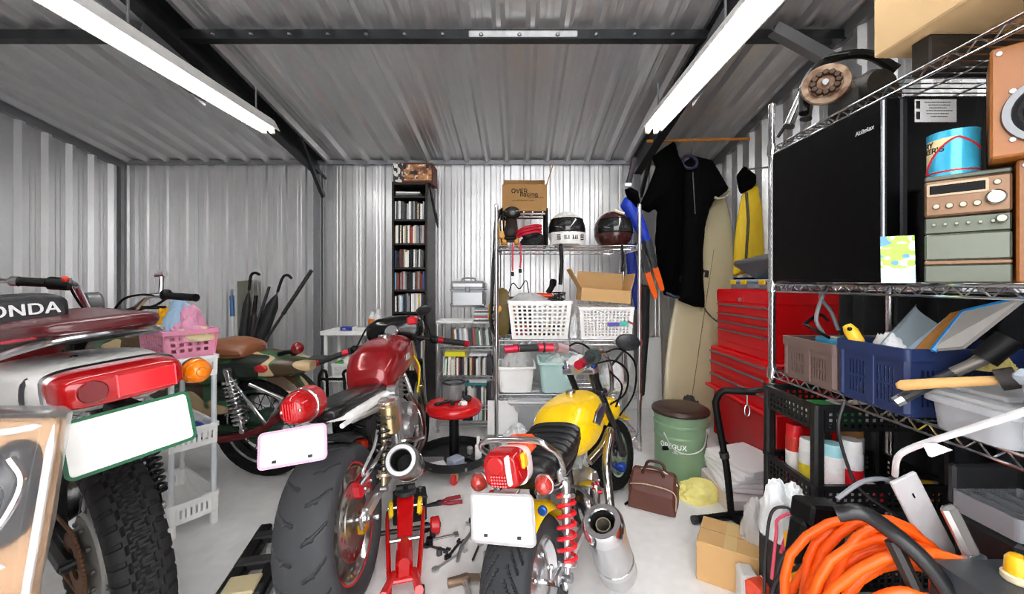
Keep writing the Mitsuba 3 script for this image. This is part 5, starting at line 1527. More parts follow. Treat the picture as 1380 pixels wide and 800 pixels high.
hung('wetsuit', 'blue and black wetsuit hanging by the right end of the wide rack', 'wetsuit',
     [(836, 286), (843, 274), (850, 271), (862, 282), (873, 310), (885, 346), (884, 358), (870, 348), (860, 325), (847, 305)], 2.9, .05, .09, C('1738b4', .5, sheen=.3), seed=4)
part('collar', mv(puff(Polygon(wpoly([Q(*q) for q in [(843, 262), (852, 258), (863, 264), (866, 280), (860, 290), (848, 276)]], 2.86)), .05, .06), 0, -.03, 0), NEO, smooth=60)
part('lower_leg', mv(puff(Polygon(wpoly([Q(*q) for q in [(846, 340), (860, 342), (866, 390), (870, 430), (862, 440), (850, 392)]], 2.9)), .03, .05), 0, .05, 0), C('142c8a', .6), smooth=60)
thing('hanger_strap', 'dark webbing strap holding the blue wetsuit below the roof beam', 'strap', at(0, 2.9, 0))
part('webbing', tube([P(*Q(857, 216), 2.9) - [0, 2.9, 0], P(*Q(852, 240), 2.9) - [0, 2.9, 0], P(*Q(847, 258), 2.9) - [0, 2.9, 0]], .02, 8), C('2b2228', .7))
part('buckle', box(.05, .03, .03, P(*Q(846, 257), 2.9) - [0, 2.93, 0], r=.006), C('dddddd', .4))
hung('trousers', 'long dark waterproof trousers hanging behind the right post of the wide rack', 'trousers',
     [(863, 400), (880, 404), (879, 470), (874, 545), (872, 566), (862, 566), (863, 470)], 3.25, .05, .08, C('1d1f20', .7), seed=6)
for i, (a, b, l) in enumerate((((860, 330), (884, 402), 'dark swim fin with orange tip nearest the helmets'), ((872, 328), (893, 392), 'dark swim fin with orange tip beside the black wetsuit'))):
    A, Bq = P(*a, 2.72 + .07 * i), P(*b, 2.70 + .07 * i)
    ln = np.linalg.norm(Bq - A)
    thing('swim_fin', l, 'swim fin', frame(A, (Bq - A) / ln, (.35, -1, 0)))
    part('foot_pocket', body([(-.02, 0, .022, .015, .02), (.02, 0, .032, .02, .03), (ln * .4, 0, .026, .012, .016), (ln * .52, 0, .022, .008, .01)], 20, 2.5, 4), C('26292b', .6), smooth=50)
    part('blade', body([(ln * .5, 0, .022, .008, .008), (ln * .7, 0, .024, .006, .006), (ln * .96, 0, .018, .005, .005), (ln, 0, .006, .003, .003)], 20, 5, 3), C('e0590c', .4), smooth=50)
    part('rib', tube([(ln * .5, .021, 0), (ln * .93, .016, 0)], .005, 6), C('c24a10', .5))
solo('pole', 'thin orange wooden pole under the roof carrying the wetsuits', 'pole', rod(P(872, 190, 3.02), P(1010, 187, 3.02), .011, 10), C('c07a2c', .5))
for i, (x, z) in enumerate(((908, 192), (931, 213))):
    Yh = 2.99 + .08 * i
    solo('hanger', ['wire hanger hooked on the orange pole in the hooded wetsuit', 'wire hanger hooked on the orange pole in the dark short wetsuit'][i], 'hanger', tube(spline([P(x, 194, 3.02) + [0, -.012, .012], P(x + 2, 189, 3.02) + [0, 0, .016], P(x + 2, 193, 3.02) + [0, .0, -.04], P(x, z + 4, Yh)], 6), .004, 6), STEEL)
# surfboard in the corner
thing('surfboard', 'cream surfboard standing on end in the corner behind the wetsuits', 'surfboard', frame((1.25, 3.02, .012), np.array([.385, .24, 1.82]), (0, -1, 0)))
ln = 1.86
ts = np.linspace(0, 1, 30)
hw = .235 * np.clip(np.sin(np.pi * np.clip(ts * .80 + .20, 0, 1)) ** .62, .02, 1)
hw[0] = .09
part('deck', loft(np.array([sring((t * ln, 0, .06 * (t - .4) ** 2), h, .028 * min(1, h / .08), n=22, e=2.3) for t, h in zip(ts, hw)])), C('cdc29c', .35, coat=.4), smooth=50)
part('stringer', box(ln * .93, .004, .004, (ln * .5, 0, .033)), C('8c7a50', .5))
part('emblem', cat(box(.05, .03, .002, (1.18, .03, .041)), box(.02, .05, .002, (1.20, .04, .041))), C('2b2b26', .5), smooth=False)
part('leash', tube(spline([(.95, .05, .05), (.85, -.03, .09), (.80, -.18, .08), (.86, -.28, .06)], 7), .006, 6), C('4a4a46', .6))
solo('board', 'white plastic board leaning on the wall beside the surfboard foot', 'board', box(.30, .012, .62, (0, 0, .31), r=.004), C('f0f0ee', .4), at(1.10, 3.50, 0.0, rx=-4))
solo('net_bag', 'dark mesh bag on the floor behind the green bucket', 'bag', mv(cloth(.2, .16, .32, seed=77), 0, 0, 0), C('3a3834', .85), at(1.21, 2.85, 0))
# red tool chest
CH = at(1.31, 2.08, 0)
thing('tool_chest', 'tall red metal tool chest in two units with chromed drawer grips', 'tool chest', CH)
RC = C('d20a12', .28, coat=.4)
part('cabinet', cat(box(.39, .67, .34, (.215, .335, .245), r=.008), box(.395, .67, .26, (.1975, .335, .545), r=.008)), RC)
part('ledge', box(.05, .67, .02, (-.012, .335, .412), r=.005), RC)
for z, h in ((.625, .06), (.55, .075), (.462, .085)):
    d = part('drawer', box(.014, .62, h - .008, (-.004, .335, z), r=.003), RC)
    part('grip_strip', box(.016, .60, .012, (-.017, .335, z + h * .5 - .010), r=.003), C('8b8d8f', .3, .8), parent=d)
part('door', box(.012, .60, .29, (.014, .335, .235), r=.004), C('bc080e', .3, coat=.4))
for y in (.08, .59):
    for x in (.07, .36):
        part('caster', cat(tf(cyl(.035, .03, (0, 0, -.015), 20, .005), basis((x, y, .036), (1, 0, 0), (0, 0, 1))), box(.05, .05, .02, (x, y, .075))), RUBBER)
tb = part('top_box', box(.37, .60, .385, (.215, .335, .866), r=.008), RC)
for z, h in ((.94, .06), (.885, .05), (.835, .05), (.765, .085)):
    d = part('drawer', box(.012, .55, h - .006, (.027, .335, z), r=.003), RC)
    part('grip_strip', box(.014, .54, .011, (.017, .335, z + h * .5 - .009), r=.003), C('8b8d8f', .3, .8), parent=d)
part('lid', box(.37, .61, .085, (.21, .335, 1.018), r=.01), RC)
part('lock', tf(cyl(.012, .006, n=16), basis((.022, .335, 1.0), (0, 1, 0), (0, 0, 1)) @ at(0, 0, -.006)), CHROME)
thing('tool_tray', 'blue grey plastic toolbox with yellow latches on top of the red chest', 'toolbox', CH @ at(.22, .36, 1.0615))
part('base', box(.26, .44, .04, (0, 0, .02), r=.008), C('7e95a2', .45))
part('lid', box(.27, .45, .02, (0, 0, .05), r=.006), C('93a8b2', .45))
for y in (-.14, .05, .17):
    part('latch', box(.012, .06, .03, (-.137, y, .042), r=.004), C('e6c22a', .4))
solo('cowling', 'dark grey curved plastic cowling lying over the blue grey toolbox', 'cowling', hullm(np.vstack([ball(.02, p, 1).vertices for p in ((-.14, .22, .10), (-.1, -.15, .12), (.1, .2, .02), (.1, -.2, .02), (-.08, .1, .02), (.05, 0, .16))])), C('54565a', .55), CH @ at(.22, .26, 1.122))
solo('visor', 'black visor flap under the grey cowling', 'visor', box(.16, .2, .012, (0, 0, .006), r=.004), BLACK, CH @ at(.2, .5, 1.123))

# ---------------------------------------------------------------- right hand wire rack
RR = at(1.45, .37, 0, 90)
wire_rack('tall chrome wire rack holding the black refrigerator at the right side', RR, 1.2, .46, 1.80, [.763, 1.098, 1.632])
FB = C('020203', .35, spec=.1)
FR = at(.965, 1.06, 1.10)
thing('refrigerator', 'small black refrigerator on the right wire rack', 'refrigerator', FR)
part('body', box(.40, .47, .495, (.255, .235, .2495), r=.006), FB)
dd = part('door', box(.048, .47, .49, (.024, .235, .25), r=.007), C('030304', .4, spec=.12))
part('edge_trim', rod((.002, .006, .01), (.002, .006, .485), .005, 8), C('8d9096', .2, .9), parent=dd)
part('gasket', box(.008, .46, .48, (.051, .235, .25)), C('3a3c40', .6), parent=dd, smooth=False)
part('lettering', tf(text('Abitelax', .0115, .0008, True), np.array([[0, 0, -1, .0], [-1, 0, 0, .06], [0, 1, 0, .425], [0, 0, 0, 1.]])), C('d8dadc', .3, .4), parent=dd, smooth=False)
sk = part('label', box(.11, .001, .06, (.135, -.0008, .455)), C('d6d6d4', .5), smooth=False)
fx = lambda s, h, x, z, b=False: tf(text(s, h, .0005, b), np.array([[1, 0, 0, x], [0, 0, -1, -.0014], [0, 1, 0, z], [0, 0, 0, 1.]]))  # noqa: E731
part('label_lines', cat([box(.07 - .012 * (i % 3), .0006, .0025, (.14 + .004 * (i % 2), -.0016, .477 - .0075 * i)) for i in range(6)]), C('6c6c6c', .5), parent=sk, smooth=False)
part('label_marks', cat(box(.01, .0008, .02, (.088, -.0016, .47)), box(.01, .0008, .02, (.088, -.0016, .442))), C('1a1a1a', .5), parent=sk, smooth=False)


def leaf_col(p, n, uv):
    a = noise(p.x * 70, p.y * 70, p.z * 80)
    c = mix((.36, .56, .06), (.80, .84, .62), smoothstep(.55, .62, a))
    c = mix(c, (.10, .30, .50), smoothstep(.66, .70, noise(p.x * 50 + 5, p.y * 50, p.z * 60)))
    return mix((.45, .75, .85), c, smoothstep(1.13, 1.14, p.z))


PM('mat_leaflet', leaf_col, .4)
solo('leaflet', 'green and white leaflet leaning between refrigerator and stereo', 'leaflet', cat(box(.065, .003, .118, (0, 0, .059)), box(.065, .003, .116, (0.002, .006, .058))), 'mat_leaflet', at(.945, 1.0, 1.1, rz=-28, rx=-4), smooth=False)
# stereo: local x along its front, y back into the rack
ST_ = frame((.965, .955, 1.1), (.678, -.734, 0))
thing('stereo', 'champagne coloured mini stereo in stacked units beside the refrigerator', 'stereo', ST_)
SG, SC2 = C('62665a', .35, .5), C('80624a', .33, .5)
W = .133
part('lower_unit', box(W, .14, .042, (W / 2, .072, .021), r=.003), SG)
part('copper_band', box(W, .142, .009, (W / 2, .0715, .047), r=.002), SC2)
part('disc_unit', box(W, .14, .062, (W / 2, .072, .083), r=.004), C('6a6e62', .35, .5))
part('control_unit', box(W, .13, .04, (W / 2, .077, .135), r=.003), SG)
fr = part('main_unit', box(W, .14, .083, (W / 2, .07, .197), r=.004), SC2)
part('display', box(.086, .003, .022, (.052, -.001, .217), r=.001), C('060403', .5, spec=.2), parent=fr)
part('display_frame', tf(ring_box(.096, .03, .003, .005, 0, .004), np.array([[1, 0, 0, .052], [0, 0, -1, 0], [0, 1, 0, .217], [0, 0, 0, 1.]])), C('a08c74', .35, .6), parent=fr)
kn = lambda x, z, r, l: tf(lathe([(0, l), (r * .8, l), (r, l * .8), (r, 0)], 22), np.array([[1, 0, 0, x], [0, 0, -1, 0], [0, 1, 0, z], [0, 0, 0, 1.]]))  # noqa: E731
for i in range(4):
    part('button', kn(.02 + .021 * i, .178, .0065, .008), C('9a9080', .3, .9), parent=fr)
part('volume_knob', kn(.110, .187, .016, .014), C('a8a498', .25, .95), parent=fr)
part('power_button', kn(.112, .22, .006, .005), C('958c7e', .3, .9), parent=fr)
part('small_buttons', cat([kn(.016 + .018 * i, .136, .0035, .005) for i in range(6)]), C('8c9082', .35, .7))
part('side_knob', kn(.118, .14, .009, .01), C('8f9386', .3, .8))
part('top_slab', box(W, .14, .012, (W / 2, .074, .245), r=.003), C('565a50', .35, .5))
part('feet', cat([cyl(.008, .004, (x, y, -.001), 12) for x in (.015, W - .015) for y in (.02, .13)]), BLACK)
# speakers


def speaker(label, s, n, z, h, w=.15, d=.155):
    thing('speaker', label, 'speaker', ST_ @ at(s, n, z))
    WD = 'mat_speaker_wood'
    part('cabinet', box(w, d, h, (w / 2, d / 2 + .001, h / 2), r=.004), WD)
    part('woofer_ring', tf(lathe([(.052, .0), (.054, .008), (.066, .008), (.068, .0)], 40), np.array([[1, 0, 0, w / 2 + .006], [0, 0, -1, 0], [0, 1, 0, h * .36], [0, 0, 0, 1.]])), C('7c7d7e', .4, .8))
    part('surround', tf(lathe([(.036, .001), (.044, .007), (.053, .001)], 40), np.array([[1, 0, 0, w / 2 + .006], [0, 0, -1, 0], [0, 1, 0, h * .36], [0, 0, 0, 1.]])), C('19191c', .5))
    part('cone', tf(lathe([(0, .008), (.012, .006), (.02, -.006), (.036, .002)], 36), np.array([[1, 0, 0, w / 2 + .006], [0, 0, -1, -.002], [0, 1, 0, h * .36], [0, 0, 0, 1.]])), C('d8cba8', .5))
    part('tweeter', tf(lathe([(0, .009), (.012, .007), (.018, .002), (.03, .006), (.033, .0)], 32), np.array([[1, 0, 0, w / 2 + .01], [0, 0, -1, 0], [0, 1, 0, h * .8], [0, 0, 0, 1.]])), C('b2b3b4', .25, .8))
    for x, zz in ((.012, h - .014), (w - .012, h - .014), (.03, h * .36 - .05), (.03, h * .36 + .05)):
        part('screw', kn(x, zz, .005, .002), C('bcbdbe', .3, .9))


def wood_col(p, n, uv):
    g = fbm(p.x * 14 + p.y * 14, p.z * 1.6, 2, 3)
    s = noise(p.x * 160 + p.y * 160, p.z * 9)
    return mix((.27, .085, .012), (.40, .14, .028), g) * (.88 + .2 * s)


PM('mat_speaker_wood', wood_col, .4, coat=.2)
speaker('wooden speaker standing on the rack shelf right of the stereo', .138, -.004, 0, .262)
speaker('wooden speaker stacked on top of the other speaker', .1, -.045, .263, .232)
# blue can
thing('can', 'light blue round tin with cream label on top of the stereo', 'tin', ST_ @ at(.046, .055, .2515))
cr, chh = .045, .105
part('wall', lathe([(0, 0), (cr, 0), (cr, .004), (cr * .99, .006), (cr * .99, chh - .006), (cr, chh - .004), (cr, chh), (0, chh)], 44), C('3fb4d8', .22, .2, coat=.5))


def wrap(a0, a1, z0, z1, r, n=14, fz=None):
    a = np.radians(np.linspace(a0, a1, n))
    lo = np.array([(r * math.sin(t), -r * math.cos(t), z0 if fz is None else fz(k / (n - 1))) for k, t in enumerate(a)])
    hi = np.array([(r * math.sin(t), -r * math.cos(t), z1) for t in a])
    return grid_faces(np.stack([lo, hi], 1).reshape(-1, 3), n, 2, False, False)


part('cream_label', grid_faces(np.array([[(cr * 1.003 * math.sin(t), -cr * 1.003 * math.cos(t), .012 + .074 * (1 - (1 - k / 13) ** 1.6) * 1), (cr * 1.003 * math.sin(t), -cr * 1.003 * math.cos(t), .088)] for k, t in enumerate(np.radians(np.linspace(-75, 12, 14)))]).reshape(-1, 3), 14, 2, False, False), C('e9d8a6', .4), smooth=True)
part('red_line', tube([(cr * 1.004 * math.sin(t), -cr * 1.004 * math.cos(t), .012 + .074 * (1 - (1 - k / 17) ** 1.6)) for k, t in enumerate(np.radians(np.linspace(-75, 12, 18)))], .0022, 5), C('c2202c', .4))
part('red_line', tube([(cr * 1.004 * math.sin(t), -cr * 1.004 * math.cos(t), .086 - .03 * k / 9) for k, t in enumerate(np.radians(np.linspace(12, 75, 10)))], .0022, 5), C('c2202c', .4))
part('red_band', lathe([(cr * 1.003, .008), (cr * 1.003, .012)], 44), C('c2202c', .4))


def wraptext(s, h, ang, z, r):
    m = text(s, h, .0006, True)
    v = np.asarray(m.vertices).copy()
    a = math.radians(ang) + v[:, 0] / r
    rr = r + v[:, 2]
    m.vertices = np.stack([rr * np.sin(a), -rr * np.cos(a), z + v[:, 1]], 1)
    return m


part('lettering', wraptext('RY', .013, -58, .079, cr * 1.004), C('141414', .5), smooth=False)
part('lettering', wraptext("KER'S", .012, -46, .064, cr * 1.004), C('141414', .5), smooth=False)
# things on the top of the right rack
for y in (.66, 1.02):
    solo('batten', ['dark wooden batten under the near end of the tan carton', 'dark wooden batten under the far end of the tan carton'][y > .8], 'batten', box(.36, .05, .086, (0, 0, .043), r=.004), C('2a221a', .7), at(1.20, y, 1.6335))
thing('carton', 'plain tan carton on the top shelf of the right rack', 'box', at(1.195, .835, 1.72))
part('body', box(.43, .55, .33, (0, 0, .165), r=.004), C('c9a87a', .8))
part('tape', box(.05, .552, .332, (.02, 0, .165)), C('bd9a62', .5), smooth=False)
part('seam', box(.432, .004, .002, (0, -.274, .18)), C('9a7c52', .8), smooth=False)
thing('engine_unit', 'greasy engine with rusty clutch disc on top of the right rack', 'engine', at(1.10, 1.33, 1.634))
part('block', cat(box(.20, .12, .13, (.07, .03, .07), r=.03), mv(turn_y([(0, -.05), (.05, -.05), (.06, -.03), (.06, .05), (0, .06)], 24), .06, 0, .10)), C('2b2825', .6, .3))
fr_ = frame((-.075, -.045, .145), (.55, -.835, .0)) @ np.array([[1, 0, 0, 0], [0, 0, 1, 0], [0, 1, 0, 0], [0, 0, 0, 1.]])


def rust_col(p, n, uv):
    a = fbm(p.x * 40, p.y * 40, p.z * 40, 3)
    return mix((.10, .045, .02), (.26, .18, .12), smoothstep(.35, .7, a))


PM('mat_rust', rust_col, .6, .3)
fz = frame((-.075, .01, .125), (-.62, -.78, .10), (0, 0, 1)) @ np.array([[0, 0, 1, 0], [1, 0, 0, 0], [0, 1, 0, 0], [0, 0, 0, 1.]])
ck = part('clutch_disc', tf(cat(lathe([(0, 0), (.066, 0), (.069, .004), (.069, .012), (.066, .016), (.048, .016), (.045, .02), (.02, .022), (0, .022)], 48)), fz), 'mat_rust')
for a in range(12):
    part('rivet', tf(mv(BOLT, .034 * math.cos(a * .5236), .034 * math.sin(a * .5236), .019), fz), C('3a2618', .6, .3), parent=ck)
part('hub', tf(cyl(.011, .010, (0, 0, .021), 16, .002), fz), CHROME, parent=ck)
part('coolant_hose', tube(spline([(-.12, .05, .05), (-.09, .08, .17), (.0, .1, .26), (.12, .08, .27), (.2, .05, .2)], 6), .016, 8), BLACK)
for i, (a, b) in enumerate((((1084, 122), (1063, 170)), ((1093, 116), (1086, 160)))):
    A, Bq = P(*a, 1.47 - .05 * i), P(*b, 1.47 - .05 * i)
    thing('fork_tube', ['chromed fork tube leaning on the top shelf nearest the corner post', 'chromed fork tube leaning against the greasy engine'][i], 'fork tube', np.eye(4))
    part('tube', rod(A, Bq, .017, 16), CHROME)
    part('collar', rod(A, A + (A - Bq) * .12, .021, 14), DARKSTEEL)
    part('cap', rod(Bq + (A - Bq) * .02, Bq - (A - Bq) * .02, .019, 14), DARKSTEEL)
solo('cable', 'black cable hanging from the engine past the chromed fork tubes', 'cable', tube(spline([P(1145, 72, 1.35), P(1110, 80, 1.42), P(1085, 108, 1.48), P(1070, 150, 1.5), P(1048, 185, 1.53)], 7), .006, 6), BLACK)
solo('rag', 'grey crumpled rag under the fork tubes on the top shelf', 'rag', mv(cloth(.12, .12, .06, seed=8), 0, 0, 0), C('9a9a98', .8), at(1.12, 1.5, 1.634))
solo('carburettor', 'small grimy carburettor behind the rusty clutch disc', 'carburettor', cat(cyl(.03, .09, (0, 0, 0), 16, .006), box(.07, .05, .04, (.02, 0, .04), r=.01)), C('5b5044', .5, .5), at(1.24, 1.46, 1.634))
# crates on the lower shelf
CB_, CN = C('6b5650', .5), C('1c2c55', .42)


def crate(label, M, w, d, h, mat):
    t = thing('crate', label, 'crate', M)
    for s in (-1, 1):
        part('side', mv(hole_panel(w - .03, w - .03, h - .02, max(6, int(w / .016)), 2, .5, .86, .004, .02, .022, .03), 0, s * (d / 2 - .004), 0), mat, smooth=False)
        part('end', mv(rot(hole_panel(d - .03, d - .03, h - .02, max(6, int(d / .016)), 2, .5, .86, .004, .02, .022, .03), 90, 'z'), s * (w / 2 - .004), 0, 0), mat, smooth=False)
        for q in (-1, 1):
            part('corner', box(.026, .026, h, (s * (w / 2 - .011), q * (d / 2 - .011), h / 2), r=.009), mat)
        part('pillar', box(.008, .03, h - .01, (s * (w / 2 - .002), 0, h / 2), r=.002), mat)
    part('base', box(w - .01, d - .01, .006, (0, 0, .003)), mat, smooth=False)
    part('rim', ring_box(w + .012, d + .012, .03, .012, h - .03, .014), mat)
    return t


ZS = .7645
crate('brown plastic crate on the lower shelf beside the corner post', at(1.13, 1.345, ZS), .33, .235, .145, CB_)
crate('navy blue plastic crate on the lower shelf holding papers', at(1.15, 1.105, ZS), .37, .215, .17, CN)
thing('tape_roll', 'blue tape roll resting on the contents of the brown crate', 'tape', at(1.04, 1.33, ZS + .12))
part('roll', lathe([(.022, 0), (.045, 0), (.048, .005), (.048, .03), (.045, .035), (.022, .035), (.022, 0)], 30), C('2f8fb4', .4))
part('core', lathe([(.0221, -.001), (.0221, .036), (.019, .036), (.019, -.001), (.0221, -.001)], 24), C('d8c69c', .7))
solo('rag', 'black rag filling the brown crate', 'rag', mv(cloth(.26, .17, .125, seed=14), 0, 0, 0), C('1a1a1c', .85), at(1.14, 1.345, ZS + .007))
solo('cable', 'grey cable looping up from the brown crate', 'cable', tube(spline([P(1110, 450, 1.3), P(1100, 430, 1.3), P(1108, 400, 1.32), P(1115, 386, 1.34), P(1106, 400, 1.36), P(1120, 420, 1.36), P(1130, 445, 1.34)], 7), .006, 6), C('6b6c6e', .5))
solo('cable', 'black lead curled over the edge of the brown crate', 'cable', tube(spline([P(1118, 455, 1.28), P(1090, 440, 1.3), P(1085, 436, 1.34), P(1104, 424, 1.36), P(1116, 432, 1.34)], 6), .005, 6), BLACK)
thing('scraper', 'tool with yellow handle standing in the navy crate', 'tool', np.eye(4))
part('handle', tube([P(1141, 438, 1.18), P(1147, 446, 1.17), P(1156, 460, 1.16), P(1160, 468, 1.15)], [.012, .018, .017, .013], 12), C('edb92c', .4))
part('hole', ball(.006, P(1145, 443, 1.155), 1), BLACK)
part('blade', rod(P(1160, 468, 1.15), P(1166, 485, 1.14), .01, 8), STEEL)
solo('rag', 'white crumpled cloth in the navy crate beside the yellow handle', 'rag', mv(cloth(.12, .13, .2, seed=19), 0, 0, 0), C('e6e6e6', .8), at(1.03, 1.13, ZS + .008))
GS = []
for t in np.linspace(0, 1, 12):
    a, b = P(1184 + 52 * t, 466 + 8 * t, 1.10 - .02 * t), P(1236 + 34 * t, 410 + 30 * t ** 1.7, 1.13 - .04 * t)
    off = np.array([0, .03 * math.sin(math.pi * t), 0])
    GS.append([a + off, b + off, b + off + (.002, .004, 0), a + off + (.002, .004, 0)])
solo('plastic_sheet', 'curved grey plastic sheet standing in the navy crate', 'sheet', loft(np.array(GS)), C('8d999f', .4), smooth=40)


def slab(name, label, cat_, quad, th, mat, extra=()):
    q = np.array(quad)
    nrm = np.cross(q[1] - q[0], q[3] - q[0])
    nrm /= np.linalg.norm(nrm)
    thing(name, label, cat_, np.eye(4))
    part('board', hullm(np.vstack([q, q + nrm * th])), mat, smooth=False)
    return q, nrm


slab('card_sheet', 'brown card sheet sloping up from the navy crate', 'card', [P(1228, 474, 1.04), P(1255, 474, 1.02), P(1296, 418, 1.0), P(1280, 422, 1.02)], .006, C('a06a2c', .7))
slab('paper_sheet', 'pale blue folded paper between grey sheet and brown card', 'paper', [P(1222, 472, 1.07), P(1232, 474, 1.05), P(1282, 424, 1.04), P(1270, 436, 1.06)], .004, C('9fb4c4', .6))
q, nrm = slab('picture_book', 'large book with blue edge and grey printed cover leaning out of the navy crate', 'book', [P(1256, 474, .98), P(1300, 470, .93), P(1384, 404, .86), P(1298, 422, .97)], .012, C('8f8b86', .5))
part('blue_edge', tube([q[0] + (-.006, -.008, .004), q[3] + (-.006, -.008, .004), q[2] + (-.004, -.008, .006)], .007, 6), C('1c74ac', .4))
uu, vv = (q[2] - q[3]), (q[0] - q[3])
for i in range(3):
    a = q[3] + uu * (.12 + .03 * i) + vv * (.18 + .17 * i) - nrm * .001
    part('print_line', hullm(np.array([a, a + uu * (.3 - .06 * i), a + uu * (.3 - .06 * i) + vv * .05, a + vv * .05, a - nrm * .001, a + uu * .3 - nrm * .001])), C('34343a', .6), smooth=False)
solo('glove', 'crumpled yellow and brown work glove at the near end of the navy crate', 'glove', mv(cloth(.10, .08, .05, seed=23), 0, 0, 0), C('b3a25e', .8), at(1.12, .955, ZS + .13) @ at(0, 0, 0))
# clear boxes and tools on the lower shelf near the camera
tub('storage_box', 'flat clear plastic box with pink contents lying on the lower shelf', 'storage box', at(1.135, .875, ZS), .34, .17, .075, FROST, .95)
part('lid', box(.352, .182, .012, (0, 0, .083), r=.005), FROST)
part('lid_step', box(.29, .12, .012, (0, 0, .095), r=.005), FROST)
part('contents', mv(cloth(.28, .12, .05, seed=33), 0, 0, .006), C('c97a86', .7))
tub('storage_box', 'tall clear plastic tub with grey lid at the near end of the lower shelf', 'storage box', at(1.10, .66, ZS), .30, .20, .14, FROST, .85)
part('lid', box(.325, .225, .03, (0, 0, .158), r=.012), C('9aa3ad', .35))
part('contents', mv(cloth(.2, .13, .09, seed=35), 0, 0, .008), C('8b8f96', .7))
thing('mallet', 'wooden handled tool lying across the flat clear box', 'tool', np.eye(4))
part('handle', tube([P(1208, 520, .945), P(1216, 519, .94), P(1260, 516, .90), P(1330, 513, .85), P(1345, 512, .84)], [.006, .0125, .0115, .0105, .009], 12), C('c79a5c', .5))
part('head', rod(P(1345, 512, .84), P(1372, 508, .82), .022, 14), C('2a2320', .5))
thing('wheel_brace', 'dark tool with grey tube handle lying on the wooden handle', 'tool', np.eye(4))
part('shaft', rod(P(1212, 538, .95), P(1290, 500, .93), .012, 10), C('1d1d1f', .5))
part('tube', rod(P(1284, 502, .932), P(1330, 482, .90), .0125, 12), C('77716a', .45, .5))
part('sleeve', rod(P(1326, 484, .902), P(1360, 455, .88), .024, 14), BLACK)
part('nut', rod(P(1206, 542, .953), P(1216, 537, .948), .013, 8), STEEL)
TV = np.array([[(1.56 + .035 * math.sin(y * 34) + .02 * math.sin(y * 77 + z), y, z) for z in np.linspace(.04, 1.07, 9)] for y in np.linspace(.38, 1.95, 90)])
solo('added_shade_sheet', 'added dark sheet standing in for shade behind the lower part of the right rack', 'added_shade_sheet', loft(np.concatenate([TV, TV[:, ::-1] + (.008, 0, 0)], 1)), C('26282a', .8, spec=.2))  # folded dark sheet added to stand in for shade behind the rack
solo('jacket', 'dark heap of cloth at the back of the lower shelf', 'cloth', mv(cloth(.22, .3, .16, seed=51), 0, 0, 0), C('141416', .9), at(1.33, .92, ZS + .10))

# ---------------------------------------------------------------- black plastic shelf under the right rack
BS = at(.925, 1.25, 0)
bw, bd = .44, .275
BP = C('0f1012', .4)
thing('plastic_shelf', 'black plastic shelf with perforated trays under the chrome rack', 'shelf', BS)
for x in (.016, bw - .016):
    for y in (.016, bd - .016):
        part('post', box(.032, .032, .715, (x, y, .3575), r=.007), BP)
for zt in (.715, .465, .215):
    k = part('tray', cat(box(bw - .03, bd - .03, .006, (bw / 2, bd / 2, zt - .078)), mv(ring_box(bw + .006, bd + .006, .012, .014), bw / 2, bd / 2, zt - .010)), BP, smooth=False)
    for y in (.004, bd - .004):
        part('tray_side', mv(hole_panel(bw - .06, bw - .06, .072, 16, 3, .58, .62, .004, .008, .008, .010), bw / 2, y, zt - .08), BP, parent=k, smooth=False)
    for x in (.004, bw - .004):
        part('tray_end', mv(rot(hole_panel(bd - .06, bd - .06, .072, 10, 3, .58, .62, .004, .008, .008, .010), 90, 'z'), x, bd / 2, zt - .08), BP, parent=k, smooth=False)


def spray(name, label, M, r, h, col, cap, band=None, lying=False, tip=None):
    thing(name, label, 'can' if 'can' in name else 'bottle', M)
    part('body', lathe([(0, 0), (r * .96, 0), (r, .004), (r, h * .78), (r * .92, h * .80), (r * .9, h * .805), (0, h * .81)], 26), col)
    part('cap', lathe([(r * .93, h * .80), (r * .93, h * .97), (r * .85, h), (0, h)], 24), cap)
    if band:
        part('band', lathe([(r * 1.004, h * .2), (r * 1.004, h * .55)], 26), band)
    if tip:
        part('nozzle', cyl(r * .45, .01, (0, 0, h), 18, .002), tip)


Z2_ = .465 - .074
spray('spray_can', 'red and white spray can standing nearest the far post of the black shelf', BS @ at(.06, .185, Z2_), .028, .205, C('c83a2e', .3, .3), C('d01822', .35), C('e9e4de', .35))
spray('spray_can', 'white spray can with yellow band beside the front post of the black shelf', BS @ at(.06, .115, Z2_), .028, .18, C('f0efea', .3), WHITE, C('e8d23a', .4))
spray('bottle', 'white bottle with pale blue top just right of the front post', BS @ at(.09, .05, Z2_), .032, .19, C('f1efec', .3), C('a6dbe0', .4), C('f3e6e4', .4))
spray('spray_can', 'white spray can with red cap band in the black shelf', BS @ at(.155, .055, Z2_), .031, .20, C('f0f0f0', .3), WHITE, C('d01f2a', .35))
spray('bottle', 'white and grey bottle with tan cap at the back of the black shelf tray', BS @ at(.255, .175, Z2_), .036, .21, C('b4b6b8', .35), C('9a6a38', .5), C('6a6a6c', .4))
spray('spray_can', 'spray can lying with its red button facing out of the black shelf', BS @ at(.205, .115, Z2_ + .034, rx=90), .033, .10, C('e8e8e6', .3), C('ecebe6', .3), None, True, C('d2182a', .3))
spray('spray_can', 'grey spray can with yellow lettering lying at the end of the black shelf', BS @ at(.30, .07, Z2_ + .035, rx=0, ry=90, rz=-14), .034, .20, C('b9babc', .3, .4), C('c9cacc', .3), C('d8b52a', .4))
part('lettering', cat(tf(text('WAX', .026, .001, True), np.array([[0, 0, -.0, .0], [0, 1, 0, 0], [0, 0, 1, 0], [0, 0, 0, 1.]]) if False else np.array([[0, 1, 0, .0], [0, 0, -1, -.0348], [1, 0, 0, .075], [0, 0, 0, 1.]]))), C('8a1c20', .4), smooth=False)
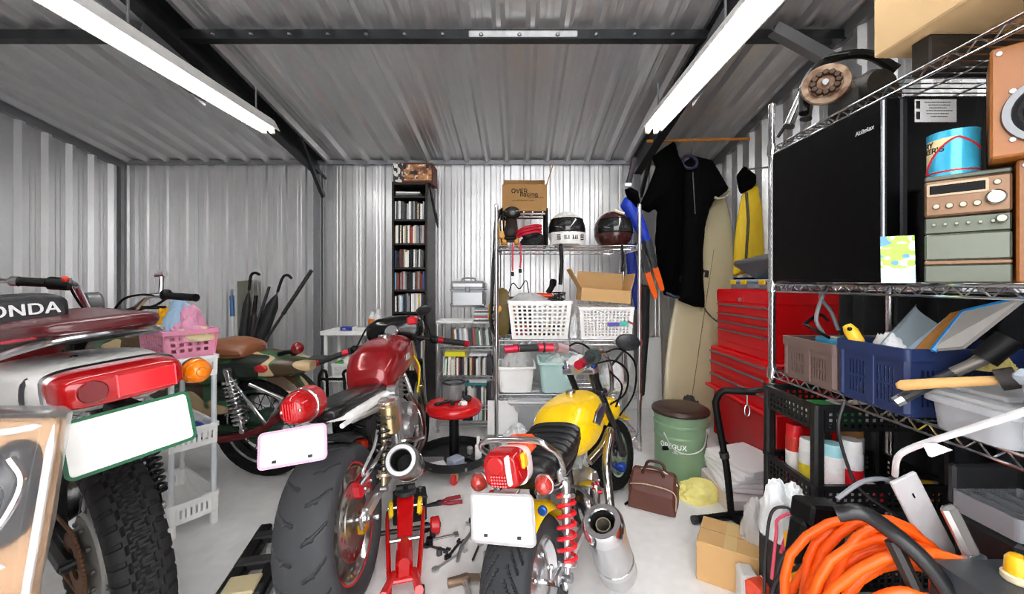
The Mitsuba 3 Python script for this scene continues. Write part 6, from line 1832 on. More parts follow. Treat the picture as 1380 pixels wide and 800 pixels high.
spray('spray_can', 'dark green slim can behind the lying red button can', BS @ at(.175, .2, Z2_), .026, .17, C('1f4a34', .35), C('23352b', .4))
for i, (x, c, l) in enumerate(((.05, 'f0f0ee', 'white paper packet'), (.13, '2f9a4c', 'green paper packet'), (.2, 'ececea', 'white plastic packet'), (.29, 'f2f2f2', 'folded white leaflet'), (.35, 'd8c23a', 'yellow paper packet'))):
    solo('packet', f'{l} in the top tray of the black shelf', 'packet', rumple(box(.07, .18, .03, (0, 0, .015), r=.004).subdivide().subdivide(), .004, 30, i), C(c, .6), BS @ at(x + .03, .135, .715 - .073, rz=4 * i - 8))
for i in range(7):
    solo('packet', ['yellow carton', 'white carton', 'yellow green carton', 'grey carton', 'brown carton', 'pale carton', 'tan carton'][i] + ' in the lowest perforated tray of the black shelf', 'carton', box(.05, .16, .05, (0, 0, .025), r=.003), C(['e6c81e', 'f0f0ee', 'c9d23a', '9a9a98', 'a0763c', 'd9c9a0', 'c4a468'][i], .6), BS @ at(.05 + .056 * i, .135, .465 - .25 + .0 - .0725))
thing('plastic_bag', 'white plastic bag printed with green stuffed in the side of the black shelf', 'plastic bag', at(.85, 1.29, .291))
part('bag', cloth(.15, .16, .20, seed=61), C('e4e6e6', .35))
part('print', sc(ball(.03, (0, 0, 0), 2), 1, .3, .35).apply_translation((.0, -.078, .06)), C('58b85a', .5))
solo('plastic_bag', 'clear bag bundled beside the front post of the black shelf', 'plastic bag', mv(cloth(.10, .12, .15, seed=63), 0, 0, 0), FILM, at(.88, 1.50, .147))
solo('storage_box', 'dark grey box standing under the white bag beside the black shelf', 'box', box(.10, .14, .29, (0, 0, .145), r=.006), C('17181a', .6), at(.86, 1.29, 0))
# ---------------------------------------------------------------- hose coil, white arm and tools in the near corner
HC = at(.865, .93, .275, rz=-8)
thing('hose_coil', 'bright orange air hose coil leaning in the near corner', 'hose', HC)
pts = []
for k in range(11):
    for a in np.linspace(0, 2 * np.pi, 26)[:-1]:
        q = k + a / (2 * np.pi)
        rx_ = .175 + .03 * math.sin(q * 2.4) + .012 * math.sin(5 * a + k)
        rz_ = .238 + .026 * math.sin(q * 1.7 + 1)
        pts.append((rx_ * math.cos(a) + .02 * math.sin(k * 1.3), -.09 + .017 * q + .012 * math.sin(3 * a + k), rz_ * math.sin(a) + .008 * math.sin(k * 2.1)))
part('hose', tube(np.array(pts), .0105, 10), C('ee5c0e', .4, spec=.4), smooth=60)
part('hose_tail', tube(spline([(-.16, -.1, .12), (-.06, -.13, .20), (.05, -.14, .12), (.1, -.15, -.05), (.14, -.16, -.24)], 10), .0105, 10), C('ee5c0e', .4), smooth=60)
part('hose_tail', tube(spline([(-.22, -.11, -.08), (-.12, -.13, .02), (.02, -.14, .0), (.16, -.15, -.1)], 10), .0105, 10), C('ee5c0e', .4), smooth=60)
part('hose_tie', tube(spline([(-.07, -.10, .285), (-.05, -.12, .22), (-.02, -.13, .13), (.0, -.125, .03)], 6), .014, 8), C('17120f', .5))
thing('hose', 'thick black rubber hose laid over the orange coil', 'hose', np.eye(4))
part('tube', tube(spline([P(1128, 692, .86), P(1160, 690, .84), P(1200, 715, .83), P(1250, 760, .80), P(1300, 830, .78)], 8), .016, 12), C('121214', .35, coat=.3), smooth=60)
thing('bracket', 'white metal arm with flat plate standing behind the orange coil', 'bracket', np.eye(4))
WA = C('f4f4f4', .35)
part('arm', tube(spline([P(1400, 548, .72), P(1300, 580, .85), P(1232, 602, .955), P(1210, 616, 1.0), P(1206, 640, 1.05)], 7), .007, 10), WA)
a, b = P(1216, 642, 1.06), P(1296, 800, 1.045)
b = a + (b - a) * (a[2] - .006) / (a[2] - b[2])
u = (b - a) / np.linalg.norm(b - a)
part('flat_plate', tf(box(np.linalg.norm(b - a), .072, .012, (np.linalg.norm(b - a) / 2, 0, 0), r=.003), frame(a, u, (0, -1, 0))), WA)
part('bolt_hole', tf(box(.012, .004, .002, (.05, .0, .0065)), frame(a, u, (0, -1, 0))), BLACK)
part('tab', hullm(np.array([P(1248, 600, .90), P(1262, 597, .89), P(1284, 606, .88), P(1256, 616, .89), P(1248, 600, .895) + [0, .008, 0], P(1284, 606, .875) + [0, .008, 0], P(1256, 616, .885) + [0, .008, 0]])), WA, smooth=False)
thing('ratchet', 'chromed ratchet wrench with square grip leaning in the near corner', 'wrench', frame(P(1276, 680, .86), P(1356, 840, .80) - P(1276, 680, .86), (0, -1, 0)))
part('grip', box(.10, .032, .02, (.05, 0, 0), r=.007), C('b9b5b2', .25, .9))
part('collar', box(.02, .04, .028, (.105, 0, 0), r=.006), CHROME)
part('shaft', rod((.1, 0, 0), (.36, 0, 0), .009, 10), CHROME)
part('slider', box(.07, .03, .024, (.2, 0, 0), r=.006), C('a9a7a4', .3, .9))
part('foot', rod((.28, 0, 0), (.34, 0, 0), .014, 10), STEEL)
thing('drill_case', 'grey plastic tool case with yellow cap in the near corner', 'tool case', at(.945, .76, 0))
part('body', hullm(np.vstack([box(.26, .15, .02, (0, 0, .01)).vertices, box(.20, .12, .01, (0, 0, .53)).vertices])), C('34373b', .5), smooth=False)
for i in range(4):
    part('rib', box(.2, .006, .01, (0, -.074 + .003 * i, .22 + .08 * i), r=.002), C('5a5d62', .5))
part('yellow_cap', lathe([(.0, .585), (.012, .583), (.017, .575), (.018, .55), (.019, .53)], 22), C('eeb41c', .35))
part('cap_ring', lathe([(.020, .535), (.0225, .538), (.0225, .547), (.0185, .55)], 22), C('d9cba8', .4))
thing('parts_tray', 'light grey parts tray on a dark case in the near corner', 'tray', at(1.155, .925, 0))
part('case', box(.17, .14, .54, (0, 0, .27), r=.012), C('17181a', .5))
part('tray', cat(box(.16, .13, .008, (0, 0, .545)), mv(ring_box(.17, .14, .05, .005), 0, 0, .542), *[box(.004, .13, .04, (x, 0, .565)) for x in (-.04, .0, .04)]), C('85878b', .4), smooth=False)
part('dark_lid', box(.16, .02, .10, (0, .075, .60), r=.006), C('202124', .5))
# ---------------------------------------------------------------- bucket, bag, stand and the things on the floor
thing('bucket', 'green metal drum with dark brown padded lid beside the red chest', 'bucket', at(.935, 2.33, 0))
GB = C('7f9d7c', .35, .1)
part('drum', lathe([(0, 0), (.138, 0), (.142, .006), (.142, .22), (.146, .226), (.146, .236), (.142, .242), (.144, .285), (.149, .292), (.149, .302), (.144, .308), (.148, .345), (.152, .35), (.152, .362), (.0, .362)], 56), GB)
part('lid', lathe([(.0, .392), (.10, .391), (.14, .385), (.157, .375), (.160, .365), (.156, .356), (.14, .354), (0, .354)], 56), C('33211a', .4, coat=.2), smooth=50)
part('handle', tube(spline([(.11, -.10, .27), (.06, -.155, .20), (-.02, -.158, .17), (-.09, -.13, .19), (-.125, -.08, .26)], 8), .004, 8), C('c9cbc6', .3, .7))
part('handle_lug', box(.025, .012, .03, (.115, -.095, .272), r=.004), C('dfe2dc', .3, .6))
BT = lambda s, h, ang, z, mat, b=True: part('lettering', wraptext(s, h, ang, z, .1425), mat, smooth=False)  # noqa: E731
BT('OREGUX', .026, -38, .195, C('f0f2ee', .5))
BT('Japan', .016, -26, .165, C('d6dcd2', .5), False)
part('clip', box(.05, .01, .022, (-.112, -.092, .178), r=.003), BLACK)
thing('bag', 'small brown leather tool bag on the floor before the green drum', 'bag', at(.665, 1.98, 0, rz=-28))
BL = C('5a3228', .5)
part('body', rumple(hullm(np.vstack([box(.215, .145, .02, (0, 0, .012), r=.005).vertices, box(.225, .15, .05, (0, 0, .09), r=.02).vertices, box(.20, .05, .02, (0, 0, .165), r=.008).vertices])).subdivide().subdivide().subdivide(), .006, 16, 4), BL, smooth=60)
part('zip', tube(spline([(-.11, -.02, .13), (-.05, -.012, .178), (.05, -.012, .18), (.112, -.02, .13)], 6), .004, 6), C('cbb9a0', .4))
part('pocket_seam', tube(spline([(-.10, -.072, .12), (-.02, -.078, .135), (.1, -.074, .12), (.11, -.075, .04)], 6), .003, 6), C('b59c84', .5))
for s in (-1, 1):
    part('strap', tube(spline([(-.05, s * .03, .165), (-.03, s * .035, .20), (.03, s * .035, .20), (.05, s * .03, .165)], 6), .007, 8), C('3c2119', .5))
solo('cloth', 'pale yellow cloth heap in front of the green drum', 'cloth', mv(cloth(.22, .20, .10, seed=71), 0, 0, 0), C('f0e48a', .8), at(.915, 2.06, 0))
solo('cloth', 'brighter yellow cloth spread beside the pale yellow heap', 'cloth', mv(cloth(.24, .2, .07, seed=73), 0, 0, 0), C('e3da5c', .8), at(1.075, 2.08, 0))
# black tubular stand
thing('tube_stand', 'black tubular stand with foot bar standing before the red chest', 'stand', np.eye(4))
base = np.array([.985, 1.86, .016])
part('upright', tube(spline([base, (.965, 1.87, .25), (.925, 1.88, .50), (.925, 1.88, .555), (.95, 1.87, .595), (1.0, 1.85, .60), (1.07, 1.82, .605)], 7), .015, 12), BLACK)
part('foot_bar', rod((.80, 1.83, .018), (1.17, 1.90, .018), .017, 12), BLACK)
part('foot_cap', rod((.79, 1.828, .018), (.81, 1.832, .018), .0185, 12), C('26282c', .5))
part('long_foot', rod(base, (1.06, 1.62, .016), .014, 10), BLACK)
part('collar', rod((.958, 1.868, .285), (.953, 1.87, .31), .021, 12), DARKSTEEL)
part('hook', tube(spline([(1.02, 1.85, .60), (1.05, 1.80, .62), (1.11, 1.79, .63), (1.12, 1.83, .61), (1.05, 1.85, .59)], 6), .008, 8), DARKSTEEL)
part('curved_leg', tube(spline([(1.0, 1.70, .02), (.98, 1.62, .16), (1.03, 1.55, .18), (1.1, 1.52, .17)], 6), .009, 8), BLACK)
thing('carabiner', 'silver carabiner hanging from the top of the black stand', 'carabiner', at(1.045, 1.838, .575))
part('cord', rod((0, 0, .02), (0, 0, -.035), .003, 6), C('b9bbbd', .4))
part('ring', tf(tube([(.012 * math.cos(a), 0, -.06 + .026 * math.sin(a)) for a in np.linspace(0, 2 * np.pi, 24)[:-1]], .003, 6, closed=True), np.eye(4)), C('c9cbcd', .25, .9))
for i in range(5):
    solo('paper_pad', f'white paper pad, {ordinal(i + 1)} from below in the stack at the foot of the red chest', 'paper', rot(rumple(box(.26, .30, .02, r=.002).subdivide().subdivide(), .003, 12, i), 7 * i - 10, 'z'), C('f1eeee', .7), at(1.14 + .01 * i, 2.07, .097 + .025 * i))
solo('paper_box', 'low white and red carton under the white papers', 'box', box(.30, .34, .08, (0, 0, .04), r=.004), C('dccfcf', .7), at(1.15, 2.05, 0))
thing('cardboard_box', 'small plain cardboard box on the floor in the foreground beside the black shelf', 'box', at(.80, 1.51, 0, rz=-32))
part('body', box(.22, .19, .145, (0, 0, .0725), r=.003), C('c49c68', .85))
part('flap_seam', box(.222, .003, .002, (0, 0, .1455)), C('a88c62', .8), smooth=False)
part('tape', box(.04, .191, .001, (.0, 0, .1458)), C('cdb07a', .4), smooth=False)
# cables and bits between the box and the hose
for i, (c, l, q) in enumerate((('1a1a1c', 'black cable arching over the small cardboard box', ((1030, 800, 1.2), (1032, 740, 1.22), (1040, 690, 1.22), (1062, 684, 1.2), (1072, 700, 1.16), (1082, 708, 1.12))), ('d8506a', 'pink wire looping beside the black cable', ((1040, 780, 1.18), (1046, 720, 1.2), (1048, 700, 1.2), (1068, 692, 1.18), (1078, 708, 1.16), (1070, 730, 1.15))),
                              ('c83a54', 'darker pink wire loop near the yellow handle', ((1052, 745, 1.17), (1060, 722, 1.17), (1076, 706, 1.15), (1070, 732, 1.14), (1056, 740, 1.15))), ('2b2d31', 'grey black lead running down to the blue can', ((1078, 724, 1.14), (1054, 752, 1.14), (1042, 790, 1.12), (1030, 830, 1.1))),
                              ('8d9198', 'silver grey hose arching over the orange coil', ((1128, 672, 1.1), (1160, 650, 1.1), (1190, 645, 1.1), (1215, 655, 1.08))), ('2a2a2c', 'thin dark cable falling from the crates past the spray cans', ((1138, 540, 1.19), (1130, 575, 1.19), (1140, 620, 1.19), (1160, 660, 1.18), (1210, 695, 1.14))),
                              ('1c1c1e', 'thick black cable on the floor beside the hose coil', ((1035, 820, 1.08), (1048, 780, 1.08), (1080, 762, 1.06), (1110, 752, 1.04))))):
    solo('cable', l, 'cable', tube(spline([P(*z) for z in q], 8), .006 if i in (4, 6) else .0045, 6), C(c, .45))
thing('spray_can', 'blue and red spray can standing behind the small cardboard box', np.array(at(.77, 1.40, 0)).tolist() and 'can', at(.90, 1.345, 0))
part('body', lathe([(0, 0), (.031, 0), (.032, .004), (.032, .19), (.026, .205), (.014, .212), (.0, .213)], 26), C('2f62a8', .3, .2))
part('red_band', lathe([(.0325, .06), (.0325, .12)], 26), C('d03a2c', .35))
part('white_band', lathe([(.0325, .13), (.0325, .15)], 26), C('e8e8e6', .35))
part('nozzle', cyl(.012, .03, (0, 0, .212), 16, .003), C('d9d6b8', .4))
solo('handle', 'bright yellow plastic handle standing among the cables', 'handle', box(.03, .022, .26, (0, 0, .13), r=.006), C('f0a81a', .4), at(.80, 1.16, .12, ry=-4))
solo('adapter', 'black power adapter block lying on the cables by the hose', 'adapter', cat(box(.13, .07, .06, (0, 0, .03), r=.008), box(.05, .05, .12, (-.05, 0, -.05), r=.01)), BLACK, at(.83, 1.12, .43, ry=12, rz=15))
solo('motor', 'black motor housing under the adapter block', 'motor', cat(cyl(.07, .25, (0, 0, .0), 24, .01), box(.1, .1, .18, (0, .02, .33), r=.02)), C('1b1c1e', .5), at(.86, 1.13, .0))
for i, (x, y, c, l) in enumerate(((.83, 1.25, '39a0d8', 'light blue bottle lying among the cables'), (.79, 1.32, 'd9482a', 'orange red packet among the cables'), (.86, 1.25, '3a3f9a', 'dark blue packet among the cables'), (.78, 1.37, 'c6c4c0', 'white packet by the small cardboard box'), (.90, 1.22, '8e9294', 'grey packet among the cables'), (.84, 1.33, 'cfd0cc', 'pale packet behind the blue spray can'))):
    solo('packet', l, 'packet', rumple(box(.08, .06, .12, (0, 0, .06), r=.012).subdivide().subdivide(), .006, 20, i), C(c, .45), at(x, y, 0, rz=25 * i))
# red stool on a round tray with casters
SL_ = at(-.385, 2.36, 0)
thing('work_stool', 'red padded work stool on a round black tray with casters', 'stool', SL_)
part('seat', lathe([(0, .335), (.12, .335), (.155, .345), (.165, .365), (.163, .385), (.15, .398), (.12, .402), (0, .400)], 56), C('c20a12', .25, coat=.4), smooth=50)
part('column', cat(cyl(.028, .30, (0, 0, .075), 24), cyl(.04, .02, (0, 0, .32), 24, .004)), BLACK)
part('tray', lathe([(0, .085), (.19, .085), (.20, .09), (.205, .12), (.212, .12), (.212, .112), (.207, .075), (.195, .07), (0, .07)], 56), C('131416', .4))
for k in range(4):
    a = math.radians(-80 + 90 * k)
    x, y = .18 * math.cos(a), .18 * math.sin(a)
    c = part('caster', tf(cyl(.028, .02, (0, 0, -.01), 24, .004), frame((x, y, .029), (0, 0, 1), (math.cos(a + .8), math.sin(a + .8), 0))), C('cf2a36', .35))
    part('fork', cat(box(.03, .03, .012, (x, y, .064), r=.004), box(.008, .03, .04, (x + .016, y, .045), r=.002), box(.008, .03, .04, (x - .016, y, .045), r=.002)), C('c9b48a', .3, .8), parent=c)
SLT = PLACE[CUR[0]]
for i, (nm, lab, x, y, m, c) in enumerate((
        ('notebook', 'grey booklet lying on the stool tray at the near edge', -.13, -.10, box(.16, .11, .012, (0, 0, .006), r=.002), '77797f'),
        ('booklet', 'white booklet lying flat on the stool tray', -.07, -.14, box(.09, .06, .014, (0, 0, .007), r=.002), 'dcdcdc'),
        ('parts_box', 'small clear blue box of bits on the stool tray', .03, -.13, box(.08, .07, .045, (0, 0, .0225), r=.006), '9aa2b4'),
        ('bottle', 'white plastic bottle standing on the stool tray edge', .15, -.07, cat(cyl(.02, .09, n=18, ch=.004), cyl(.01, .05, (0, 0, .09), 12, .003)), 'ededeb'),
        ('clamp', 'steel clamp lying on the stool tray', .09, -.16, cat(box(.10, .012, .012, (0, 0, .006), r=.003), box(.012, .05, .012, (.04, .02, .006), r=.003)), 'a0a2a4'),
        ('socket', 'chrome socket on the stool tray beside the column', .09, .02, cyl(.018, .04, n=16, ch=.003), 'c8c8ca'),
        ('wrench', 'dark spanner lying across the stool tray', .08, -.05, cat(box(.12, .016, .008, (0, 0, .004), r=.002), cyl(.016, .01, (.06, 0, 0), 16), cyl(.016, .01, (-.06, 0, 0), 16)), '2d2e30'))):
    solo(nm, lab, nm.replace('_', ' '), m, C(c, .4, .7 if c in ('a0a2a4', 'c8c8ca', '2d2e30') else 0), SLT @ at(x, y, .086, rz=25 * i))
for i, (nm, lab, x, y, m, c) in enumerate((
        ('glass_jar', 'clear glass jar standing on the red stool seat', -.01, .05, None, None),
        ('pliers', 'black pliers lying on the red stool seat', -.06, -.05, cat(box(.1, .012, .014, (0, 0, .007), r=.003), rot(box(.1, .012, .014, (0, 0, .007), r=.003), 18, 'z')), '1b1b1d'),
        ('ratchet', 'steel ratchet head lying on the red stool seat', .05, -.04, cat(box(.1, .014, .014, (0, 0, .007), r=.003), cyl(.02, .02, (.05, 0, 0), 18, .003)), 'a9abad'),
        ('screw_box', 'small white screw box on the red stool seat', .065, -.065, box(.035, .035, .02, (0, 0, .01), r=.003), 'ececea'),
        ('nut', 'dark steel nut on the red stool seat', .0, -.06, cyl(.016, .022, n=6), '3a3b3d'),
        ('bracket', 'small black bracket on the red stool seat beside the jar', .075, .01, cat(box(.05, .03, .03, (0, 0, .015), r=.005), box(.012, .03, .06, (.02, 0, .03), r=.003)), '242528'))):
    if nm == 'glass_jar':
        thing(nm, lab, 'jar', SLT @ at(x, y, .4025))
        part('wall', lathe([(0, .004), (.06, .004), (.064, .01), (.066, .08), (.062, .10), (.06, .10), (.061, .012), (.0, .01)], 32), GLASSY)
        part('lid_ring', mv(trimesh.creation.torus(.063, .006, major_sections=32, minor_sections=8), 0, 0, .102), C('3b3d40', .4, .5))
        part('contents', mv(cloth(.1, .1, .06, seed=91), 0, 0, .011), C('8e9092', .4, .7))
    else:
        solo(nm, lab, nm.replace('_', ' '), m, C(c, .4, .6 if c in ('a9abad', '3a3b3d') else 0), SLT @ at(x, y, .4025, rz=40 * i))
solo('plastic_bag', 'big translucent white plastic bag on the floor behind the stool', 'plastic bag', mv(cloth(.30, .24, .26, seed=83, folds=7), 0, 0, 0), C('d2d4d6', .3, spec=.6), at(.0, 2.46, 0))
for i in range(4):
    solo('booklet', f'pale booklet, {ordinal(i + 1)} from below in the loose pile on the floor behind the stool', 'booklet', box(.15, .2, .012, (0, 0, .006), r=.001), C(['b9bbbd', 'cfcfd1', 'a3a5a8', 'd9d9d6'][i], .5), at(-.50 + .03 * i, 2.68, .0125 * i + .001, rz=25 * i))

# ---------------------------------------------------------------- trolley jack and hand tools in the middle
JK = at(-.465, 1.63, 0, rz=-75)
thing('trolley_jack', 'low red trolley jack with yellow links between the two front motorcycles', 'jack', JK)
JR = C('b8080c', .25, coat=.4)
for s in (-1, 1):
    part('side_rail', hullm(np.vstack([box(.06, .012, .07, (-.10, s * .075, .08), r=.003).vertices, box(.05, .012, .035, (.30, s * .045, .055), r=.003).vertices])), JR)
    part('front_wheel', tf(cyl(.035, .04, (0, 0, -.02), 24, .005), basis((-.10, s * .125, .037), (1, 0, 0), (0, 0, 1))), C('c01820', .3))
    part('wheel_hub', tf(cyl(.02, .044, (0, 0, -.022), 16, .003), basis((-.10, s * .125, .037), (1, 0, 0), (0, 0, 1))), C('26262a', .4))
    part('rear_caster', tf(cyl(.026, .02, (0, 0, -.01), 20, .004), basis((.27, s * .06, .028), (1, 0, 0), (0, 0, 1))), C('232326', .5))
    part('yellow_link', tube(spline([(-.09, s * .062, .10), (-.12, s * .062, .15), (-.06, s * .058, .175), (-.03, s * .055, .14)], 5), .009, 8), C('eac41a', .35))
part('axle', rod((-.10, -.15, .037), (-.10, .15, .037), .010), DARKSTEEL)
part('lift_arm', hullm(np.vstack([box(.05, .07, .03, (-.10, 0, .17), r=.004).vertices, box(.05, .05, .03, (.12, 0, .09), r=.004).vertices])), JR)
part('saddle', cat(cyl(.045, .02, (-.11, 0, .19), 24, .004), box(.02, .03, .02, (-.11, .025, .215)), box(.02, .03, .02, (-.11, -.025, .215))), C('37383a', .5, .5))
part('pump', cat(box(.10, .06, .07, (.18, 0, .085), r=.012), rod((.10, 0, .11), (.24, 0, .12), .02)), JR)
part('pump_bolt', cat(rod((.10, -.055, .12), (.10, .055, .12), .008), rod((-.06, -.07, .16), (-.06, .07, .16), .007)), STEEL)
for s in (-1, 1):
    part('handle_bar', rod((.24, s * .035, .09), (.62, s * .045, .30), .012), JR)
part('cross_bar', rod((.40, -.04, .178), (.40, .04, .178), .008), JR)
thing('battery', 'black battery box lying on the floor ahead of the red jack', 'battery', at(-.515, 1.88, 0, rz=18))
part('case', box(.15, .10, .10, (0, 0, .05), r=.006), C('121315', .35))
part('lid', box(.152, .102, .018, (0, 0, .104), r=.004), C('1c1d20', .3))
part('terminal', cat(cyl(.008, .012, (.05, .03, .112), 10), cyl(.008, .012, (-.05, .03, .112), 10)), STEEL)
JZ = .003


def tool(nm, lab, px, py, rz, parts_):
    Y = (H - .01) * F / (py - 381)
    thing(nm, lab, nm.replace('_', ' '), at((px - 700) / F * Y, Y, 0.001, rz=rz))
    for n_, m_, c_ in parts_:
        part(n_, m_, c_)


jaw = hullm([(0, -.012, 0), (0, .012, 0), (.075, .003, 0), (.075, -.003, 0), (0, -.012, .014), (0, .012, .014), (.075, .003, .01), (.075, -.003, .01)])
tool('pliers', 'long nosed pliers with dark red handles on the floor by the stool', 592, 677, 200, [('jaw', jaw, C('3a3c40', .4, .7)), ('pivot', cyl(.014, .018, n=18, ch=.002), DARKSTEEL),
     ('handle', tube(spline([(-.005, .006, .008), (-.04, .02, .009), (-.11, .028, .009)], 5), [.006] * 5 + [.009] * 6, 8), C('8e1a2a', .4)), ('handle', tube(spline([(-.005, -.006, .008), (-.04, -.02, .009), (-.11, -.022, .009)], 5), [.006] * 5 + [.009] * 6, 8), C('8e1a2a', .4))])
tool('hammer', 'steel claw hammer lying on the floor before the yellow motorcycle', 622, 784, 20, [('head', cat(rod((-.05, 0, .018), (.0, 0, .018), .016, 14), box(.035, .03, .03, (.012, 0, .018), r=.006), hullm([(.03, -.012, .012), (.03, .012, .012), (.07, -.02, .006), (.07, .02, .006), (.03, -.012, .026), (.03, .012, .026), (.07, -.02, .01), (.07, .02, .01)])), C('8a7460', .35, .7)),
     ('handle', tube([(.01, -.01, .018), (.01, -.12, .016), (.012, -.24, .017)], [.010, .011, .015], 10), C('b9b9b7', .3, .6))])
wr = lambda l, w=.012: cat(box(l, w, .006, (0, 0, .004), r=.002), mv(prism(Point(0, 0).buffer(w * 1.25).difference(Point(0, 0).buffer(w * .7)), .008), -l / 2, 0, 0), mv(prism(Polygon([(0, -w * 1.2), (w * 1.6, -w * 1.2), (w * 1.6, -w * .5), (w * .5, -w * .5), (w * .5, w * .5), (w * 1.6, w * .5), (w * 1.6, w * 1.2), (0, w * 1.2)]), .008), l / 2 - .004, 0, 0))  # noqa: E731
for i, (px, py, rz, l, lab) in enumerate(((596, 722, 20, .11, 'short steel spanner nearest the black battery box'), (612, 738, 70, .10, 'short dark spanner pointing to the hammer'), (640, 716, 115, .15, 'long steel spanner beside the white plate'), (588, 736, -20, .09, 'small spanner under the short steel one'), (645, 772, 35, .12, 'steel spanner lying above the hammer head'), (606, 752, 50, .14, 'bright spanner left of the long one'))):
    tool('spanner', lab, px, py, rz, [('shaft', wr(l), C(['9a9c9e', '3a3b3e', 'b4b6b8', '55575a', 'a8a49e', 'c0c2c4'][i], .3, .8))])
for i, (px, py, r, h, c, lab) in enumerate(((574, 712, .016, .03, '2a2b2d', 'black socket beside the battery box'), (583, 720, .013, .035, '3a3b3d', 'dark steel socket between the small spanners'), (579, 731, .014, .03, '17181a', 'smaller black socket near the jack wheel'), (592, 744, .012, .025, '56585a', 'grey steel socket ahead of the bright spanner'), (655, 752, .011, .035, 'b9bbbd', 'chrome socket under the white number plate'), (573, 668, .012, .008, '161616', 'black rubber cap on the floor above the battery box'))):
    tool('socket', lab, px, py, 0, [('body', lathe([(0, 0), (r, 0), (r, h), (r * .7, h), (r * .6, h * .5), (0, h * .5)], 18), C(c, .35, .6))])
tool('brake_lever', 'bent steel brake lever lying left of the yellow motorcycle', 628, 727, 60, [('lever', tube(spline([(-.12, -.05, .008), (-.04, -.01, .012), (.05, .01, .012), (.12, .06, .008)], 6), .007, 8), C('8e9092', .3, .8)), ('pivot', cyl(.014, .022, (.12, .06, 0), 16, .003), DARKSTEEL)])
tool('clip', 'black wire clip on the floor right of the yellow wheel', 853, 677, 10, [('wire', tube(spline([(-.04, 0, .006), (0, .02, .006), (.04, 0, .006), (.05, -.02, .006)], 5), .006, 6), BLACK)])
tool('scrap', 'small dark scrap on the pale floor by the grey tyre', 347, 733, 10, [('body', box(.04, .015, .004, (0, 0, .003), r=.001), C('4a4a4a', .6))])
tool('rod', 'short black tie rod on the floor in front of the white plate', 641, 744, 80, [('shaft', rod((-.04, 0, .006), (.04, 0, .006), .005), C('2a2a2c', .5))])
# dark paddock stand beside the grey tyre
thing('paddock_stand', 'black paddock stand with red grip left of the fat grey tyre', 'stand', at(-1.02, 1.46, 0, rz=14))
part('rail', box(.05, .50, .05, (0, .02, .045), r=.008), BLACK)
part('rail', box(.05, .46, .05, (.11, 0, .045), r=.008), BLACK)
for y in (-.14, .02, .18):
    part('rung', box(.14, .05, .03, (.055, y, .06), r=.006), C('1b1c1e', .5))
part('pale_pad', box(.10, .09, .014, (.055, -.13, .083), r=.004), C('b9ab86', .6))
part('grip', rod((0, -.24, .05), (.0, -.33, .05), .026, 14), C('a31226', .35))

# ---------------------------------------------------------------- slim white trolley with laundry, package at the left edge
TR = np.eye(4)
TR[:3, 0], TR[:3, 1], TR[:3, 3] = (-.83, .558, 0), (-.558, -.83, 0), (-1.394, 1.845, 0)
thing('trolley', 'slim white plastic trolley with three slotted trays behind the white tailed motorcycle', 'trolley', TR @ np.diag([1, 1, 1, 1.]))
tl_, tw_ = .42, .17
for zt in (.055, .37, .68):
    k = part('tray', cat(box(tl_, tw_, .006, (tl_ / 2, tw_ / 2, zt + .004)), mv(ring_box(tl_ + .02, tw_ + .02, .016, .012), tl_ / 2, tw_ / 2, zt + .075)), WHITEG, smooth=False)
    for y in (0, tw_):
        part('tray_side', mv(hole_panel(tl_, tl_ + .01, .085, 16, 1, .4, .9, .005, .01, .022, .024), tl_ / 2, y, zt), WHITEG, parent=k, smooth=False)
    for x in (0, tl_):
        part('tray_end', mv(rot(hole_panel(tw_, tw_ + .006, .085, 8, 1, .4, .9, .005, .01, .022, .024), 90, 'z'), x, tw_ / 2, zt), WHITEG, parent=k, smooth=False)
for x in (.008, tl_ - .008):
    for y in (.008, tw_ - .008):
        for a, b in ((.14, .37), (.455, .68)):
            part('post', mv(cyl(.011, b - a, n=16), x, y, a), C('d6dade', .1, coat=.8))
        part('foot', cat(box(.03, .03, .08, (x, y, .10), r=.006), cyl(.016, .06, (x, y, 0), 16, .003)), WHITEG)
thing('bottle', 'blue bottle with white cap lying in the middle tray of the white trolley', 'bottle', TR @ at(0, 0, .375))
part('body', tf(cyl(.03, .12, n=20, ch=.006), basis((.06, .03, .034), (0, 1, 0), (0, 0, 1))), C('123f98', .35))
part('cap', tf(cyl(.02, .04, n=18, ch=.004), basis((.022, .03, .034), (0, 1, 0), (0, 0, 1))), WHITE)
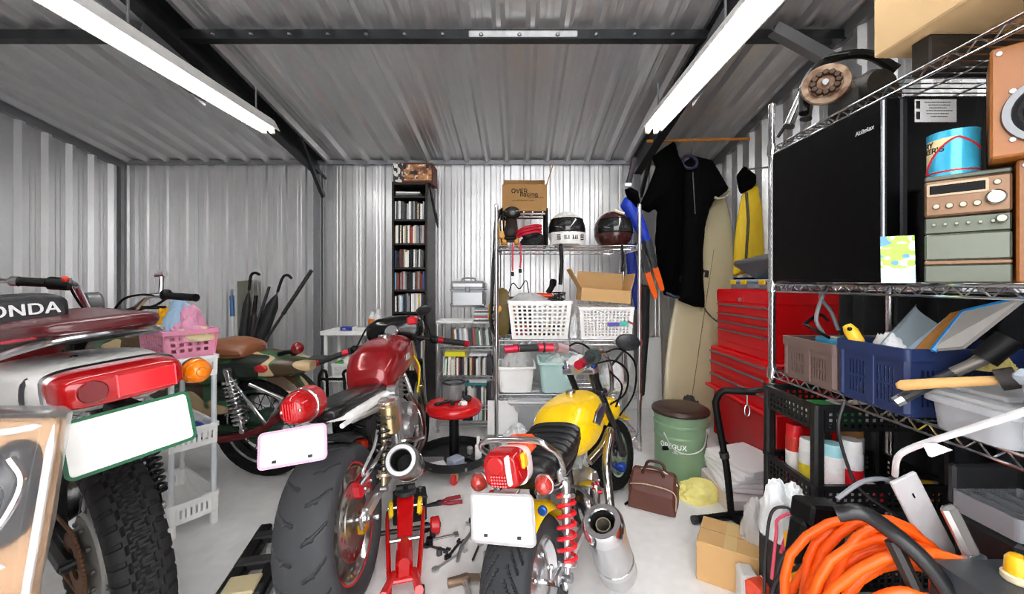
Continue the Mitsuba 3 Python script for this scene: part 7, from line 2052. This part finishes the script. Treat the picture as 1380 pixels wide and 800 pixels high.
basket('laundry_basket', 'pink plastic basket of laundry on top of the white trolley', 'basket', TR @ at(.20, .085, .766), .36, .20, .12, C('dd8fac', .4), .9, 9, 3, 5)
lb = PLACE[CUR[0]]
for i, (x, y, w, h, c, l) in enumerate(((.08, .02, .19, .17, 'd89c08', 'yellow towel heaped on the left of the pink basket'), (-.03, .0, .17, .22, 'a4c4dc', 'pale blue shirt heaped highest in the pink basket'), (-.09, -.02, .18, .17, 'd898b4', 'pink towel heaped at the right of the basket'), (-.13, -.03, .10, .08, 'd9c9a2', 'beige cloth at the right end of the basket'))):
    solo('cloth', l, 'cloth', mv(cloth(w, .16, h, seed=101 + i), 0, 0, 0), C(c, .85), lb @ at(x, y, .07))
# package in clear film
PK = at(-1.03, .70, 0.016, rz=24, ry=7)
thing('package', 'tall tan cardboard package wrapped in clear film at the left edge', 'package', PK)
part('card', box(.30, .03, .83, (-.09, .02, .415), r=.003), C('c9a078', .85))
part('part_window', hullm(np.vstack([ball(.045, (.01, .0, .72), 2).vertices, ball(.048, (.0, .0, .65), 2).vertices, ball(.03, (.015, .0, .77), 2).vertices])), C('1b1c22', .3, coat=.5))
part('chrome_ring', tube(spline([(.02, -.035, .78), (.04, -.035, .74), (.035, -.045, .69), (.01, -.048, .63)], 6), .008, 8), CHROME)
fv, nf = [], 14
FLM = tf(rumple(box(.314, .08, .855, (-.09, -.0, .4275), r=.012).subdivide().subdivide().subdivide(), .008, 15, 5), np.eye(4))
part('clear_film', FLM, WRAP, smooth=60)
for i, q in enumerate((((-.06, -.058, .60), (-.01, -.062, .615), (.05, -.058, .60)), ((-.06, -.058, .50), (.0, -.064, .51), (.06, -.06, .54)), ((-.05, -.058, .42), (.02, -.062, .40), (.07, -.058, .42)), ((.072, -.04, .3), (.076, -.045, .6), (.074, -.04, .84)), ((-.08, -.045, .84), (.0, -.05, .83), (.06, -.045, .84)))):
    part('film_fold', tube(spline(q, 6), [.001] + [.006] * 11 + [.001], 6), FILM, kind=None)
part('red_tag', box(.016, .002, .03, (.052, -.032, .50)), C('d8203c', .4), smooth=False)
